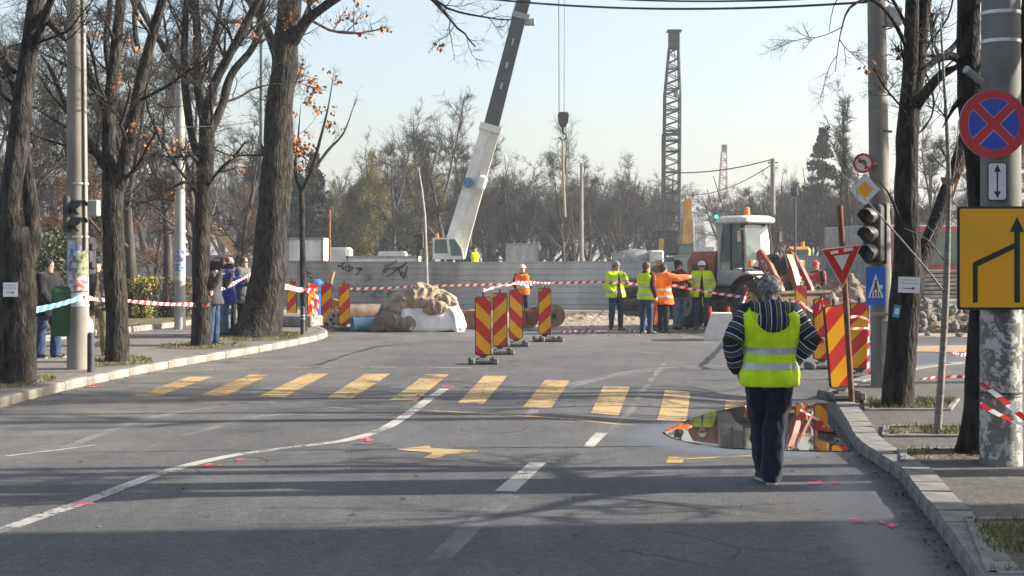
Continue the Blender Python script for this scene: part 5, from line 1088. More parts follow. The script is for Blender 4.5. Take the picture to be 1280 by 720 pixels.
sg3 = thing('traffic_signal', 'narrow dark signal head seen edge on beside the postered pole', 'traffic light', P(113, 320, BL.y + .3)); part('housing', MB().box((0, 0, 0), (.10, .3, .60), None, .02), m_dark, sg3); part('visor', MB().box((.06, -.05, .15), (.06, .2, .12), None, .02).box((.06, -.05, -.15), (.06, .2, .12), None, .02), m_dark, sg3); part('bracket', MB().box((-.1, .0, .0), (.16, .04, .05)), m_dark, sg3)
# papers on trunks
def note(label, c, w, h, rz, arrow=1, roll=0):
    t = thing('paper_note', label, 'notice', c, rz); t.rotation_euler = (0, roll, rz); part('sheet', MB().slab([(-w / 2, -h / 2), (w / 2, -h / 2), (w / 2, h / 2), (-w / 2, h / 2)], 0, .004), mk('white paper', (.66, .66, .68), (.74, .74, .75), rough=.8), t)
    m_ink = mk('ink', (.03, .03, .05), rough=.7); a = w * .28
    part('arrow', MB().slab([(-a, -h * .2), (a * .5, -h * .2), (a * .5, -h * .12), (a, -h * .22), (a * .5, -h * .33), (a * .5, -h * .25), (-a, -h * .25)], -.002, 0), mk('ink red brown', (.22, .06, .04), rough=.7) if arrow == 2 else m_ink, t); r = random.Random(3)
    for j in range(2):
        x = -w * .36
        while x < w * .34: l_ = r.uniform(.01, .035) * w / .3; part('writing', MB().slab([(x, h * (.28 - j * .2)), (x + l_, h * (.29 - j * .2)), (x + l_, h * (.32 - j * .2)), (x, h * (.31 - j * .2))], -.002, 0), mk('blue ink', (.06, .06, .25), rough=.7), t); x += l_ * 1.6
    return t
note('small white paper note with an arrow on the gnarled trunk', P(13, 362, G(20, 478, .118).y - .36), .20, .20, .1, 2)
note('white handwritten paper note with an arrow on the dark forked trunk', P(1136.5, 356, G(1122, 508, .105).y - .23), .26, .19, -.05, 1, .03)
t = thing('sticker', 'small blue and white sticker on the dark forked trunk', 'notice', P(1121, 389, G(1122, 508, .105).y - .215)); t.rotation_euler.y = .2; part('sheet', MB().box((0, 0, 0), (.08, .004, .15)), mk('sticker blue', (.05, .25, .5), rough=.5), t); part('print', MB().box((0, -.003, .0), (.05, .003, .07)), m_swhite, t)
# bin, bollards
t = thing('litter_bin', 'dark green plastic litter bin hung on the postered pole', 'bin', P(79, 420, BL.y - .05), .25); m_bin = mk('dark green plastic', (.012, .05, .02), (.02, .075, .032), rough=.45, scale=3)
q = MB(); q.loft([[(x * s, y * s, z) for x, y in rrect(.36, .30, .06)] for z, s in ((0, .78), (.03, .84), (.55, 1.0), (.72, .98))], True); part('body', q, m_bin, t, 40); part('hood', MB().loft([[(x * s, y * s - .01 * 0, z) for x, y in rrect(.37, .31, .06)] for z, s in ((.70, 1.0), (.76, .92), (.80, .6))]), m_bin, t, 40); part('bracket', MB().box((.24, .0, .4), (.14, .05, .3)), m_dark, t)
for px, py, h, lb in ((113.5, 465, .62, 'short black bollard beside the postered pole'), (378.5, 418, .64, 'short dark grey bollard with pale rings at the kerb corner')):
    t = thing('bollard', lb, 'bollard', G(px, py, .118)); part('shaft', MB().tube([(0, 0, -.05), (0, 0, h * .9), (0, 0, h * .97), (0, 0, h)], [.055, .055, .05, .025], 16), mk('bollard paint', (.03, .032, .034), (.06, .06, .06), rough=.6), t, 40)
    if px > 200:
        for z in (.35, .42): part('ring', MB().tube([(0, 0, z), (0, 0, z + .025)], .057, 16, False), m_band, t)
# ---- building out of view on the right whose shade covers the near road
t = thing('apartment_block', 'plain rendered block by the right pavement outside the picture', 'building', (16, 3.5, 0)); part('wall', MB().box((4, -1.0, 6), (8, 18.0, 12)), m_bw, t); part('roof', MB().box((4, -1.0, 12.2), (8.4, 18.2, .4)), m_bw2, t)
for i in range(5):
    for j in range(4): part('window', MB().box((-.02, -8.3 + i * 3.6, 2 + j * 2.9), (.1, 1.4, 1.5)), m_wd, t)
# ================================================================== WHEEL LOADER
m_lred = mk('rust red loader paint', (.24, .055, .03), (.34, .095, .055), rough=.5, scale=3, detail=7); m_lgrey = mk('light grey loader paint', (.36, .36, .34), (.47, .47, .44), rough=.5, scale=2); m_chas = mk('dirty black chassis', (.025, .023, .02), (.075, .065, .05), rough=.85, scale=4)
ld = thing('wheel_loader', 'red and grey wheel loader with raised arms parked at the hoarding', 'wheel loader', (6.12, 37.3, 0), rad(-56))
CS = .74; AS = .66      # cab and arm lengths
def arx(mb): mb.v = [(1 + (x - 1) * AS if x > 1 else x, y, z) for x, y, z in mb.v]; return mb
def cbx(mb): return mb.xf(Matrix.Diagonal((CS, CS, 1)))
# local x forward, y left, z up
part('rear_frame', MB().box((-1.0, 0, .95), (2.2, 1.0, .55), None, .06).box((-1.75, 0, 1.0), (.4, 1.5, .7), None, .1), m_chas, ld); part('front_frame', MB().box((1.1, 0, .95), (1.3, .9, .7), None, .06).box((1.3, 0, 1.55), (.5, .75, .8), None, .08), m_chas, ld)
q = MB(); q.loft([[(x, y * s, z0 + (z - z0) * h) for y, z in ((-.8, 1.15), (.8, 1.15), (.8, 1.85), (.62, 2.02), (-.62, 2.02), (-.8, 1.85))] for x, s, h, z0 in ((-1.75, .60, .85, 1.15), (-1.6, .68, 1, 1.15), (-.6, .7, 1.02, 1.15))]); part('engine_hood', q, m_lred, ld, 30)
for s in (-1, 1): part('hood_vent', MB().box((-1.15, s * .56, 1.5), (.6, .02, .4)), m_chas, ld)
part('cab_floor', cbx(MB().box((-.05, 0, 1.32), (1.45, 1.46, .5), None, .1)), m_lgrey, ld); part('step', MB().box((-.1, -.8, .75), (.5, .25, .05)).box((-.1, -.8, 1.05), (.5, .2, .05)).box((-.1, .8, .75), (.5, .25, .05)), m_chas, ld)
part('cab_rear_panel', cbx(MB().box((-.68, 0, 2.1), (.14, 1.36, 1.3), None, .05)), m_lgrey, ld)
cabx = {(1, 1): (.62, .66), (1, -1): (.62, -.66), (-1, 1): (-.62, .68), (-1, -1): (-.62, -.68)}
for (a, b), (x, y) in cabx.items(): part('pillar', cbx(MB().tube([(x, y, 1.5), (x - .02 * a, y * .97, 2.2), (x - .12 * a, y * .92, 2.78)], .055, 8)), m_lgrey if a < 0 else m_chas, ld)
for s in (-1, 1): part('pillar', cbx(MB().tube([(.02, s * .685, 1.55), (.0, s * .67, 2.2), (-.04, s * .63, 2.78)], .042, 8)), m_chas, ld)
m_cabgl = mk('blue green cab glass', (.06, .10, .10), (.14, .21, .21), rough=.08, spec=.35, scale=1.3, detail=2); MATS['blue green cab glass'].node_tree.nodes['Principled BSDF'].inputs['Transmission Weight'].default_value = .35
def quad_pane(pts, name='window'):
    q = MB(); q.add(pts, [tuple(range(len(pts)))]); nrm = (Vector(pts[1]) - Vector(pts[0])).cross(Vector(pts[2]) - Vector(pts[0])).normalized() * .012; q.loft([[Vector(p) for p in pts], [Vector(p) + nrm for p in pts]]); q.f = q.f[1:]; q.m = q.m[1:]; return part(name, cbx(q), m_cabgl, ld)
quad_pane([(.66, -.6, 1.55), (.66, .6, 1.55), (.63, .58, 2.25), (.53, .55, 2.75), (.53, -.55, 2.75), (.63, -.58, 2.25)], 'windshield')
for s in (-1, 1):
    quad_pane([(.08, s * .69, 1.6), (.56, s * .67, 1.6), (.46, s * .61, 2.74), (.02, s * .635, 2.74)]); quad_pane([(-.55, s * .69, 1.75), (-.04, s * .69, 1.75), (-.09, s * .635, 2.74), (-.5, s * .62, 2.74)])
part('roof', cbx(MB().loft([[(x, y, z) for x, y in rrect(1.55 * g, 1.5 * g, .2)] for z, g in ((2.76, .97), (2.80, 1.03), (2.90, 1.0), (2.96, .82))])), mk('pale cab roof', (.55, .55, .52), (.66, .66, .62), rough=.5), ld, 30)
part('beacon', MB().tube([(-.1, .15, 2.94), (-.1, .15, 3.0), (-.1, .15, 3.17), (-.1, .15, 3.2)], [.09, .085, .075, .04], 14), m_orange, ld, 40)
for s in (-1, 1):
    part('work_light', cbx(MB().box((.70, s * .5, 2.78), (.12, .2, .12), None, .02)), m_chas, ld); part('mirror', cbx(MB().box((.7, s * 1.0, 2.4), (.08, .22, .30), None, .03)), m_chas, ld); part('mirror_arm', cbx(MB().tube([(.55, s * .62, 2.6), (.68, s * .9, 2.6), (.7, s * 1.0, 2.5)], .018, 6)), m_chas, ld)
    lt = part('headlight', MB().box((1.15, s * .78, 1.72), (.12, .2, .16), None, .02), m_lamp, ld); part('indicator', MB().box((1.15, s * .92, 1.72), (.12, .08, .16), None, .02), m_orange, lt); part('light_bracket', MB().tube([(1.1, s * .3, 1.55), (1.1, s * .75, 1.62)], .03, 6), m_chas, ld)
    for x in (-1.25, 1.25):
        wheel(ld, (x, s * .84, .66), .66, .48, 'y', mk('dusty grey rim', (.2, .19, .17), (.28, .26, .23), rough=.8))
    fen = MB(); n = 9; ro = .80; fen.loft([[(-1.25 + rr * math.cos(a), s * .84 + yy, .66 + rr * math.sin(a)) for rr, yy in ((ro, -.26), (ro, .26), (ro - .03, .26), (ro - .03, -.26))] for a in [rad(20 + 130 * j / n) for j in range(n + 1)]]); part('mudguard', fen, m_chas, ld)
    fen = MB(); fen.loft([[(1.25 + rr * math.cos(a), s * .84 + yy, .66 + rr * math.sin(a)) for rr, yy in ((ro, -.26), (ro, .26), (ro - .03, .26), (ro - .03, -.26))] for a in [rad(80 + 90 * j / n) for j in range(n + 1)]]); part('mudguard', fen, m_chas, ld)
    arm = [(1.0, 2.0), (1.22, 2.08), (1.75, 1.72), (2.35, 1.12), (2.6, .62), (2.48, .42), (2.25, .62), (2.0, 1.0), (1.5, 1.42), (1.0, 1.72)]
    arm = [(1 + (x - 1) * AS, z) for x, z in arm]; ar = part('lift_arm', MB().slab(arm, s * .52 - .05, s * .52 + .05), m_lred, ld)
    part('lift_cylinder', MB().cyl((1.0, s * .4, 1.05), (1.4, s * .4, 1.2), .07, n=10).cyl((1.4, s * .4, 1.2), (1.66, s * .45, 1.28), .04, n=8), m_steel, ld, 40)
part('cross_tube', MB().cyl((1.56, -.5, 1.32), (1.56, .5, 1.32), .10, n=14), m_lred, ld, 40)
part('tilt_lever', arx(MB().slab([(1.75, 1.75), (1.92, 1.95), (2.2, 1.6), (2.55, 1.0), (2.42, .92), (2.05, 1.35)], -.10, .10)), m_lred, ld); part('tilt_cylinder', arx(MB().cyl((1.25, 0, 1.75), (1.85, 0, 1.9), .085, n=12)), m_chas, ld, 40)
for y in (-.18, .2): part('hydraulic_hose', arx(MB().tube([(1.2, y, 1.7), (1.5, y, 2.15), (1.9, y, 2.0), (2.1, y, 1.6)], .025, 6)), m_chas, ld)
bk = [(2.45, .25), (2.55, .95), (2.75, 1.05), (2.75, .98), (2.62, .9), (2.55, .35), (2.7, .16), (3.45, .1), (3.45, .06), (2.65, .06)]
q = MB().slab(bk, -.95, .95)
for s in (-1, 1): q.slab([(2.5, .2), (2.75, 1.03), (3.2, .6), (3.42, .08), (2.65, .08)], s * .95 - .02, s * .95 + .02)
bko = part('bucket', arx(q), mk('muddy bucket steel', (.07, .05, .035), (.16, .10, .065), rough=.85, scale=3), ld)
for j in range(8): part('tooth', arx(MB().box((3.5, -.85 + j * 1.7 / 7, .08), (.2, .07, .05))), m_steel, bko)
fc = bpy.data.curves.new('lettering', 'FONT'); fc.body = 'ATLAS'; fc.size = .2; fc.extrude = .002; fo = bpy.data.objects.new('lettering', fc); COL.objects.link(fo); bpy.context.view_layer.update()
fme = bpy.data.meshes.new_from_object(fo.evaluated_get(bpy.context.evaluated_depsgraph_get())); bpy.data.objects.remove(fo); fme.materials.clear(); fme.materials.append(m_swhite)
lo_ = link('lettering', fme, ld); lo_.matrix_local = Matrix.Translation((1.14, -.575, 1.78)) @ Matrix.Rotation(rad(56), 4, 'Y') @ Matrix.Rotation(rad(90), 4, 'X')

# ================================================================== STRIPED DELINEATOR PANELS
m_dred = mk('red reflective sheeting', (.50, .022, .015), (.58, .04, .025), rough=.4, scale=4); m_dyel = mk('yellow reflective sheeting', (.74, .33, .004), (.82, .40, .01), rough=.4, scale=4); m_dfr = mk('dark grey plastic', (.025, .027, .03), (.05, .05, .05), rough=.6); m_rub = mk('grey recycled rubber', (.07, .068, .062), (.16, .155, .14), rough=.9, scale=8, bump=.4, bscale=60)
W_, H_ = .29, 1.04
def stripes(sl):
    out = []; step = .20; poly = rrect(W_ - .03, H_ - .03, .03, n=3); i = -6
    while i < 7:
        d0, d1 = i * step, (i + 1) * step; n_ = (-.70 * sl, .714); p = clip(clip(poly, n_, d1 * .90 + .03), (-n_[0], -n_[1]), -(d0 * .90 + .03))
        if len(p) >= 3: out.append((p, m_dred if i % 2 else m_dyel))
        i += 1
    return out
DELM = {}
def delineator(label, px, py, sl, rz=0, z=0, tilt=(0, 0), back=False, base=True, brz=None, group=None):
    """striped board on a rubber foot; px,py = where the foot touches the ground"""
    if not DELM:
        DELM['board'] = MB().slab(rrect(W_, H_, .045), -.02, .02).mesh('board', m_dfr)
        DELM['neck'] = MB().loft([[(x * s, y * s2, zz) for x, y in ((-1, -1), (1, -1), (1, 1), (-1, 1))] for s, s2, zz in ((.05, .03, .06), (.05, .03, .13), (.12, .02, .17))]).mesh('neck', m_dfr)
        DELM['lug'] = MB().box((0, 0, 0), (.035, .03, .09), None, .006).mesh('lug', m_dfr)
        f_ = MB()
        for s in (-1, 1): f_.box((0, s * .13, .05), (.48, .07, .07), None, .015).box((s * .21, 0, .06), (.10, .38, .12), None, .025)
        f_.box((0, 0, .055), (.20, .24, .11), None, .02); DELM['foot'] = f_.mesh('foot', m_rub)
        for s_ in (-1, 1): DELM[s_] = [(MB().slab(p, -.0235, -.02).mesh('stripe', mm), MB().slab(p, .02, .0235).mesh('stripe', mm)) for p, mm in stripes(s_)]
    t = thing('striped_delineator', label, 'barrier', G(px, py, z), 0, group)
    if base: o = link('foot', DELM['foot'], t); o.rotation_euler.z = rz if brz is None else brz
    R = Matrix.Rotation(rz, 4, 'Z') @ Matrix.Rotation(tilt[0], 4, 'X') @ Matrix.Rotation(tilt[1], 4, 'Y')
    o = link('neck', DELM['neck'], t); o.matrix_local = R
    b = link('board', DELM['board'], t); b.matrix_local = R @ Matrix.Translation((0, 0, .16 + H_ / 2))
    for f0, f1 in DELM[sl]:
        link('stripe', f0, b); 
    o = link('lug', DELM['lug'], t); o.matrix_local = R @ Matrix.Translation((0, 0, .16 + H_ + .035)); return t
dl = {}
dl['c1'] = delineator('striped board foremost of the four beside the sack heap', 604, 455, -1, .05, brz=.1)
dl['c2'] = delineator('striped board second of the four, red top left corner', 625, 443, 1, -.05, brz=.15)
dl['c3'] = delineator('striped board third of the four, between two others before the orange worker', 645, 433, -1, .08, brz=.15)
dl['c4'] = delineator('striped board set apart, with a second frame leaning behind it', 681, 427, 1, -.12, brz=.1)
t = thing('delineator_frame', 'empty dark delineator frame leaning behind the striped board set apart', 'barrier', G(689, 427)); part('frame', MB().tube([(-.02, 0, .1), (-.06, 0, 1.22)], .02, 6), m_dfr, t); q = link('foot', DELM['foot'], t); q.rotation_euler.z = .1
dl['l1'] = delineator('striped board at the end of the blue pipe', 430.5, 413, 1, .05, brz=.1)
dl['l2'] = delineator('striped board beside the perforated roller at the kerb corner', 408, 412, 1, -.03, brz=.1)
dl['l3'] = delineator('striped board half wrapped in red and white tape by the young tree', 391, 410, 1, .3)
dl['l4'] = delineator('striped board beside the thick leaning trunk', 365, 405, 1, -.25)
dl['r1'] = delineator('striped board turned edge on in front of the orange jacket man', 819, 415, 1, rad(62), brz=.1)
dl['r2'] = delineator('striped board behind the concrete block by the loader wheel', 936, 415, 1, .0)
dl['r3'] = delineator('striped board in front of the loader bucket', 1001, 418, -1, .05)
dl['r4'] = delineator('striped board with tape wound round it beside the walking man', 1027, 461, 1, .05, brz=.12)
dl['r5'] = delineator('tilted striped board at the tip of the right kerb', 1052, 500, 1, .22, .118, (.0, -.09), brz=.15)
dl['r6'] = delineator('striped board behind the rusty yield post', 1074, 474, 1, .02, brz=.1)
# concrete block with stub posts
t = thing('concrete_block', 'white tapered concrete barrier block in front of the loader', 'barrier', G(899, 425), -.12); q = MB()
q.loft([[(-.36 + dx, -.28, z), (.36 - dx * .4, -.28, z), (.36 - dx * .4, .28, z), (-.36 + dx, .28, z)] for z, dx in ((0, 0), (.12, .02), (.62, .2))]); q.box((.02, 0, .3), (.2, .575, .08)); part('block', q, mk('pale concrete', (.58, .56, .52), (.70, .67, .63), rough=.85, scale=4, bump=.3), t)
for x in (-.2, .22): part('stub_post', MB().cyl((x, .5, 0), (x, .5, .74), .035, n=10), m_dred, t); 
# ================================================================== SACKS, PIPES, SCRAP
def lump(parts_, vox, amp, freq, seed, name, mat, parent, label=None, squash=None):
    me = remesh(parts_, vox, .5); n = len(me.vertices); V = np.zeros(n * 3); me.vertices.foreach_get('co', V); V = V.reshape(-1, 3); N = np.zeros(n * 3); me.vertices.foreach_get('normal', N); N = N.reshape(-1, 3)
    g = np.array([.9 - 2.2 * abs(noise.noise(Vector((v[0] * freq + seed + .5 * noise.noise(Vector(v) * 2), v[1] * freq, v[2] * freq * .22 + v[0] * .9)))) - 1.0 * abs(noise.noise(Vector((v[0] * freq * 2.3 + v[2] * 3, v[1] * freq * 2.3, v[2] * freq * .8 + seed)))) for v in V]); V = V + N * (g * amp)[:, None]; V[:, 2] = np.maximum(V[:, 2], -.03)
    me.vertices.foreach_set('co', V.ravel().astype(np.float32)); me.materials.clear(); me.materials.append(mat); me.polygons.foreach_set('use_smooth', [True] * len(me.polygons)); me.name = name; return link(name, me, parent, label=label)
def remesh(mb, vox, dec=0, smooth=0):
    o = bpy.data.objects.new('tmp', mb.mesh('tmp')); COL.objects.link(o)
    m = o.modifiers.new('r', 'REMESH'); m.mode = 'VOXEL'; m.voxel_size = vox
    if smooth: s = o.modifiers.new('s', 'SMOOTH'); s.iterations = smooth; s.factor = .5
    if dec: d = o.modifiers.new('d', 'DECIMATE'); d.ratio = dec
    dg = bpy.context.evaluated_depsgraph_get(); me = bpy.data.meshes.new_from_object(o.evaluated_get(dg)); bpy.data.objects.remove(o); return me
S0 = G(525, 415); sk = thing('sack_heap', 'heap of tan tarpaulin sacks over a white bulk bag', 'sacks', S0)
m_tan = mk('tan woven sacking', (.22, .165, .105), (.38, .30, .21), rough=.9, scale=4, detail=7, bump=.4, bscale=90); m_tan2 = mk('dirty olive sacking', (.12, .105, .075), (.21, .185, .135), rough=.9, scale=4, detail=7); m_bag = mk('white woven bag', (.60, .60, .60), (.74, .74, .74), rough=.8, scale=3)
q = MB(); q.loft([[(x * s + dx, y * s + .5, z) for x, y in rrect(1.7, 1.1, .25)] for z, s, dx in ((0, .95, .25), (.1, 1.02, .25), (.4, .98, .2), (.72, .8, .18), (.8, .5, .15))]); q.ell((-.2, .45, .35), (.6, .5, .45)); lump(q, .025, .045, 2.4, 5, 'white_bag', m_bag, sk)
q = MB(); q.loft([[(dx + x * sx, y * sy + .48, z) for x, y in circ(1, 20)] for z, sx, sy, dx in ((.50, .62, .40, -.42), (.66, .86, .52, -.16), (.82, .84, .52, .06), (.96, .62, .42, .12), (1.08, .34, .26, .06), (1.20, .08, .07, -.06))]); q.ell((.62, .3, .80), (.36, .34, .15), R=rotm(0, .3, 0)).ell((-.62, .4, .56), (.34, .4, .3)); lump(q, .016, .06, 4.0, 9, 'tan_tarpaulin', m_tan, sk)
q = MB(); q.ell((.42, .0, .62), (.26, .2, .17)).ell((.28, .05, .55), (.2, .2, .12)); lump(q, .014, .045, 5.5, 3, 'hanging_fold', m_tan, sk)
q = MB(); q.ell((-.72, .3, .26), (.48, .45, .32)).ell((-.35, .15, .18), (.35, .3, .25)).ell((-1.0, .35, .1), (.35, .4, .15)).ell((-.75, .35, .48), (.3, .3, .22)); lump(q, .016, .06, 4.0, 14, 'olive_sack', m_tan2, sk)
a, b = G(440, 414), G(486, 413); t = thing('blue_pipe', 'short light blue plastic pipe beside the sack heap', 'pipe', a); q = MB(); v = b - a; n_ = 24; z_ = Vector((0, 0, .17)); q.tube([z_, z_ + v * .08, z_ + v * .081, z_ + v], [.19, .19, .17, .17], n_, False); q.tube([z_ + v, z_], [.14, .14], n_, False); part('pipe', q, mk('light blue plastic', (.16, .38, .50), (.21, .45, .58), rough=.35, scale=2), t, 40)
a, b = G(418, 403), G(494, 402); t = thing('rusty_pipe', 'large mud brown pipe lying behind the blue pipe', 'pipe', a); v = b - a; part('pipe', MB().tube([Vector((0, 0, .26)), Vector((0, 0, .26)) + v], .26, 28), mk('mud brown pipe', (.12, .085, .055), (.24, .185, .13), rough=.9, scale=4, detail=8), t, 40)
t = thing('rusty_trough', 'rusty brown steel trough beside the white bag', 'scrap', G(582, 411), .05); q = MB(); q.slab([(-.5, 0), (.42, 0), (.46, .48), (-.55, .48)], -.2, .35).box((-.02, -.01, .44), (1.04, .5, .06)); 
for x in (-.3, -.05, .2): q.box((x, -.21, .23), (.04, .03, .42))
part('body', q, mk('rust brown steel', (.13, .055, .035), (.22, .11, .07), rough=.9, scale=4, detail=8), t); part('hole', MB().cyl((.28, -.205, .14), (.28, -.215, .14), .05, n=12), m_dark, t)
# old roller and circular blade behind the boards
t = thing('road_machine', 'rusty rotary cutter with round blade behind the striped boards', 'machine', G(666, 411)); m_rs = mk('rust ochre steel', (.16, .11, .065), (.28, .21, .13), rough=.9, scale=5)
part('drum', MB().cyl((-.12, -.1, .26), (-.12, .35, .26), .26, n=28), m_rs, t, 40); part('blade', MB().tube([(.55, .0, .34), (.55, .04, .34)], .30, 30), m_rs, t, 30); part('blade_hub', MB().cyl((.55, -.06, .34), (.55, .1, .34), .07, n=14), m_dark, t)
part('red_guard', MB().ring(.17, .13, -.16, -.12, 20, (-.02, .32)).box((.1, -.14, .3), (.05, .04, .36)).box((-.16, -.14, .3), (.05, .04, .36)), m_dred, t); part('axle', MB().cyl((-.1, .1, .4), (.55, .1, .36), .06, n=10), m_rs, t); part('motor', MB().box((.2, .3, .45), (.5, .4, .28), None, .05).cyl((.1, .1, .5), (.4, .1, .5), .12, n=14), m_rs, t)
t = thing('perforated_roller', 'pale perforated steel roller between two striped boards', 'scrap', G(421, 412)); q = MB().cyl((-.0, -.12, .26), (.0, .2, .26), .24, n=24); part('drum', q, mk('pale dirty steel', (.25, .23, .19), (.36, .34, .29), rough=.8), t, 40)
for k in range(6): a = k * PI / 3; part('hole', MB().cyl((.13 * math.cos(a), -.122, .26 + .13 * math.sin(a)), (.13 * math.cos(a), -.13, .26 + .13 * math.sin(a)), .045, n=10), m_dark, t)
part('yellow_frame', MB().tube([(-.1, .0, .5), (.1, 0, .7), (.28, 0, .65)], .03, 6).box((.0, .1, .62), (.3, .1, .3), rotm(0, .3, 0), .02), m_yell, t); part('handle', MB().tube([(-.3, .3, .8), (-.12, .3, 1.5)], .05, 6), mk('ochre timber', (.34, .22, .08), (.45, .31, .13), rough=.8), t)
t = thing('blue_barrel', 'blue plastic barrel lid behind the taped board by the young tree', 'barrel', G(395, 405)); part('drum', MB().tube([(0, 0, .0), (0, 0, .9), (0, 0, 1.1), (0, 0, 1.25)], [.2, .2, .26, .12], 20), mk('bright blue plastic', (.02, .10, .42), (.03, .14, .5), rough=.4), t, 40); part('rim', MB().tube([(0, 0, .88), (0, 0, .94)], .215, 20), m_dark, t)
# black pipes stacked at the hoarding behind the workers
for k in range(6):
    D = 42.6 + (k % 2) * .25; a = Vector((*fx(775 + (k % 3) * 2, D), .14 + k * .20)); b = Vector((*fx(905, D), .14 + k * .20)); t = thing('black_pipe', 'black plastic pipe in the stack behind the workers', 'pipe', a, 0, 'black pipes stacked at the hoarding'); part('pipe', MB().tube([(0, 0, 0), b - a], .12, 14), mk('black plastic pipe', (.022, .026, .03), (.05, .055, .06), rough=.5), t, 40)
# ================================================================== DIRT MOUND AND RUBBLE
m_mound = mk('pale clay soil', (.13, .10, .07), (.27, .22, .16), rough=.95, scale=3.5, detail=9, bump=1, bscale=16, bdist=.05)
def mound(label, c, sx, sy, h, seed, mat, name='dirt_mound', fr=1.6):
    n = 70; V = []; 
    for j in range(n):
        for i in range(n):
            u, v = i / (n - 1) * 2 - 1, j / (n - 1) * 2 - 1; r = math.hypot(u, v); x, y = u * sx, v * sy
            f = max(0, 1 - r * (1 + .25 * noise.noise(Vector((math.atan2(v, u) * 1.2, seed, 0))))); f = f ** .75 if f > 0 else 0
            z = h * f * (.86 + .26 * noise.fractal(Vector((x * fr, y * fr, seed)), .8, 2, 5)) + (.06 * noise.fractal(Vector((x * 6, y * 6, seed)), .7, 2, 3) if f > 0 else 0); V.append((x, y, max(z, 0) if f > .0 else -.05))
    ii = (np.arange(n - 1)[:, None] * n + np.arange(n - 1)[None]).ravel(); me = mesh_np(name, np.array(V), np.stack([ii, ii + 1, ii + 1 + n, ii + n], 1), mat, True); o = link(name, me); o.location = c; return tag(o, label, 'mound')
mound('pale clay dirt mound behind the yield sign', (*fx(1052, 36.8), 0), 2.0, 1.7, 1.6, 3, m_mound)
mound('low dirt spill beside the clay mound under the lorry', (*fx(1110, 38.5), 0), 2.0, 1.4, .75, 6, m_mound)
for k, (x, y, sx, sy, h) in enumerate(((-1.0, 43.5, 2.4, .9, .28), (2.2, 42.5, 2.0, .9, .22), (-2.6, 40.6, 1.2, .8, .3))): mound(('flat sandy spoil along the foot of the plain hoarding', 'shallow sandy spoil behind the rotary cutter', 'sandy spoil behind the rusty trough')[k], (x, y, 0), sx, sy, h, 20 + k, m_dust)
m_rock = mk('grey broken rock', (.105, .10, .09), (.23, .22, .20), rough=.9, scale=5, detail=7, bump=.6, bscale=12, bdist=.03); rk = thing('rubble_heap', 'heap of grey broken rocks beside the clay mound', 'rubble', (*fx(1165, 36.5), 0))
mound_me = mound('x', (0, 0, 0), 2.1, 1.3, .72, 8, m_mound, 'spoil_core'); mound_me.parent = rk
for k_ in ('label', 'category'): del mound_me[k_]
rr = random.Random(44); RM = []
for k in range(9):
    bm = bmesh.new(); bmesh.ops.create_icosphere(bm, subdivisions=1, radius=1)
    for v in bm.verts: v.co *= rr.uniform(.72, 1.15); v.co.z *= .75; v.co.y *= .9
    me = bpy.data.meshes.new('rock'); bm.to_mesh(me); bm.free(); me.materials.append(m_rock); RM.append(me)
for k in range(270):
    u, v = rr.uniform(-1, 1), rr.uniform(-1, 1); r = math.hypot(u, v)
    if r > 1: u, v = u / r * .9, v / r * .9; r = .9
    z = .74 * (1 - r) ** .75; o = link('rock', rr.choice(RM), rk, (u * 2.15, v * 1.35 - .1, max(.03, z + rr.uniform(-.06, .06)))); s = rr.uniform(.06, .16) * (1.35 if rr.random() < .12 else 1); o.scale = (s * rr.uniform(.8, 1.3), s, s * rr.uniform(.7, 1.1)); o.rotation_euler = (rr.uniform(0, 6), rr.uniform(0, 6), rr.uniform(0, 6))
for px, py, s in ((1092, 426, .16), (1108, 421, .2), (1087, 431, .1), (1125, 419, .13), (1160, 420, .1), (1200, 421, .12), (1090, 411, .25), (1078, 418, .22)):
    o = link('loose_rock', rr.choice(RM), None, G(px, py) + Vector((0, 0, s * .4))); o.scale = (s, s, s * .8); o.rotation_euler = (0, 0, rr.uniform(0, 6)); tag(o, 'loose rock lying in front of the rubble and clay mound', 'rock', 'loose rocks on the side street')
link('gravel', litter('gravel', 900, (1, 11, 33.5, 41), .045, m_dust, .015, 31), bpy.data.objects['dirt_strip'], None, None, 'stuff')
link('gravel', litter('gravel', 700, (-12, 1, 37, 44), .05, m_tan2, .015, 32), bpy.data.objects['dirt_strip'], None, None, 'stuff')
# boards on the ground at hoarding foot
for k, (px, py, w) in enumerate(((690, 398, .9), (730, 397, 1.0), (760, 396, .8))):
    t = part('loose_board', MB().box((0, 0, .05), (w, .3, .05), rotm(.05, .04, 0), .008), m_steel); t.location = G(px, py); t.rotation_euler.z = .1 * k; tag(t, 'grey board lying at the foot of the plain hoarding', 'board', 'boards at the foot of the hoarding')
# raised kerb blocks at the far left corner
for px, py, w, h, lb in ((372, 408, 1.1, .28, 'concrete slab step behind the small bollard'), (350, 402, 1.6, .22, 'long low concrete slab behind the thick trunk')):
    t = part('concrete_slab', MB().box((0, 0, h / 2), (w, .7, h), rotm(0, 0, -.3), .03), m_kerb); t.location = G(px, py, .118); tag(t, lb, 'slab')

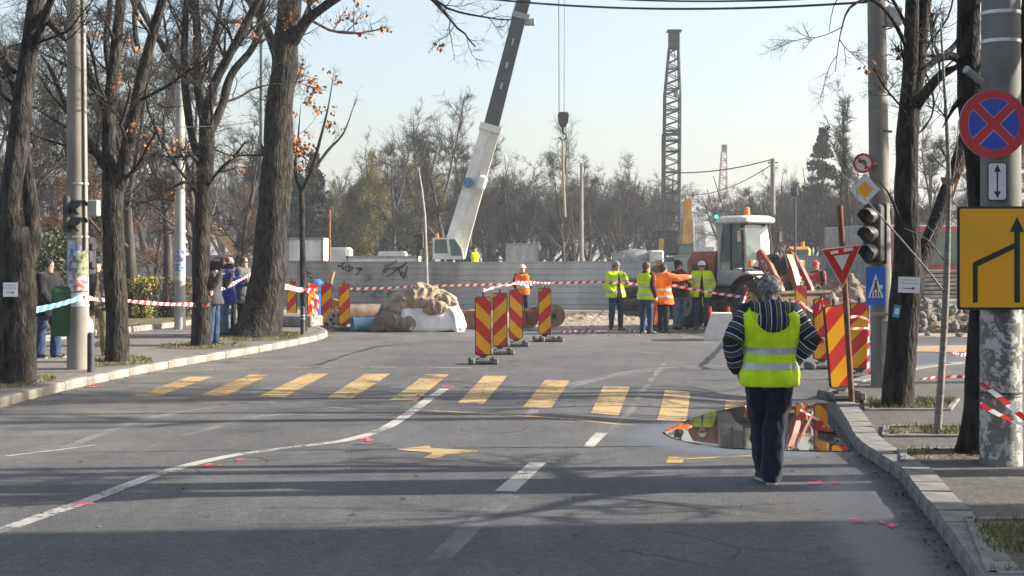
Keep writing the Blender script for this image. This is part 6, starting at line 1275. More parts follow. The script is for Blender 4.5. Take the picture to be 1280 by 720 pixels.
# ================================================================== TAPES AND CABLES
def tape_mat(name, c1, c2, per):
    m = mk(name, c1, rough=.45); n = m.node_tree.nodes; l = m.node_tree.links; b = n['Principled BSDF']; at = n.new('ShaderNodeAttribute'); at.attribute_name = 'along'
    mo = n.new('ShaderNodeMath'); mo.operation = 'FRACT'; dv = n.new('ShaderNodeMath'); dv.operation = 'DIVIDE'; dv.inputs[1].default_value = per; l.new(at.outputs[2], dv.inputs[0]); l.new(dv.outputs[0], mo.inputs[0])
    gt = n.new('ShaderNodeMath'); gt.operation = 'GREATER_THAN'; gt.inputs[1].default_value = .5; l.new(mo.outputs[0], gt.inputs[0]); mx = n.new('ShaderNodeMix'); mx.data_type = 'RGBA'; l.new(gt.outputs[0], mx.inputs[0]); mx.inputs[6].default_value = (*c1, 1); mx.inputs[7].default_value = (*c2, 1); l.new(mx.outputs[2], b.inputs['Base Color'])
    tr = n.new('ShaderNodeBsdfTranslucent'); l.new(mx.outputs[2], tr.inputs[0]); ms = n.new('ShaderNodeMixShader'); ms.inputs[0].default_value = .3; l.new(b.outputs[0], ms.inputs[1]); l.new(tr.outputs[0], ms.inputs[2]); l.new(ms.outputs[0], n['Material Output'].inputs[0]); return m
m_tape = tape_mat('red and white barrier tape', (.62, .04, .05), (.78, .77, .77), .20); m_tapeb = tape_mat('blue and white barrier tape', (.06, .30, .52), (.50, .66, .76), .16)
def tape(label, pts, w=.075, mat=None, sag=0, twist=.5, seed=0, parent=None, shear=1):
    """pts are world points; the ribbon hangs between them"""
    r = random.Random(seed); P_ = []
    for a, b in zip(pts, pts[1:]):
        a, b = Vector(a), Vector(b); n = max(3, int((b - a).length / .06))
        for k in range(n): f = k / n; P_.append(a.lerp(b, f) + Vector((0, 0, -sag * 4 * f * (1 - f))))
    P_.append(Vector(pts[-1])); L, R_, al = [], [], []; d = 0
    for i, p in enumerate(P_):
        t = (P_[min(i + 1, len(P_) - 1)] - P_[max(i - 1, 0)]).normalized(); up = Vector((0, 0, 1)) if abs(t.z) < .9 else Vector((0, 1, 0)); sd = t.cross(up).normalized(); u = sd.cross(t); an = twist * math.sin(d * 1.7 + seed) + twist * .6 * math.sin(d * 4.1 + seed * 2)
        o_ = (u * math.cos(an) + sd * math.sin(an)) * w / 2 * (1 - .3 * abs(math.sin(d * 2.3 + seed))); L.append(p + o_); R_.append(p - o_); al += [d]; d += (P_[min(i + 1, len(P_) - 1)] - p).length
    q = MB().strip(L, R_); me = q.mesh('barrier_tape', mat or m_tape, True, False); a_ = me.attributes.new('along', 'FLOAT', 'POINT'); a_.data.foreach_set('value', [x - w * .3 * shear for x in al] + [x + w * .3 * shear for x in al]); o = link('barrier_tape', me); return tag(o, label, 'tape')
dT3, dT4, dYT = G(252, 432, .118).y, G(322, 421, .118).y, G(380, 414, .118).y
def pt(px, py, D): return P(px, py, D)
tape('blue and white tape from the gnarled trunk to the postered pole', [pt(-10, 395, 21.5), pt(20, 391.5, 21.3), pt(104, 371, BL.y - .18)], .10, m_tapeb, .03, .15, 1)
tape('red and white tape from the postered pole to the slim taped tree', [pt(106, 371, BL.y - .16), pt(145, 374, dT3 - 2.4), pt(242, 380.5, dT3 - .17), pt(262, 380.5, dT3 - .2)], .08, None, .03, .3, 2)
tape('red and white tape rising from the slim taped tree to the leaning trunk', [pt(263, 367, dT3 - .1), pt(313, 343, dT4 - .4)], .09, None, .02, .3, 3)
tape('upper red and white tape from the leaning trunk to the young tree', [pt(349, 353, dT4 - .2), pt(379, 362, dYT - .06)], .09, None, .02, .3, 4)
tape('lower red and white tape from the leaning trunk to the young tree', [pt(349, 357, dT4 - .15), pt(380, 363.5, dYT - .05)], .09, None, .02, .3, 5)
tape('loose tape hanging down from the young tree over a striped board', [pt(381, 362, dYT - .08), pt(395, 362, dYT - .3), pt(398, 380, dYT - .3), pt(395, 395, dYT - .3), pt(398, 406, dYT - .3)], .08, None, 0, .9, 6)
tape('wide tape bundle trailing from the young tree', [pt(382, 363, dYT - .1), pt(390, 370, dYT - .4), pt(392, 390, dYT - .35), pt(391, 405, dYT - .35)], .1, None, 0, 1.0, 7)
dc = {k: v.location.y for k, v in dl.items()}
tape('long red and white tape over the sack heap to the workers', [pt(431, 361, dc['l1']), pt(522, 357.5, 36.5), pt(660, 353, 36.6), pt(745, 352, 36.4), pt(836, 355.5, 35.9)], .075, None, .02, .2, 8)
tape('red and white tape falling from the workers to the loader boards', [pt(836, 355.5, 35.9), pt(936, 372, dc['r2'] - .1), pt(985, 375, 37.0)], .075, None, .03, .2, 9)
tape('pale tape strung between the four striped boards', [pt(604, 363, dc['c1']), pt(625, 357, dc['c2']), pt(645, 354, dc['c3'] - .05), pt(682, 356.5, dc['c4'])], .07, None, .01, .9, 10)
tape('second tape from the third board to the board set apart', [pt(645, 352, dc['c3']), pt(688, 354, dc['c4'])], .06, None, .0, .6, 11)
tape('tape slanting down from the board by the loader wheel', [pt(937, 356, dc['r2'] - .1), pt(918, 405, dc['r2'] - 1.5)], .07, None, .05, .4, 12)
tape('tape from the loader board down behind the walking man', [pt(985, 374, dc['r3'] - .2), pt(1002, 378, dc['r3'] - .1), pt(1020, 392, dc['r4'] + .6), pt(1028, 396, dc['r4'])], .08, None, .02, .3, 13)
tape('tape looped round the striped board beside the walking man', [pt(1028, 373, dc['r4'] - .06), pt(1022, 395, dc['r4'] - .08), pt(1023, 415, dc['r4'] - .1), pt(1032, 425, dc['r4'] - .1), pt(1020, 432, dc['r4'] - .1), pt(1000, 445, dc['r4'] - .3)], .05, None, .0, .9, 14)
tape('second loop of tape round the striped board beside the walking man', [pt(1028, 374, dc['r4'] - .06), pt(1034, 400, dc['r4'] - .08), pt(1036, 424, dc['r4'] - .1)], .05, None, .0, .9, 15)
tape('upper tape wrapped round the board behind the rusty post', [pt(1058, 397, dc['r6'] - .2), pt(1074, 395, dc['r6'] - .06), pt(1086, 400, dc['r6'] - .03), pt(1085, 470, dc['r6'] - .05)], .05, None, .0, .5, 16)
tape('lower tape across the board behind the rusty post', [pt(1060, 411, dc['r6'] - .2), pt(1086, 410, dc['r6'] - .06)], .045, None, .0, .4, 17)
tape('upper red and white tape tied round the thick right pole', [pt(1225, 478, BP.y - .2), pt(1250, 497, BP.y - .25), pt(1290, 531, BP.y - .45)], .05, None, .0, .3, 18)
tape('lower red and white tape tied round the thick right pole', [pt(1225, 505, BP.y - .2), pt(1248, 518, BP.y - .25), pt(1290, 536, BP.y - .4)], .045, None, .0, .3, 19)
tape('torn tape lying on the pavement behind the forked tree', [G(1138, 475, .12), G(1170, 472, .12), G(1200, 471, .12), G(1225, 472, .12)], .06, None, 0, .8, 20)
tape('scrap of tape lying on the sandy strip of the side street', [G(1190, 441, .02), G(1200, 444, .02), G(1213, 442, .02)], .09, None, 0, .9, 21)
tape('scrap of tape lying on the dirt near the group of workers', [G(783, 414, .02), G(795, 415, .02)], .1, None, 0, .9, 22)
tape('tape lying on the road behind the board set apart', [G(700, 415, .02), G(720, 414, .02), G(745, 415, .02)], .08, None, 0, .7, 23)
def cable(label, a, b, sag, r, name='overhead_cable', n=24):
    pts = [Vector(a).lerp(Vector(b), i / n) - Vector((0, 0, sag * 4 * (i / n) * (1 - i / n))) for i in range(n + 1)]; o = part(name, MB().tube(pts, r, 5), m_dark); return tag(o, label, 'cable')
m_dark = MATS['black machine metal']
cable('black overhead cable reaching the slim concrete pole', P(520, -14, 27), P(1092, 2, B2.y), .22, .018); cable('second black overhead cable just above the first', P(600, -18, 28), P(1092, -6, B2.y), .18, .016)
cable('far overhead cable from the lattice mast to the utility pole', P(848, 216, 108), P(966, 199, 100), .25, .045); cable('far cable above the street beyond the loader', P(866, 243, 150), P(966, 205, 100), .6, .04); cable('lower far cable with hanging lamps beyond the loader', P(868, 262, 180), P(940, 255, 160), .3, .05)
for px, py, D in ((866, 244, 150), (872, 261, 180), (883, 266, 190), (888, 271, 220)):
    t = thing('street_lantern', 'small lantern hanging over the far street', 'street light', P(px, py, D), 0, 'lanterns over the far street'); part('lamp_head', MB().ell((0, 0, 0), (.2, .2, .2)).cyl((0, 0, .1), (0, 0, .35), .12, .05, 8), m_dark, t)
t = thing('far_signal', 'far green traffic light on an arm over the street beyond the loader', 'traffic light', P(895, 266, 110)); part('housing', MB().box((0, 0, 0), (.36, .3, .95), None, .04), m_dark, t); mg = bpy.data.materials.new('lit green lens'); mg.use_nodes = True; bb = mg.node_tree.nodes['Principled BSDF']; bb.inputs['Base Color'].default_value = (.02, .3, .25, 1); bb.inputs['Emission Color'].default_value = (.05, .8, .65, 1); bb.inputs['Emission Strength'].default_value = 1.2
part('lens', MB().cyl((0, -.15, -.3), (0, -.18, -.3), .15, n=14), mg, t); part('arm', MB().tube([(.1, 0, .1), (2.4, 0, .1), (2.4, 0, -5)], .06, 6), m_dgreen, t)
cable('thin wire looping by the left pole at trunk height', P(-10, 118, 23), P(330, 150, 28), .3, .008); cable('thin wire running from the gnarled tree to the street lamp', P(-10, 60, 21), P(327, 30, 33), .4, .008)
# ================================================================== PEOPLE
m_skin = mk('skin', (.42, .24, .17), (.54, .33, .25), rough=.55, scale=9)
def fabric(name, c, var=.16, rough=.9, scale=9): return mk(name, c, rough=rough, var=var, scale=scale, detail=6, bump=.25, bscale=160, bdist=.002, sheen=.15, spec=.2)
m_hiv = fabric('fluorescent yellow fabric', (.55, .76, .012), .13); m_hio = fabric('fluorescent orange fabric', (.85, .14, .012), .08); m_refl = mk('silver reflective band', (.36, .38, .40), (.46, .48, .50), rough=.35, metal=.2)
m_jean = fabric('blue denim', (.024, .045, .09), .3); m_jean2 = fabric('faded denim', (.09, .135, .20), .3); m_navyt = fabric('navy cloth', (.010, .014, .026), .2); m_blk = fabric('black cloth', (.012, .012, .014)); m_chr = fabric('charcoal cloth', (.04, .042, .045)); m_mar = fabric('maroon knit', (.10, .012, .018)); m_khk = fabric('khaki cloth', (.14, .12, .07)); m_gry = fabric('grey coat cloth', (.09, .095, .10)); m_blu = fabric('royal blue padded cloth', (.015, .05, .26)); m_brn = mk('brown boot leather', (.07, .045, .03), rough=.7); m_shoe = mk('black shoe leather', (.018, .018, .018), rough=.5); m_sole = mk('pale rubber sole', (.35, .34, .32), rough=.8); m_gum = mk('green grey rubber boot', (.06, .065, .05), rough=.5)
m_hg = mk('grey hair', (.09, .085, .08), (.30, .29, .275), rough=.7, scale=26, detail=6, stretch=(1, 1, .3), lo=.4, hi=.6); m_hb = mk('brown hair', (.05, .03, .02), (.11, .07, .045), rough=.7, scale=30, stretch=(1, 1, .3)); m_hk = mk('black hair', (.010, .009, .008), (.03, .026, .022), rough=.6, scale=30, stretch=(1, 1, .3))
m_helm = mk('white hard hat plastic', (.74, .74, .72), rough=.3, var=.04); m_helr = mk('red hard hat plastic', (.55, .04, .03), rough=.3, var=.05); m_bean = fabric('grey knit', (.17, .17, .17)); m_beanb = fabric('black knit', (.015, .015, .016)); m_cap = fabric('rust red knit', (.22, .05, .03)); m_eye = mk('dark eye', (.02, .015, .012), rough=.2); m_lip = mk('lip', (.28, .10, .085), rough=.5); m_dk = mk('dark lens', (.01, .01, .012), rough=.1)
def displace(me, amp, freq, seed, zs=1.0, ridged=False):
    n = len(me.vertices); V = np.zeros(n * 3); me.vertices.foreach_get('co', V); V = V.reshape(-1, 3); N = np.zeros(n * 3); me.vertices.foreach_get('normal', N); N = N.reshape(-1, 3)
    f = (lambda v: 1.0 - abs(noise.noise(v)) * 2) if ridged else (lambda v: noise.fractal(v, 1, 2, 2))
    g = np.array([f(Vector((v[0] * freq + seed * 3.1, v[1] * freq, v[2] * freq * zs))) for v in V]); V += N * (g * amp)[:, None]; me.vertices.foreach_set('co', V.ravel().astype(np.float32)); me.update()
def finish(me, name, mat, parent, label=None):
    me.materials.clear(); me.materials.append(mat); me.name = name; me.polygons.foreach_set('use_smooth', [True] * len(me.polygons)); me.polygons.foreach_set('material_index', [0] * len(me.polygons)); return link(name, me, parent, label=label)
def shell(me, planes, off, name, mat, parent):
    """a band cut out of a garment: planes = [(point, normal)], keeps the side the normals point away from"""
    bm = bmesh.new(); bm.from_mesh(me)
    for co, no in planes: bmesh.ops.bisect_plane(bm, geom=bm.verts[:] + bm.edges[:] + bm.faces[:], plane_co=co, plane_no=no, clear_outer=True)
    bm.normal_update()
    for v in bm.verts: v.co += v.normal * off
    m2 = bpy.data.meshes.new(name); bm.to_mesh(m2); bm.free(); return finish(m2, name, mat, parent)
def hand(q, w, d, nrm, side, curl=.5, k=1.0):
    """palm and five fingers; d = pointing direction, nrm = palm normal, side = direction of the thumb"""
    d = Vector(d).normalized(); nrm = Vector(nrm); nrm = (nrm - d * nrm.dot(d)).normalized(); s = d.cross(nrm).normalized()
    if s.dot(Vector(side)) < 0: s = -s
    w = Vector(w); q.loft([[w + d * t * k + s * (x * wd) * k + nrm * (y * th) * k for x, y in ((-1, -.6), (-.5, -1), (.5, -1), (1, -.6), (1, .6), (.5, 1), (-.5, 1), (-1, .6))] for t, wd, th in ((-.02, .026, .02), (.02, .034, .016), (.06, .041, .014), (.095, .040, .012))])
    for i, (x, L) in enumerate(((.033, .072), (.011, .080), (-.011, .075), (-.033, .060))):
        p = w + d * .088 * k + s * x * k; dd = (d + s * x * 1.6).normalized(); pts = [p]
        for j, f in enumerate((.45, .32, .23)): 
            an = curl * (.5 + .5 * j); dd = (dd * math.cos(an) + nrm * math.sin(an)).normalized(); pts.append(pts[-1] + dd * L * f * k)
        q.tube(pts, [.0088 * k, .0085 * k, .008 * k, .0065 * k], 6, True, 0, True)
    p = w + d * .025 * k + s * .03 * k; t1 = (d * .55 + s * .75 + nrm * .35).normalized(); t2 = (d * .85 + s * .25 + nrm * .45).normalized(); q.tube([p, p + t1 * .04 * k, p + t1 * .04 * k + t2 * .035 * k], [.013 * k, .011 * k, .008 * k], 6, True, 0, True)
def person(label, loc, face, h=1.75, larm=None, rarm=None, lleg=None, rleg=None, lean=0, twist=0, head=(0, 0), top=None, top_len=.0, legs=None, shoes=None, hair=None, hat=None, vest=None, bands=None, bulk=.0, vox=.019, curl=.6, extra=None, flare=0, inner=None, seed=1, stripes=False, sit=0, group=None, legbulk=0, name='person', waist=0):
    """face: heading angle, 0 = towards the camera (-y), counter-clockwise; x>0 is the person's left"""
    k = h / 1.75; t = thing(name, label, 'person', loc, face, group); T_ = Matrix.Scale(k, 3)
    def V_(*a): return Vector(a)
    def dirs(d, s): return Vector((d[0] * s, d[1], d[2])).normalized()
    larm = larm or ((.18, .05, -1), (.08, -.25, -1)); rarm = rarm or ((.18, .05, -1), (.08, -.25, -1)); lleg = lleg or ((.08, -.02, -1), (.03, .03, -1)); rleg = rleg or ((.08, -.02, -1), (.03, .03, -1))
    J = {}
    for nm, s, lg in (('l', 1, lleg), ('r', -1, rleg)):
        hp = V_(s * .085, 0, 0); kn = hp + dirs(lg[0], s) * .43; an = kn + dirs(lg[1], s) * .42; J[nm + 'hip'], J[nm + 'kn'], J[nm + 'an'] = hp, kn, an
    up = -min(J['lan'].z, J['ran'].z) + .085
    for n_ in list(J): J[n_] = J[n_] + V_(0, 0, up)
    hz = up
    RL = Matrix.Rotation(lean, 3, 'X') @ Matrix.Rotation(twist, 3, 'Z')
    def U(x, y, z): return V_(0, 0, hz) + RL @ Vector((x, y, z))     # upper body point, z measured from the hip joint
    for nm, s, ar in (('l', 1, larm), ('r', -1, rarm)):
        sh = U(s * .185, .0, .515); el = sh + dirs(ar[0], s) * .285; wr = el + dirs(ar[1], s) * .25; J[nm + 'sh'], J[nm + 'el'], J[nm + 'wr'] = sh, el, wr
    def torso(q, off, z0, z1=.60, flare_=0, neck=True):
        rows = [(-.10, .150, .108), (0, .168, .118), (.10, .158, .112), (.2, .150 - waist, .108), (.32, .172, .122), (.42, .190, .122), (.50, .186, .105), (.545, .135, .085), (.60, .07, .07)]
        zs = [z for z, _, _ in rows]; rings = []; n = 24; zz = sorted(set([z0] + [z for z in zs if z0 < z < z1] + [z1]))
        for z in zz:
            rx = np.interp(z, zs, [r_[1] for r_ in rows]); ry = np.interp(z, zs, [r_[2] for r_ in rows])
            o = off * (1 if z < .52 else .6) + (flare_ * max(0, .15 - z) if flare_ else 0); cy = .012 if z > .35 else 0
            rings.append([(U if z > -.02 else (lambda x, y, z_: V_(x, y, z_ + hz)))((rx + o) * math.copysign(abs(math.cos(a)) ** .85, math.cos(a)), (ry + o) * math.copysign(abs(math.sin(a)) ** .85, math.sin(a)) + cy, z) for a in [2 * PI * j / n for j in range(n)]])
        q.loft(rings); return q
    def armt(q, s, off, end=1.0):
        a, b, c = J[s + 'sh'], J[s + 'el'], J[s + 'wr']; e = b.lerp(c, end); ins = a.lerp(U(0, 0, .50), .3)
        q.tube([ins, a, a.lerp(b, .35), a.lerp(b, .75), b, b.lerp(e, .3), e], [.055 + off, .062 + off, .058 + off, .052 + off, .050 + off, .049 + off * .9, .040 + off * .8], 12, True, 0, True)
    def legt(q, s, off, end=1.0, fl=0):
        a, b, c = J[s + 'hip'], J[s + 'kn'], J[s + 'an']; e = b.lerp(c, end); q.tube([a + V_(0, 0, .06), a, a.lerp(b, .4), b, b.lerp(e, .35), e], [.09 + off, .098 + off, .086 + off, .066 + off, .062 + off + fl * .4, .048 + off + fl], 14, True, 0, True)
    hc = U(0, -.012, .705); HR = RL @ Matrix.Rotation(head[0], 3, 'Z') @ Matrix.Rotation(head[1], 3, 'X')
    def Hd(x, y, z): return hc + HR @ Vector((x, y, z))
    # --- body: one continuous skin surface
    q = MB(); torso(q, -.02, -.08, .57)
    for s in 'lr': armt(q, s, -.012); legt(q, s, -.016)
    q.tube([U(0, .012, .5), U(0, .008, .60), hc + RL @ Vector((0, .012, -.04))], [.062, .055, .056], 12)
    hr = [(-.128, .028, .035, -.045), (-.118, .045, .055, -.035), (-.09, .058, .075, -.02), (-.05, .067, .088, -.006), (0, .073, .095, 0), (.05, .074, .096, .004), (.085, .066, .086, .006), (.108, .048, .064, .006), (.120, .022, .03, .006)]
    q.loft([[Hd(rx * math.cos(a), ry * math.sin(a) + cy, z) for a in [2 * PI * j / 18 for j in range(18)]] for z, rx, ry, cy in hr])
    q.loft([[Hd(x * w_, -.088 + y * .02 - p_, z) for x, y in ((-1, 1), (-.4, -.4), (.4, -.4), (1, 1))] for z, w_, p_ in ((.028, .009, .0), (-.005, .012, .012), (-.028, .017, .020), (-.04, .016, .006))])
    for s in (-1, 1): q.ell(Hd(s * .077, .008, -.012), (.010, .020, .032), 8, 6, HR)
    for s, sx in (('l', 1), ('r', -1)):
        dd = (J[s + 'wr'] - J[s + 'el']).normalized(); ins = V_(-sx, 0, 0); ins = ins - dd * ins.dot(dd); ins = ins.normalized() if ins.length > .1 else V_(0, 0, -1); fw = V_(0, -1, .2); hand(q, J[s + 'wr'], dd, ins, fw, curl)
        ft = J[s + 'an']; q.ell(ft + V_(0, -.06, -.045), (.035, .10, .03), 10, 6)
    body = finish(remesh(q, .0075 if vox > .012 else .006, .18, 1), 'body', m_skin, t)
    for s in (-1, 1):
        part('eye', MB().ell(Hd(s * .031, -.086, .012), (.011, .006, .006), 8, 6, HR), m_eye, t); part('eyebrow', MB().ell(Hd(s * .032, -.091, .030), (.017, .006, .005), 8, 5, HR), m_hk if hair is None else hair, t)
    part('mouth', MB().ell(Hd(0, -.091, -.064), (.022, .006, .006), 8, 5, HR), m_lip, t)
    # --- trousers
    q = MB(); torso(q, .012, -.12, .14)
    for s in 'lr': legt(q, s, .012 + legbulk, 1.02, flare)
    q.ell(V_(0, .02, hz - .02), (.165, .125, .13)); me = remesh(q, vox, 0, 3); displace(me, .015 if vox < .012 else .009, 8, seed, .8, True); displace(me, .008, 20, seed + 4, .5); finish(me, 'trousers', legs or m_jean, t)
    # --- shoes
    for s in 'lr':
        a = J[s + 'an']; yaw = Matrix.Rotation(.22 * (1 if s == 'l' else -1), 3, 'Z'); tilt_ = Matrix.Rotation(0, 3, 'X'); g = MB()
        heel = a.z - .085; pit = 0
        if heel > .02: pit = -min(.9, heel * 5)          # lifted foot points down
        R3 = yaw @ Matrix.Rotation(-pit * 0 + (-pit), 3, 'X')
        rings = []
        for y, w_, hh in ((.075, .028, .05), (.06, .038, .075), (0, .042, .085), (-.06, .045, .07), (-.12, .048, .055), (-.17, .042, .042), (-.195, .022, .03)):
            rings.append([a + R3 @ Vector((x * w_, y, -.085 + z * hh + .012)) for x, z in ((-.8, 0), (.8, 0), (1, .35), (.75, .9), (0, 1.05), (-.75, .9), (-1, .35))])
        g.loft(rings); g.tube([a + V_(0, .0, -.04), a + V_(0, .005, .05)], [.052, .055], 12); sh_ = part('shoe', g, shoes or m_shoe, t, 60)
        g2 = MB(); g2.loft([[a + R3 @ Vector((x * w_, y, z)) for x, z in ((-1, -.088), (1, -.088), (1, -.068), (-1, -.068))] for y, w_ in ((.085, .03), (.06, .043), (0, .047), (-.1, .052), (-.17, .047), (-.2, .022))]); part('sole', g2, m_sole if shoes is None or shoes is m_navyt else m_shoe, sh_)
    # --- top garment with sleeves
    q = MB(); torso(q, .026 + bulk * (.3 if vest else 1), (-.03 if vest else -.08) - top_len, .575, 0 if vest else .25)
    for s in 'lr': armt(q, s, .016 + bulk * .7, .97)
    q.tube([U(0, .012, .5), U(0, .008, .605)], [.09 + bulk, .078], 14)
    me = remesh(q, vox, 0, 3); displace(me, .010, 8, seed, 1.3, True); displace(me, .006, 20, seed + 2)
    if stripes:
        n = len(me.vertices); co = np.zeros(n * 3); me.vertices.foreach_get('co', co); co = co.reshape(-1, 3); u_ = co[:, 2].copy(); best = np.full(n, .10)
        for s in 'lr':
            d0 = 0
            for a, b in ((J[s + 'sh'], J[s + 'el']), (J[s + 'el'], J[s + 'wr'])):
                A, B_ = np.array(a), np.array(b); ab = B_ - A; L = np.linalg.norm(ab); tt_ = np.clip(((co - A) @ ab) / L ** 2, 0, 1); ds = np.linalg.norm(co - A - tt_[:, None] * ab, axis=1); m_ = ds < best; best = np.where(m_, ds, best); u_ = np.where(m_, d0 + tt_ * L, u_); d0 += L
        at_ = me.attributes.new('u', 'FLOAT', 'POINT'); at_.data.foreach_set('value', u_.astype(np.float32))
    topo = finish(me, 'jacket', top or m_blk, t)
    if vest:
        q = MB(); torso(q, .052 + bulk, -.10 - top_len * .5, .55, .10); [q.ell(U(s_ * .125, .006, .505), (.085, .112 + bulk, .078 + bulk * .6)) for s_ in (-1, 1)]; me = remesh(q, vox, 0, 3); displace(me, .013 if vox < .012 else .008, 6, seed + 1, .5, True); displace(me, .006, 17, seed + 6, .6)
        if vest[0] == 'open': pass
        # arm holes stay clear of the sleeves
        vo_ = finish(me, 'vest', vest[1], t)
        src = me
    else: src = topo.data
    if bands:
        for z in bands:
            c0 = U(0, 0, z); nz_ = RL @ Vector((0, 0, 1)); pl_ = [(c0 - nz_ * .028, -nz_), (c0 + nz_ * .028, nz_)]
            if not vest: pl_ += []
            shell(src, pl_, .004, 'reflective_band', m_refl, t)
    if inner:   # open front showing the layer below
        n3 = RL @ Vector((1, 0, 0)); shell(src, [(U(.07, 0, 0), n3 + RL @ Vector((0, 0, .1))), (U(-.065, 0, 0), -n3 + RL @ Vector((0, 0, .12))), (U(0, -.05, 0), RL @ Vector((0, 1, 0))), (U(0, 0, .56), RL @ Vector((0, 0, 1)))], .005, 'shirt_front', inner, t)
    # --- hair, hats
    if hair and hat not in ('helmet', 'helmet_red'):
        q = MB(); q.ell(Hd(0, .014, .026), (.095, .112, .108), 18, 12, HR); 
        q.ell(Hd(0, .05, -.035), (.072, .066, .075), 14, 8, HR)
        me = remesh(q, .012, 0, 1); displace(me, .007, 30, seed); bm = bmesh.new(); bm.from_mesh(me); bmesh.ops.bisect_plane(bm, geom=bm.verts[:] + bm.edges[:] + bm.faces[:], plane_co=Hd(0, -.075, .055), plane_no=HR @ Vector((0, -1, -.55)), clear_outer=True); bm.to_mesh(me); bm.free(); finish(me, 'hair', hair, t)
    if hat in ('helmet', 'helmet_red'):
        mh = m_helm if hat == 'helmet' else m_helr; q = MB(); q.ell(Hd(0, .0, .055), (.105, .125, .10), 22, 8, HR, 0, 0.0, 1.0); ho = part('hard_hat', q, mh, t, True); q = MB(); q.loft([[Hd(r_ * math.cos(a), (r_ + .02) * math.sin(a) - (.035 if math.sin(a) < 0 else 0) * (r_ > .11), z) for a in [2 * PI * j / 22 for j in range(22)]] for r_, z in ((.104, .062), (.124, .052), (.124, .045), (.100, .052))], False); part('brim', q, mh, ho, True); part('ridge', MB().tube([Hd(0, -.10, .11), Hd(0, -.04, .155), Hd(0, .05, .155), Hd(0, .11, .10)], .012, 8), mh, ho, True)
    elif hat in ('beanie', 'beanie_black', 'cap'):
        mh = {'beanie': m_bean, 'beanie_black': m_beanb, 'cap': m_cap}[hat]; q = MB(); q.ell(Hd(0, .014, .06), (.092, .114, .10), 18, 8, HR, 0, -.1, 1.0); ho = part('knit_hat', q, mh, t, True); part('hat_cuff', MB().loft([[Hd(r_ * math.cos(a), .012 + (r_ + .02) * math.sin(a), z) for a in [2 * PI * j / 18 for j in range(18)]] for r_, z in ((.094, .042), (.099, .046), (.099, .08), (.093, .085))], False), mh, ho, True)
        if hat == 'beanie_black': part('pompom', MB().ell(Hd(0, .09, .12), (.05, .05, .05), 10, 7), mh, ho, True)
    t.scale = (k, k, k); t['J'] = 0; del t['J']; t2 = dict(J=J, Hd=Hd, U=U, k=k, t=t, hz=hz, RL=RL, HR=HR); return t2
def wpt(p, v):   # local point of a person to the world
    return Matrix.Translation(p['t'].location) @ Matrix.Rotation(p['t'].rotation_euler.z, 4, 'Z') @ (Vector(v) * p['k'])
# ---- striped hooded jacket of the walking man
m_str = mk('striped fleece', (.02, .025, .045), rough=.95); n_ = m_str.node_tree.nodes; l_ = m_str.node_tree.links; at_ = n_.new('ShaderNodeAttribute'); at_.attribute_name = 'u'
dv_ = n_.new('ShaderNodeMath'); dv_.operation = 'MULTIPLY'; dv_.inputs[1].default_value = 1 / .105; l_.new(at_.outputs[2], dv_.inputs[0]); fr_ = n_.new('ShaderNodeMath'); fr_.operation = 'FRACT'; l_.new(dv_.outputs[0], fr_.inputs[0])
cr_ = n_.new('ShaderNodeValToRGB'); cr_.color_ramp.interpolation = 'CONSTANT'; e_ = cr_.color_ramp.elements; e_[0].color = (.012, .018, .04, 1); e_[1].position = .30; e_[1].color = (.42, .43, .44, 1)
for p_, c_ in ((.40, (.014, .02, .045, 1)), (.55, (.16, .13, .05, 1)), (.63, (.02, .02, .02, 1)), (.78, (.30, .33, .38, 1)), (.84, (.012, .016, .03, 1))): x_ = e_.new(p_); x_.color = c_
l_.new(fr_.outputs[0], cr_.inputs[0]); l_.new(cr_.outputs[0], n_['Principled BSDF'].inputs['Base Color'])
m_hood = mk('striped hood fleece', (.02, .025, .045), rough=.95); n_ = m_hood.node_tree.nodes; l_ = m_hood.node_tree.links; sx_ = n_.new('ShaderNodeSeparateXYZ'); l_.new(n_['Texture Coordinate'].outputs['Object'], sx_.inputs[0]); dv_ = n_.new('ShaderNodeMath'); dv_.operation = 'MULTIPLY'; dv_.inputs[1].default_value = 1 / .085; l_.new(sx_.outputs[0], dv_.inputs[0]); fr_ = n_.new('ShaderNodeMath'); fr_.operation = 'FRACT'; l_.new(dv_.outputs[0], fr_.inputs[0]); c2_ = n_.new('ShaderNodeValToRGB'); c2_.color_ramp.interpolation = 'CONSTANT'
for i_, e2 in enumerate(cr_.color_ramp.elements):
    x_ = c2_.color_ramp.elements[i_] if i_ < 2 else c2_.color_ramp.elements.new(e2.position); x_.position = e2.position; x_.color = e2.color
l_.new(fr_.outputs[0], c2_.inputs[0]); l_.new(c2_.outputs[0], n_['Principled BSDF'].inputs['Base Color'])
wk = person('walking man seen from behind in yellow vest and striped hooded jacket', G(962, 603), PI, 1.76, larm=((.62, .22, -1), (-.25, -.35, -1)), rarm=((.72, .30, -1), (-.62, -.30, -.85)), lleg=((-.06, -.20, -1), (-.10, .10, -1)), rleg=((-.10, .04, -1), (-.09, .10, -1)), head=(-.12, .0), top=m_str, legs=m_navyt, hair=m_hg, vest=('closed', m_hiv), bands=(.07, .20), stripes=True, vox=.011, bulk=.018, legbulk=.016, flare=.008, seed=3, curl=.9, shoes=m_navyt)
q = MB(); U = wk['U']; q.tube([U(-.15, .01, .58), U(-.14, .12, .56), U(0, .21, .53), U(.14, .12, .56), U(.15, .01, .58), U(.09, -.05, .555)], [.045, .05, .055, .05, .045, .03], 12, True, 0, True); q.ell(U(0, .195, .46), (.14, .07, .105)); q.ell(U(0, .12, .565), (.125, .10, .07)); me = remesh(q, .01, 0, 2); displace(me, .006, 14, 8); finish(me, 'hood', m_hood, wk['t'])
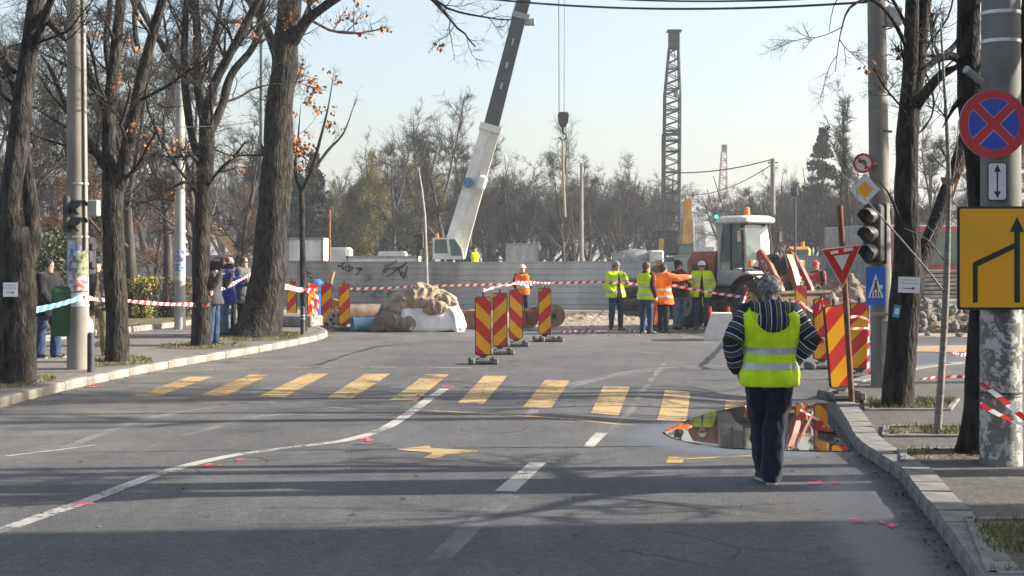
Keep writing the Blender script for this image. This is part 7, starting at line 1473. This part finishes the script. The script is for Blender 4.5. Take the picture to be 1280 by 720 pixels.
hrn = np.random.default_rng(4); n_h = 2000; hs = []
for q_ in range(n_h):          # short combed strands over the grey hair
    th, ph_ = hrn.uniform(0, 6.283), math.acos(hrn.uniform(-.35, 1)); d_ = Vector((math.sin(ph_) * math.cos(th) * .097, math.sin(ph_) * math.sin(th) * .114, math.cos(ph_) * .110)); p_ = d_ + Vector((0, .014, .026))
    if -p_.y * 1.0 - .55 * (p_.z - .055) > .075: continue
    tn = Vector((hrn.normal(0, .12), .5 if p_.z > .07 else .1, -1 if p_.z < .09 else -.2)); nn_ = d_.normalized(); tn = (tn - nn_ * tn.dot(nn_)).normalized(); sd_ = tn.cross(nn_) * .0022; L_ = hrn.uniform(.022, .045)
    hs.append([wk['Hd'](*(p_ - sd_)), wk['Hd'](*(p_ + sd_)), wk['Hd'](*(p_ + tn * L_ + nn_ * hrn.uniform(-.001, .004) + sd_ * .4)), wk['Hd'](*(p_ + tn * L_ + nn_ * hrn.uniform(-.001, .004) - sd_ * .4))])
hs = np.array(hs); link('hair_strands', mesh_np('hair_strands', hs.reshape(-1, 3), np.arange(len(hs) * 4).reshape(-1, 4), mk('grey hair strand', (.10, .097, .092), (.36, .35, .335), rough=.6, scale=40, lo=.4, hi=.6), False), wk['t'], None, None, 'stuff')
# ---- the group by the hoarding
F_ = lambda d: rad(d)
ph = person('man in open fluorescent jacket and grey knit hat on the phone', G(770, 413), F_(20), 1.74, larm=((.30, -.25, -1), (-.45, -.55, 1.0)), rarm=((.25, .05, -1), (-.35, -.45, -.6)), top=m_hiv, legs=m_jean, hair=m_hb, hat='beanie', bands=(.06, .34), inner=m_blk, bulk=.03, shoes=m_brn, seed=11, head=(.3, .12))
t = thing('mobile_phone', 'dark mobile phone held to the ear under the grey knit hat', 'phone', wpt(ph, ph['J']['lwr'] + Vector((-.05, -.03, .09))), F_(20)); part('phone', MB().box((0, 0, 0), (.012, .06, .13), rotm(.3), .003), m_dk, t); part('screen', MB().box((-.0075, 0, 0), (.002, .052, .11), rotm(.3)), m_glass, t)
person('man in yellow vest over maroon sweater turned away by the edge on board', G(808, 417), F_(128), 1.76, larm=((.15, -.1, -1), (.1, -.5, -.8)), rarm=((.2, .05, -1), (.1, -.3, -1)), top=m_mar, legs=m_jean, hair=m_hb, vest=('closed', m_hiv), bands=(.02, .2), seed=12, shoes=m_shoe, bulk=.01)
person('man in khaki jacket and white helmet behind the orange jacket man', G(823, 411), F_(40), 1.88, top=m_khk, legs=m_chr, hat='helmet', seed=13, bulk=.02, shoes=m_brn)
og = person('man in orange reflective jacket pointing with an outstretched arm', G(829, 416), F_(118), 1.70, larm=((.15, .05, -1), (.05, -.2, -1)), rarm=((.35, -.95, -.18), (.1, -1, .12)), top=m_hio, top_len=.12, legs=m_blk, hair=m_hk, bands=(.0, .18), bulk=.035, seed=14, shoes=m_gum, curl=.15)
sgm = person('bearded man with black knit hat, sunglasses and faded jeans', G(848, 412), F_(48), 1.76, larm=((.25, -.1, -1), (-.3, -.8, -.15)), rarm=((.3, .0, -1), (-.5, -.75, -.1)), top=m_blk, legs=m_jean2, hair=m_hk, hat='beanie_black', seed=15, bulk=.02, head=(.1, 0), shoes=m_blk)
hd = sgm['Hd']; part('sunglasses', MB().box(hd(0, -.098, .012), (.13, .012, .035), sgm['HR'], .005), m_dk, sgm['t']); part('beard', MB().ell(hd(0, -.05, -.095), (.058, .055, .045), 12, 8, sgm['HR']), m_hk, sgm['t'], True); part('scarf', MB().tube([sgm['U'](-.07, -.06, .55), sgm['U'](0, -.10, .50), sgm['U'](.07, -.06, .55)], .035, 8), fabric('pale scarf', (.35, .34, .33)), sgm['t'], True)
sup = person('man in white helmet and fluorescent jacket standing beside the loader', G(877, 412), F_(-8), 1.74, larm=((.42, .12, -1), (-.25, -.45, -.75)), rarm=((.38, .12, -1), (-.2, -.5, -.8)), top=m_hiv, legs=m_jean, hat='helmet', bands=(.16, .36), inner=m_blk, bulk=.035, seed=16, shoes=m_brn)
part('belt_bag', MB().box(sup['U'](0, -.16, -.06), (.30, .10, .16), None, .03), m_blk, sup['t']); part('sunglasses', MB().box(sup['Hd'](0, -.098, .012), (.13, .012, .032), sup['HR'], .005), m_dk, sup['t']); part('lanyard', MB().tube([sup['U'](.02, -.22, -.05), sup['U'](.03, -.2, -.25), sup['U'](.05, -.17, -.32)], .008, 5), m_hiv, sup['t'])
person('worker in orange vest and white helmet facing the hoarding', (*fx(653, 41.5), .0), F_(172), 1.62, larm=((.3, -.1, -1), (-.1, -.7, -.4)), rarm=((.3, -.1, -1), (-.1, -.7, -.4)), top=m_navyt, legs=m_navyt, hat='helmet', vest=('closed', m_hio), bands=(.15,), seed=17)
person('worker in yellow vest standing by the crane cab', (*fx(593, 67.5), .55), F_(25), 1.75, top=m_navyt, legs=m_jean, hair=m_hk, hat='beanie_black', vest=('closed', m_hiv), seed=18)
t = part('crane_outrigger_mat', MB().box((0, 0, .27), (1.6, 1.2, .56), None, .05), m_steel); t.location = (*fx(593, 67.5), 0); tag(t, 'steel platform under the worker beside the crane cab', 'platform')
person('worker in red helmet and red vest behind the clay mound', (*fx(1026, 38.8), .1), F_(-60), 1.66, top=m_navyt, legs=m_navyt, hat='helmet_red', vest=('closed', fabric('red vest cloth', (.45, .03, .04))), seed=19, lean=.25)
# ---- onlookers on the left pavement
wom = person('dark haired person in black coat and flared jeans at the litter bin', G(60, 447, .118), F_(70), 1.74, larm=((.1, -.5, -1), (.0, -1, -.1)), rarm=((.2, -.2, -1), (.1, -.7, -.6)), lleg=((.05, -.22, -1), (.02, .05, -1)), rleg=((.05, .12, -1), (.02, .12, -1)), top=m_blk, top_len=.10, legs=m_jean, hair=m_hk, seed=21, bulk=.03, flare=.035, head=(.1, .15))
part('fur_collar', MB().tube([wom['U'](-.1, .04, .55), wom['U'](0, .10, .56), wom['U'](.1, .04, .55), wom['U'](.07, -.07, .53)], .05, 10), m_hk, wom['t'], True)
mnb = person('man in dark leather jacket with a white plastic bag behind the postered pole', G(121, 444, .118), F_(20), 1.74, top=mk('black leather', (.015, .015, .016), rough=.4, bump=.3, bscale=40), legs=m_khk, hair=m_hb, hat='beanie_black', inner=m_khk, seed=22, bulk=.03)
t = thing('plastic_bag', 'white plastic carrier bag hanging beside the postered pole', 'bag', wpt(mnb, mnb['J']['rwr'] + Vector((.02, -.03, -.55))), .3); q = MB(); q.loft([[(x * s, y * s * .5, z) for x, y in rrect(.30, .24, .05)] for z, s in ((0, .85), (.05, 1.05), (.25, .9), (.36, .5), (.44, .2))]); me = remesh(q, .02, 0, 1); displace(me, .02, 9, 3, 1, True); finish(me, 'bag', mk('white plastic film', (.66, .67, .70), rough=.4), t); part('handle', MB().tube([(-.04, 0, .42), (0, 0, .54), (.04, 0, .42)], .006, 5), m_swhite, t); part('print', MB().ell((-.05, -.075, .2), (.05, .012, .03), 10, 6), mk('blue bag print', (.08, .12, .5), rough=.4), t)
cm = person('man in jeans half hidden behind the slim taped tree filming', G(266, 431, .118), F_(75), 1.70, larm=((.2, -.5, -.6), (-.1, -.5, .9)), rarm=((.25, -.5, -.6), (-.2, -.4, .9)), top=m_chr, legs=m_jean, hair=m_hk, seed=23, bulk=.02)
t = thing('video_camera', 'black shoulder video camera held beside the slim taped tree', 'camera', wpt(cm, cm['U'](-.12, -.22, .72)), F_(75)); part('body', MB().box((0, .05, 0), (.12, .34, .18), None, .02), m_dfr, t); part('lens', MB().cyl((0, -.12, -.01), (0, -.28, -.01), .05, .06, 14), m_dk, t, 40); part('handle', MB().tube([(0, -.1, .1), (0, -.08, .15), (0, .12, .15), (0, .15, .1)], .014, 6), m_dfr, t)
person('man in royal blue padded jacket and rust red knit hat', G(281, 420, .118), F_(80), 1.74, larm=((.1, -.35, -1), (.0, -.9, .3)), rarm=((.2, -.3, -1), (.0, -.9, .2)), top=m_blu, top_len=.10, legs=m_jean2, hair=m_hb, hat='cap', seed=24, bulk=.05)
person('white haired person in dark clothes behind the blue jacket man', G(287, 411, .118), F_(60), 1.74, top=m_chr, legs=m_blk, hair=mk('white hair', (.45, .45, .44), rough=.8), seed=26, bulk=.02)
gm = person('man in grey overcoat and dark trousers beside the leaning trunk', G(304, 418, .118), F_(70), 1.76, larm=((.15, -.2, -1), (.0, -.8, -.1)), rarm=((.2, -.1, -1), (.0, -.8, .0)), top=m_gry, top_len=.14, legs=m_blk, hair=m_hb, seed=25, bulk=.03)
part('glasses', MB().box(gm['Hd'](0, -.098, .012), (.125, .010, .026), gm['HR'], .004), m_dk, gm['t'])
# ================================================================== HAZE
hz = MB().box((0, 420, 15.3), (1440, 990, 33.6)); ho = part('haze', hz, None); tag(ho, None, None, None, 'stuff'); hm = bpy.data.materials.new('hazy air'); hm.use_nodes = True; hn = hm.node_tree.nodes; hn.remove(hn['Principled BSDF']); pv = hn.new('ShaderNodeVolumePrincipled'); pv.inputs['Density'].default_value = HAZE; pv.inputs['Color'].default_value = (.86, .90, .95, 1); pv.inputs['Anisotropy'].default_value = .2; hm.node_tree.links.new(pv.outputs[0], hn['Material Output'].inputs['Volume']); ho.data.materials.append(hm); hm.cycles.homogeneous_volume = True
bpy.context.view_layer.update()
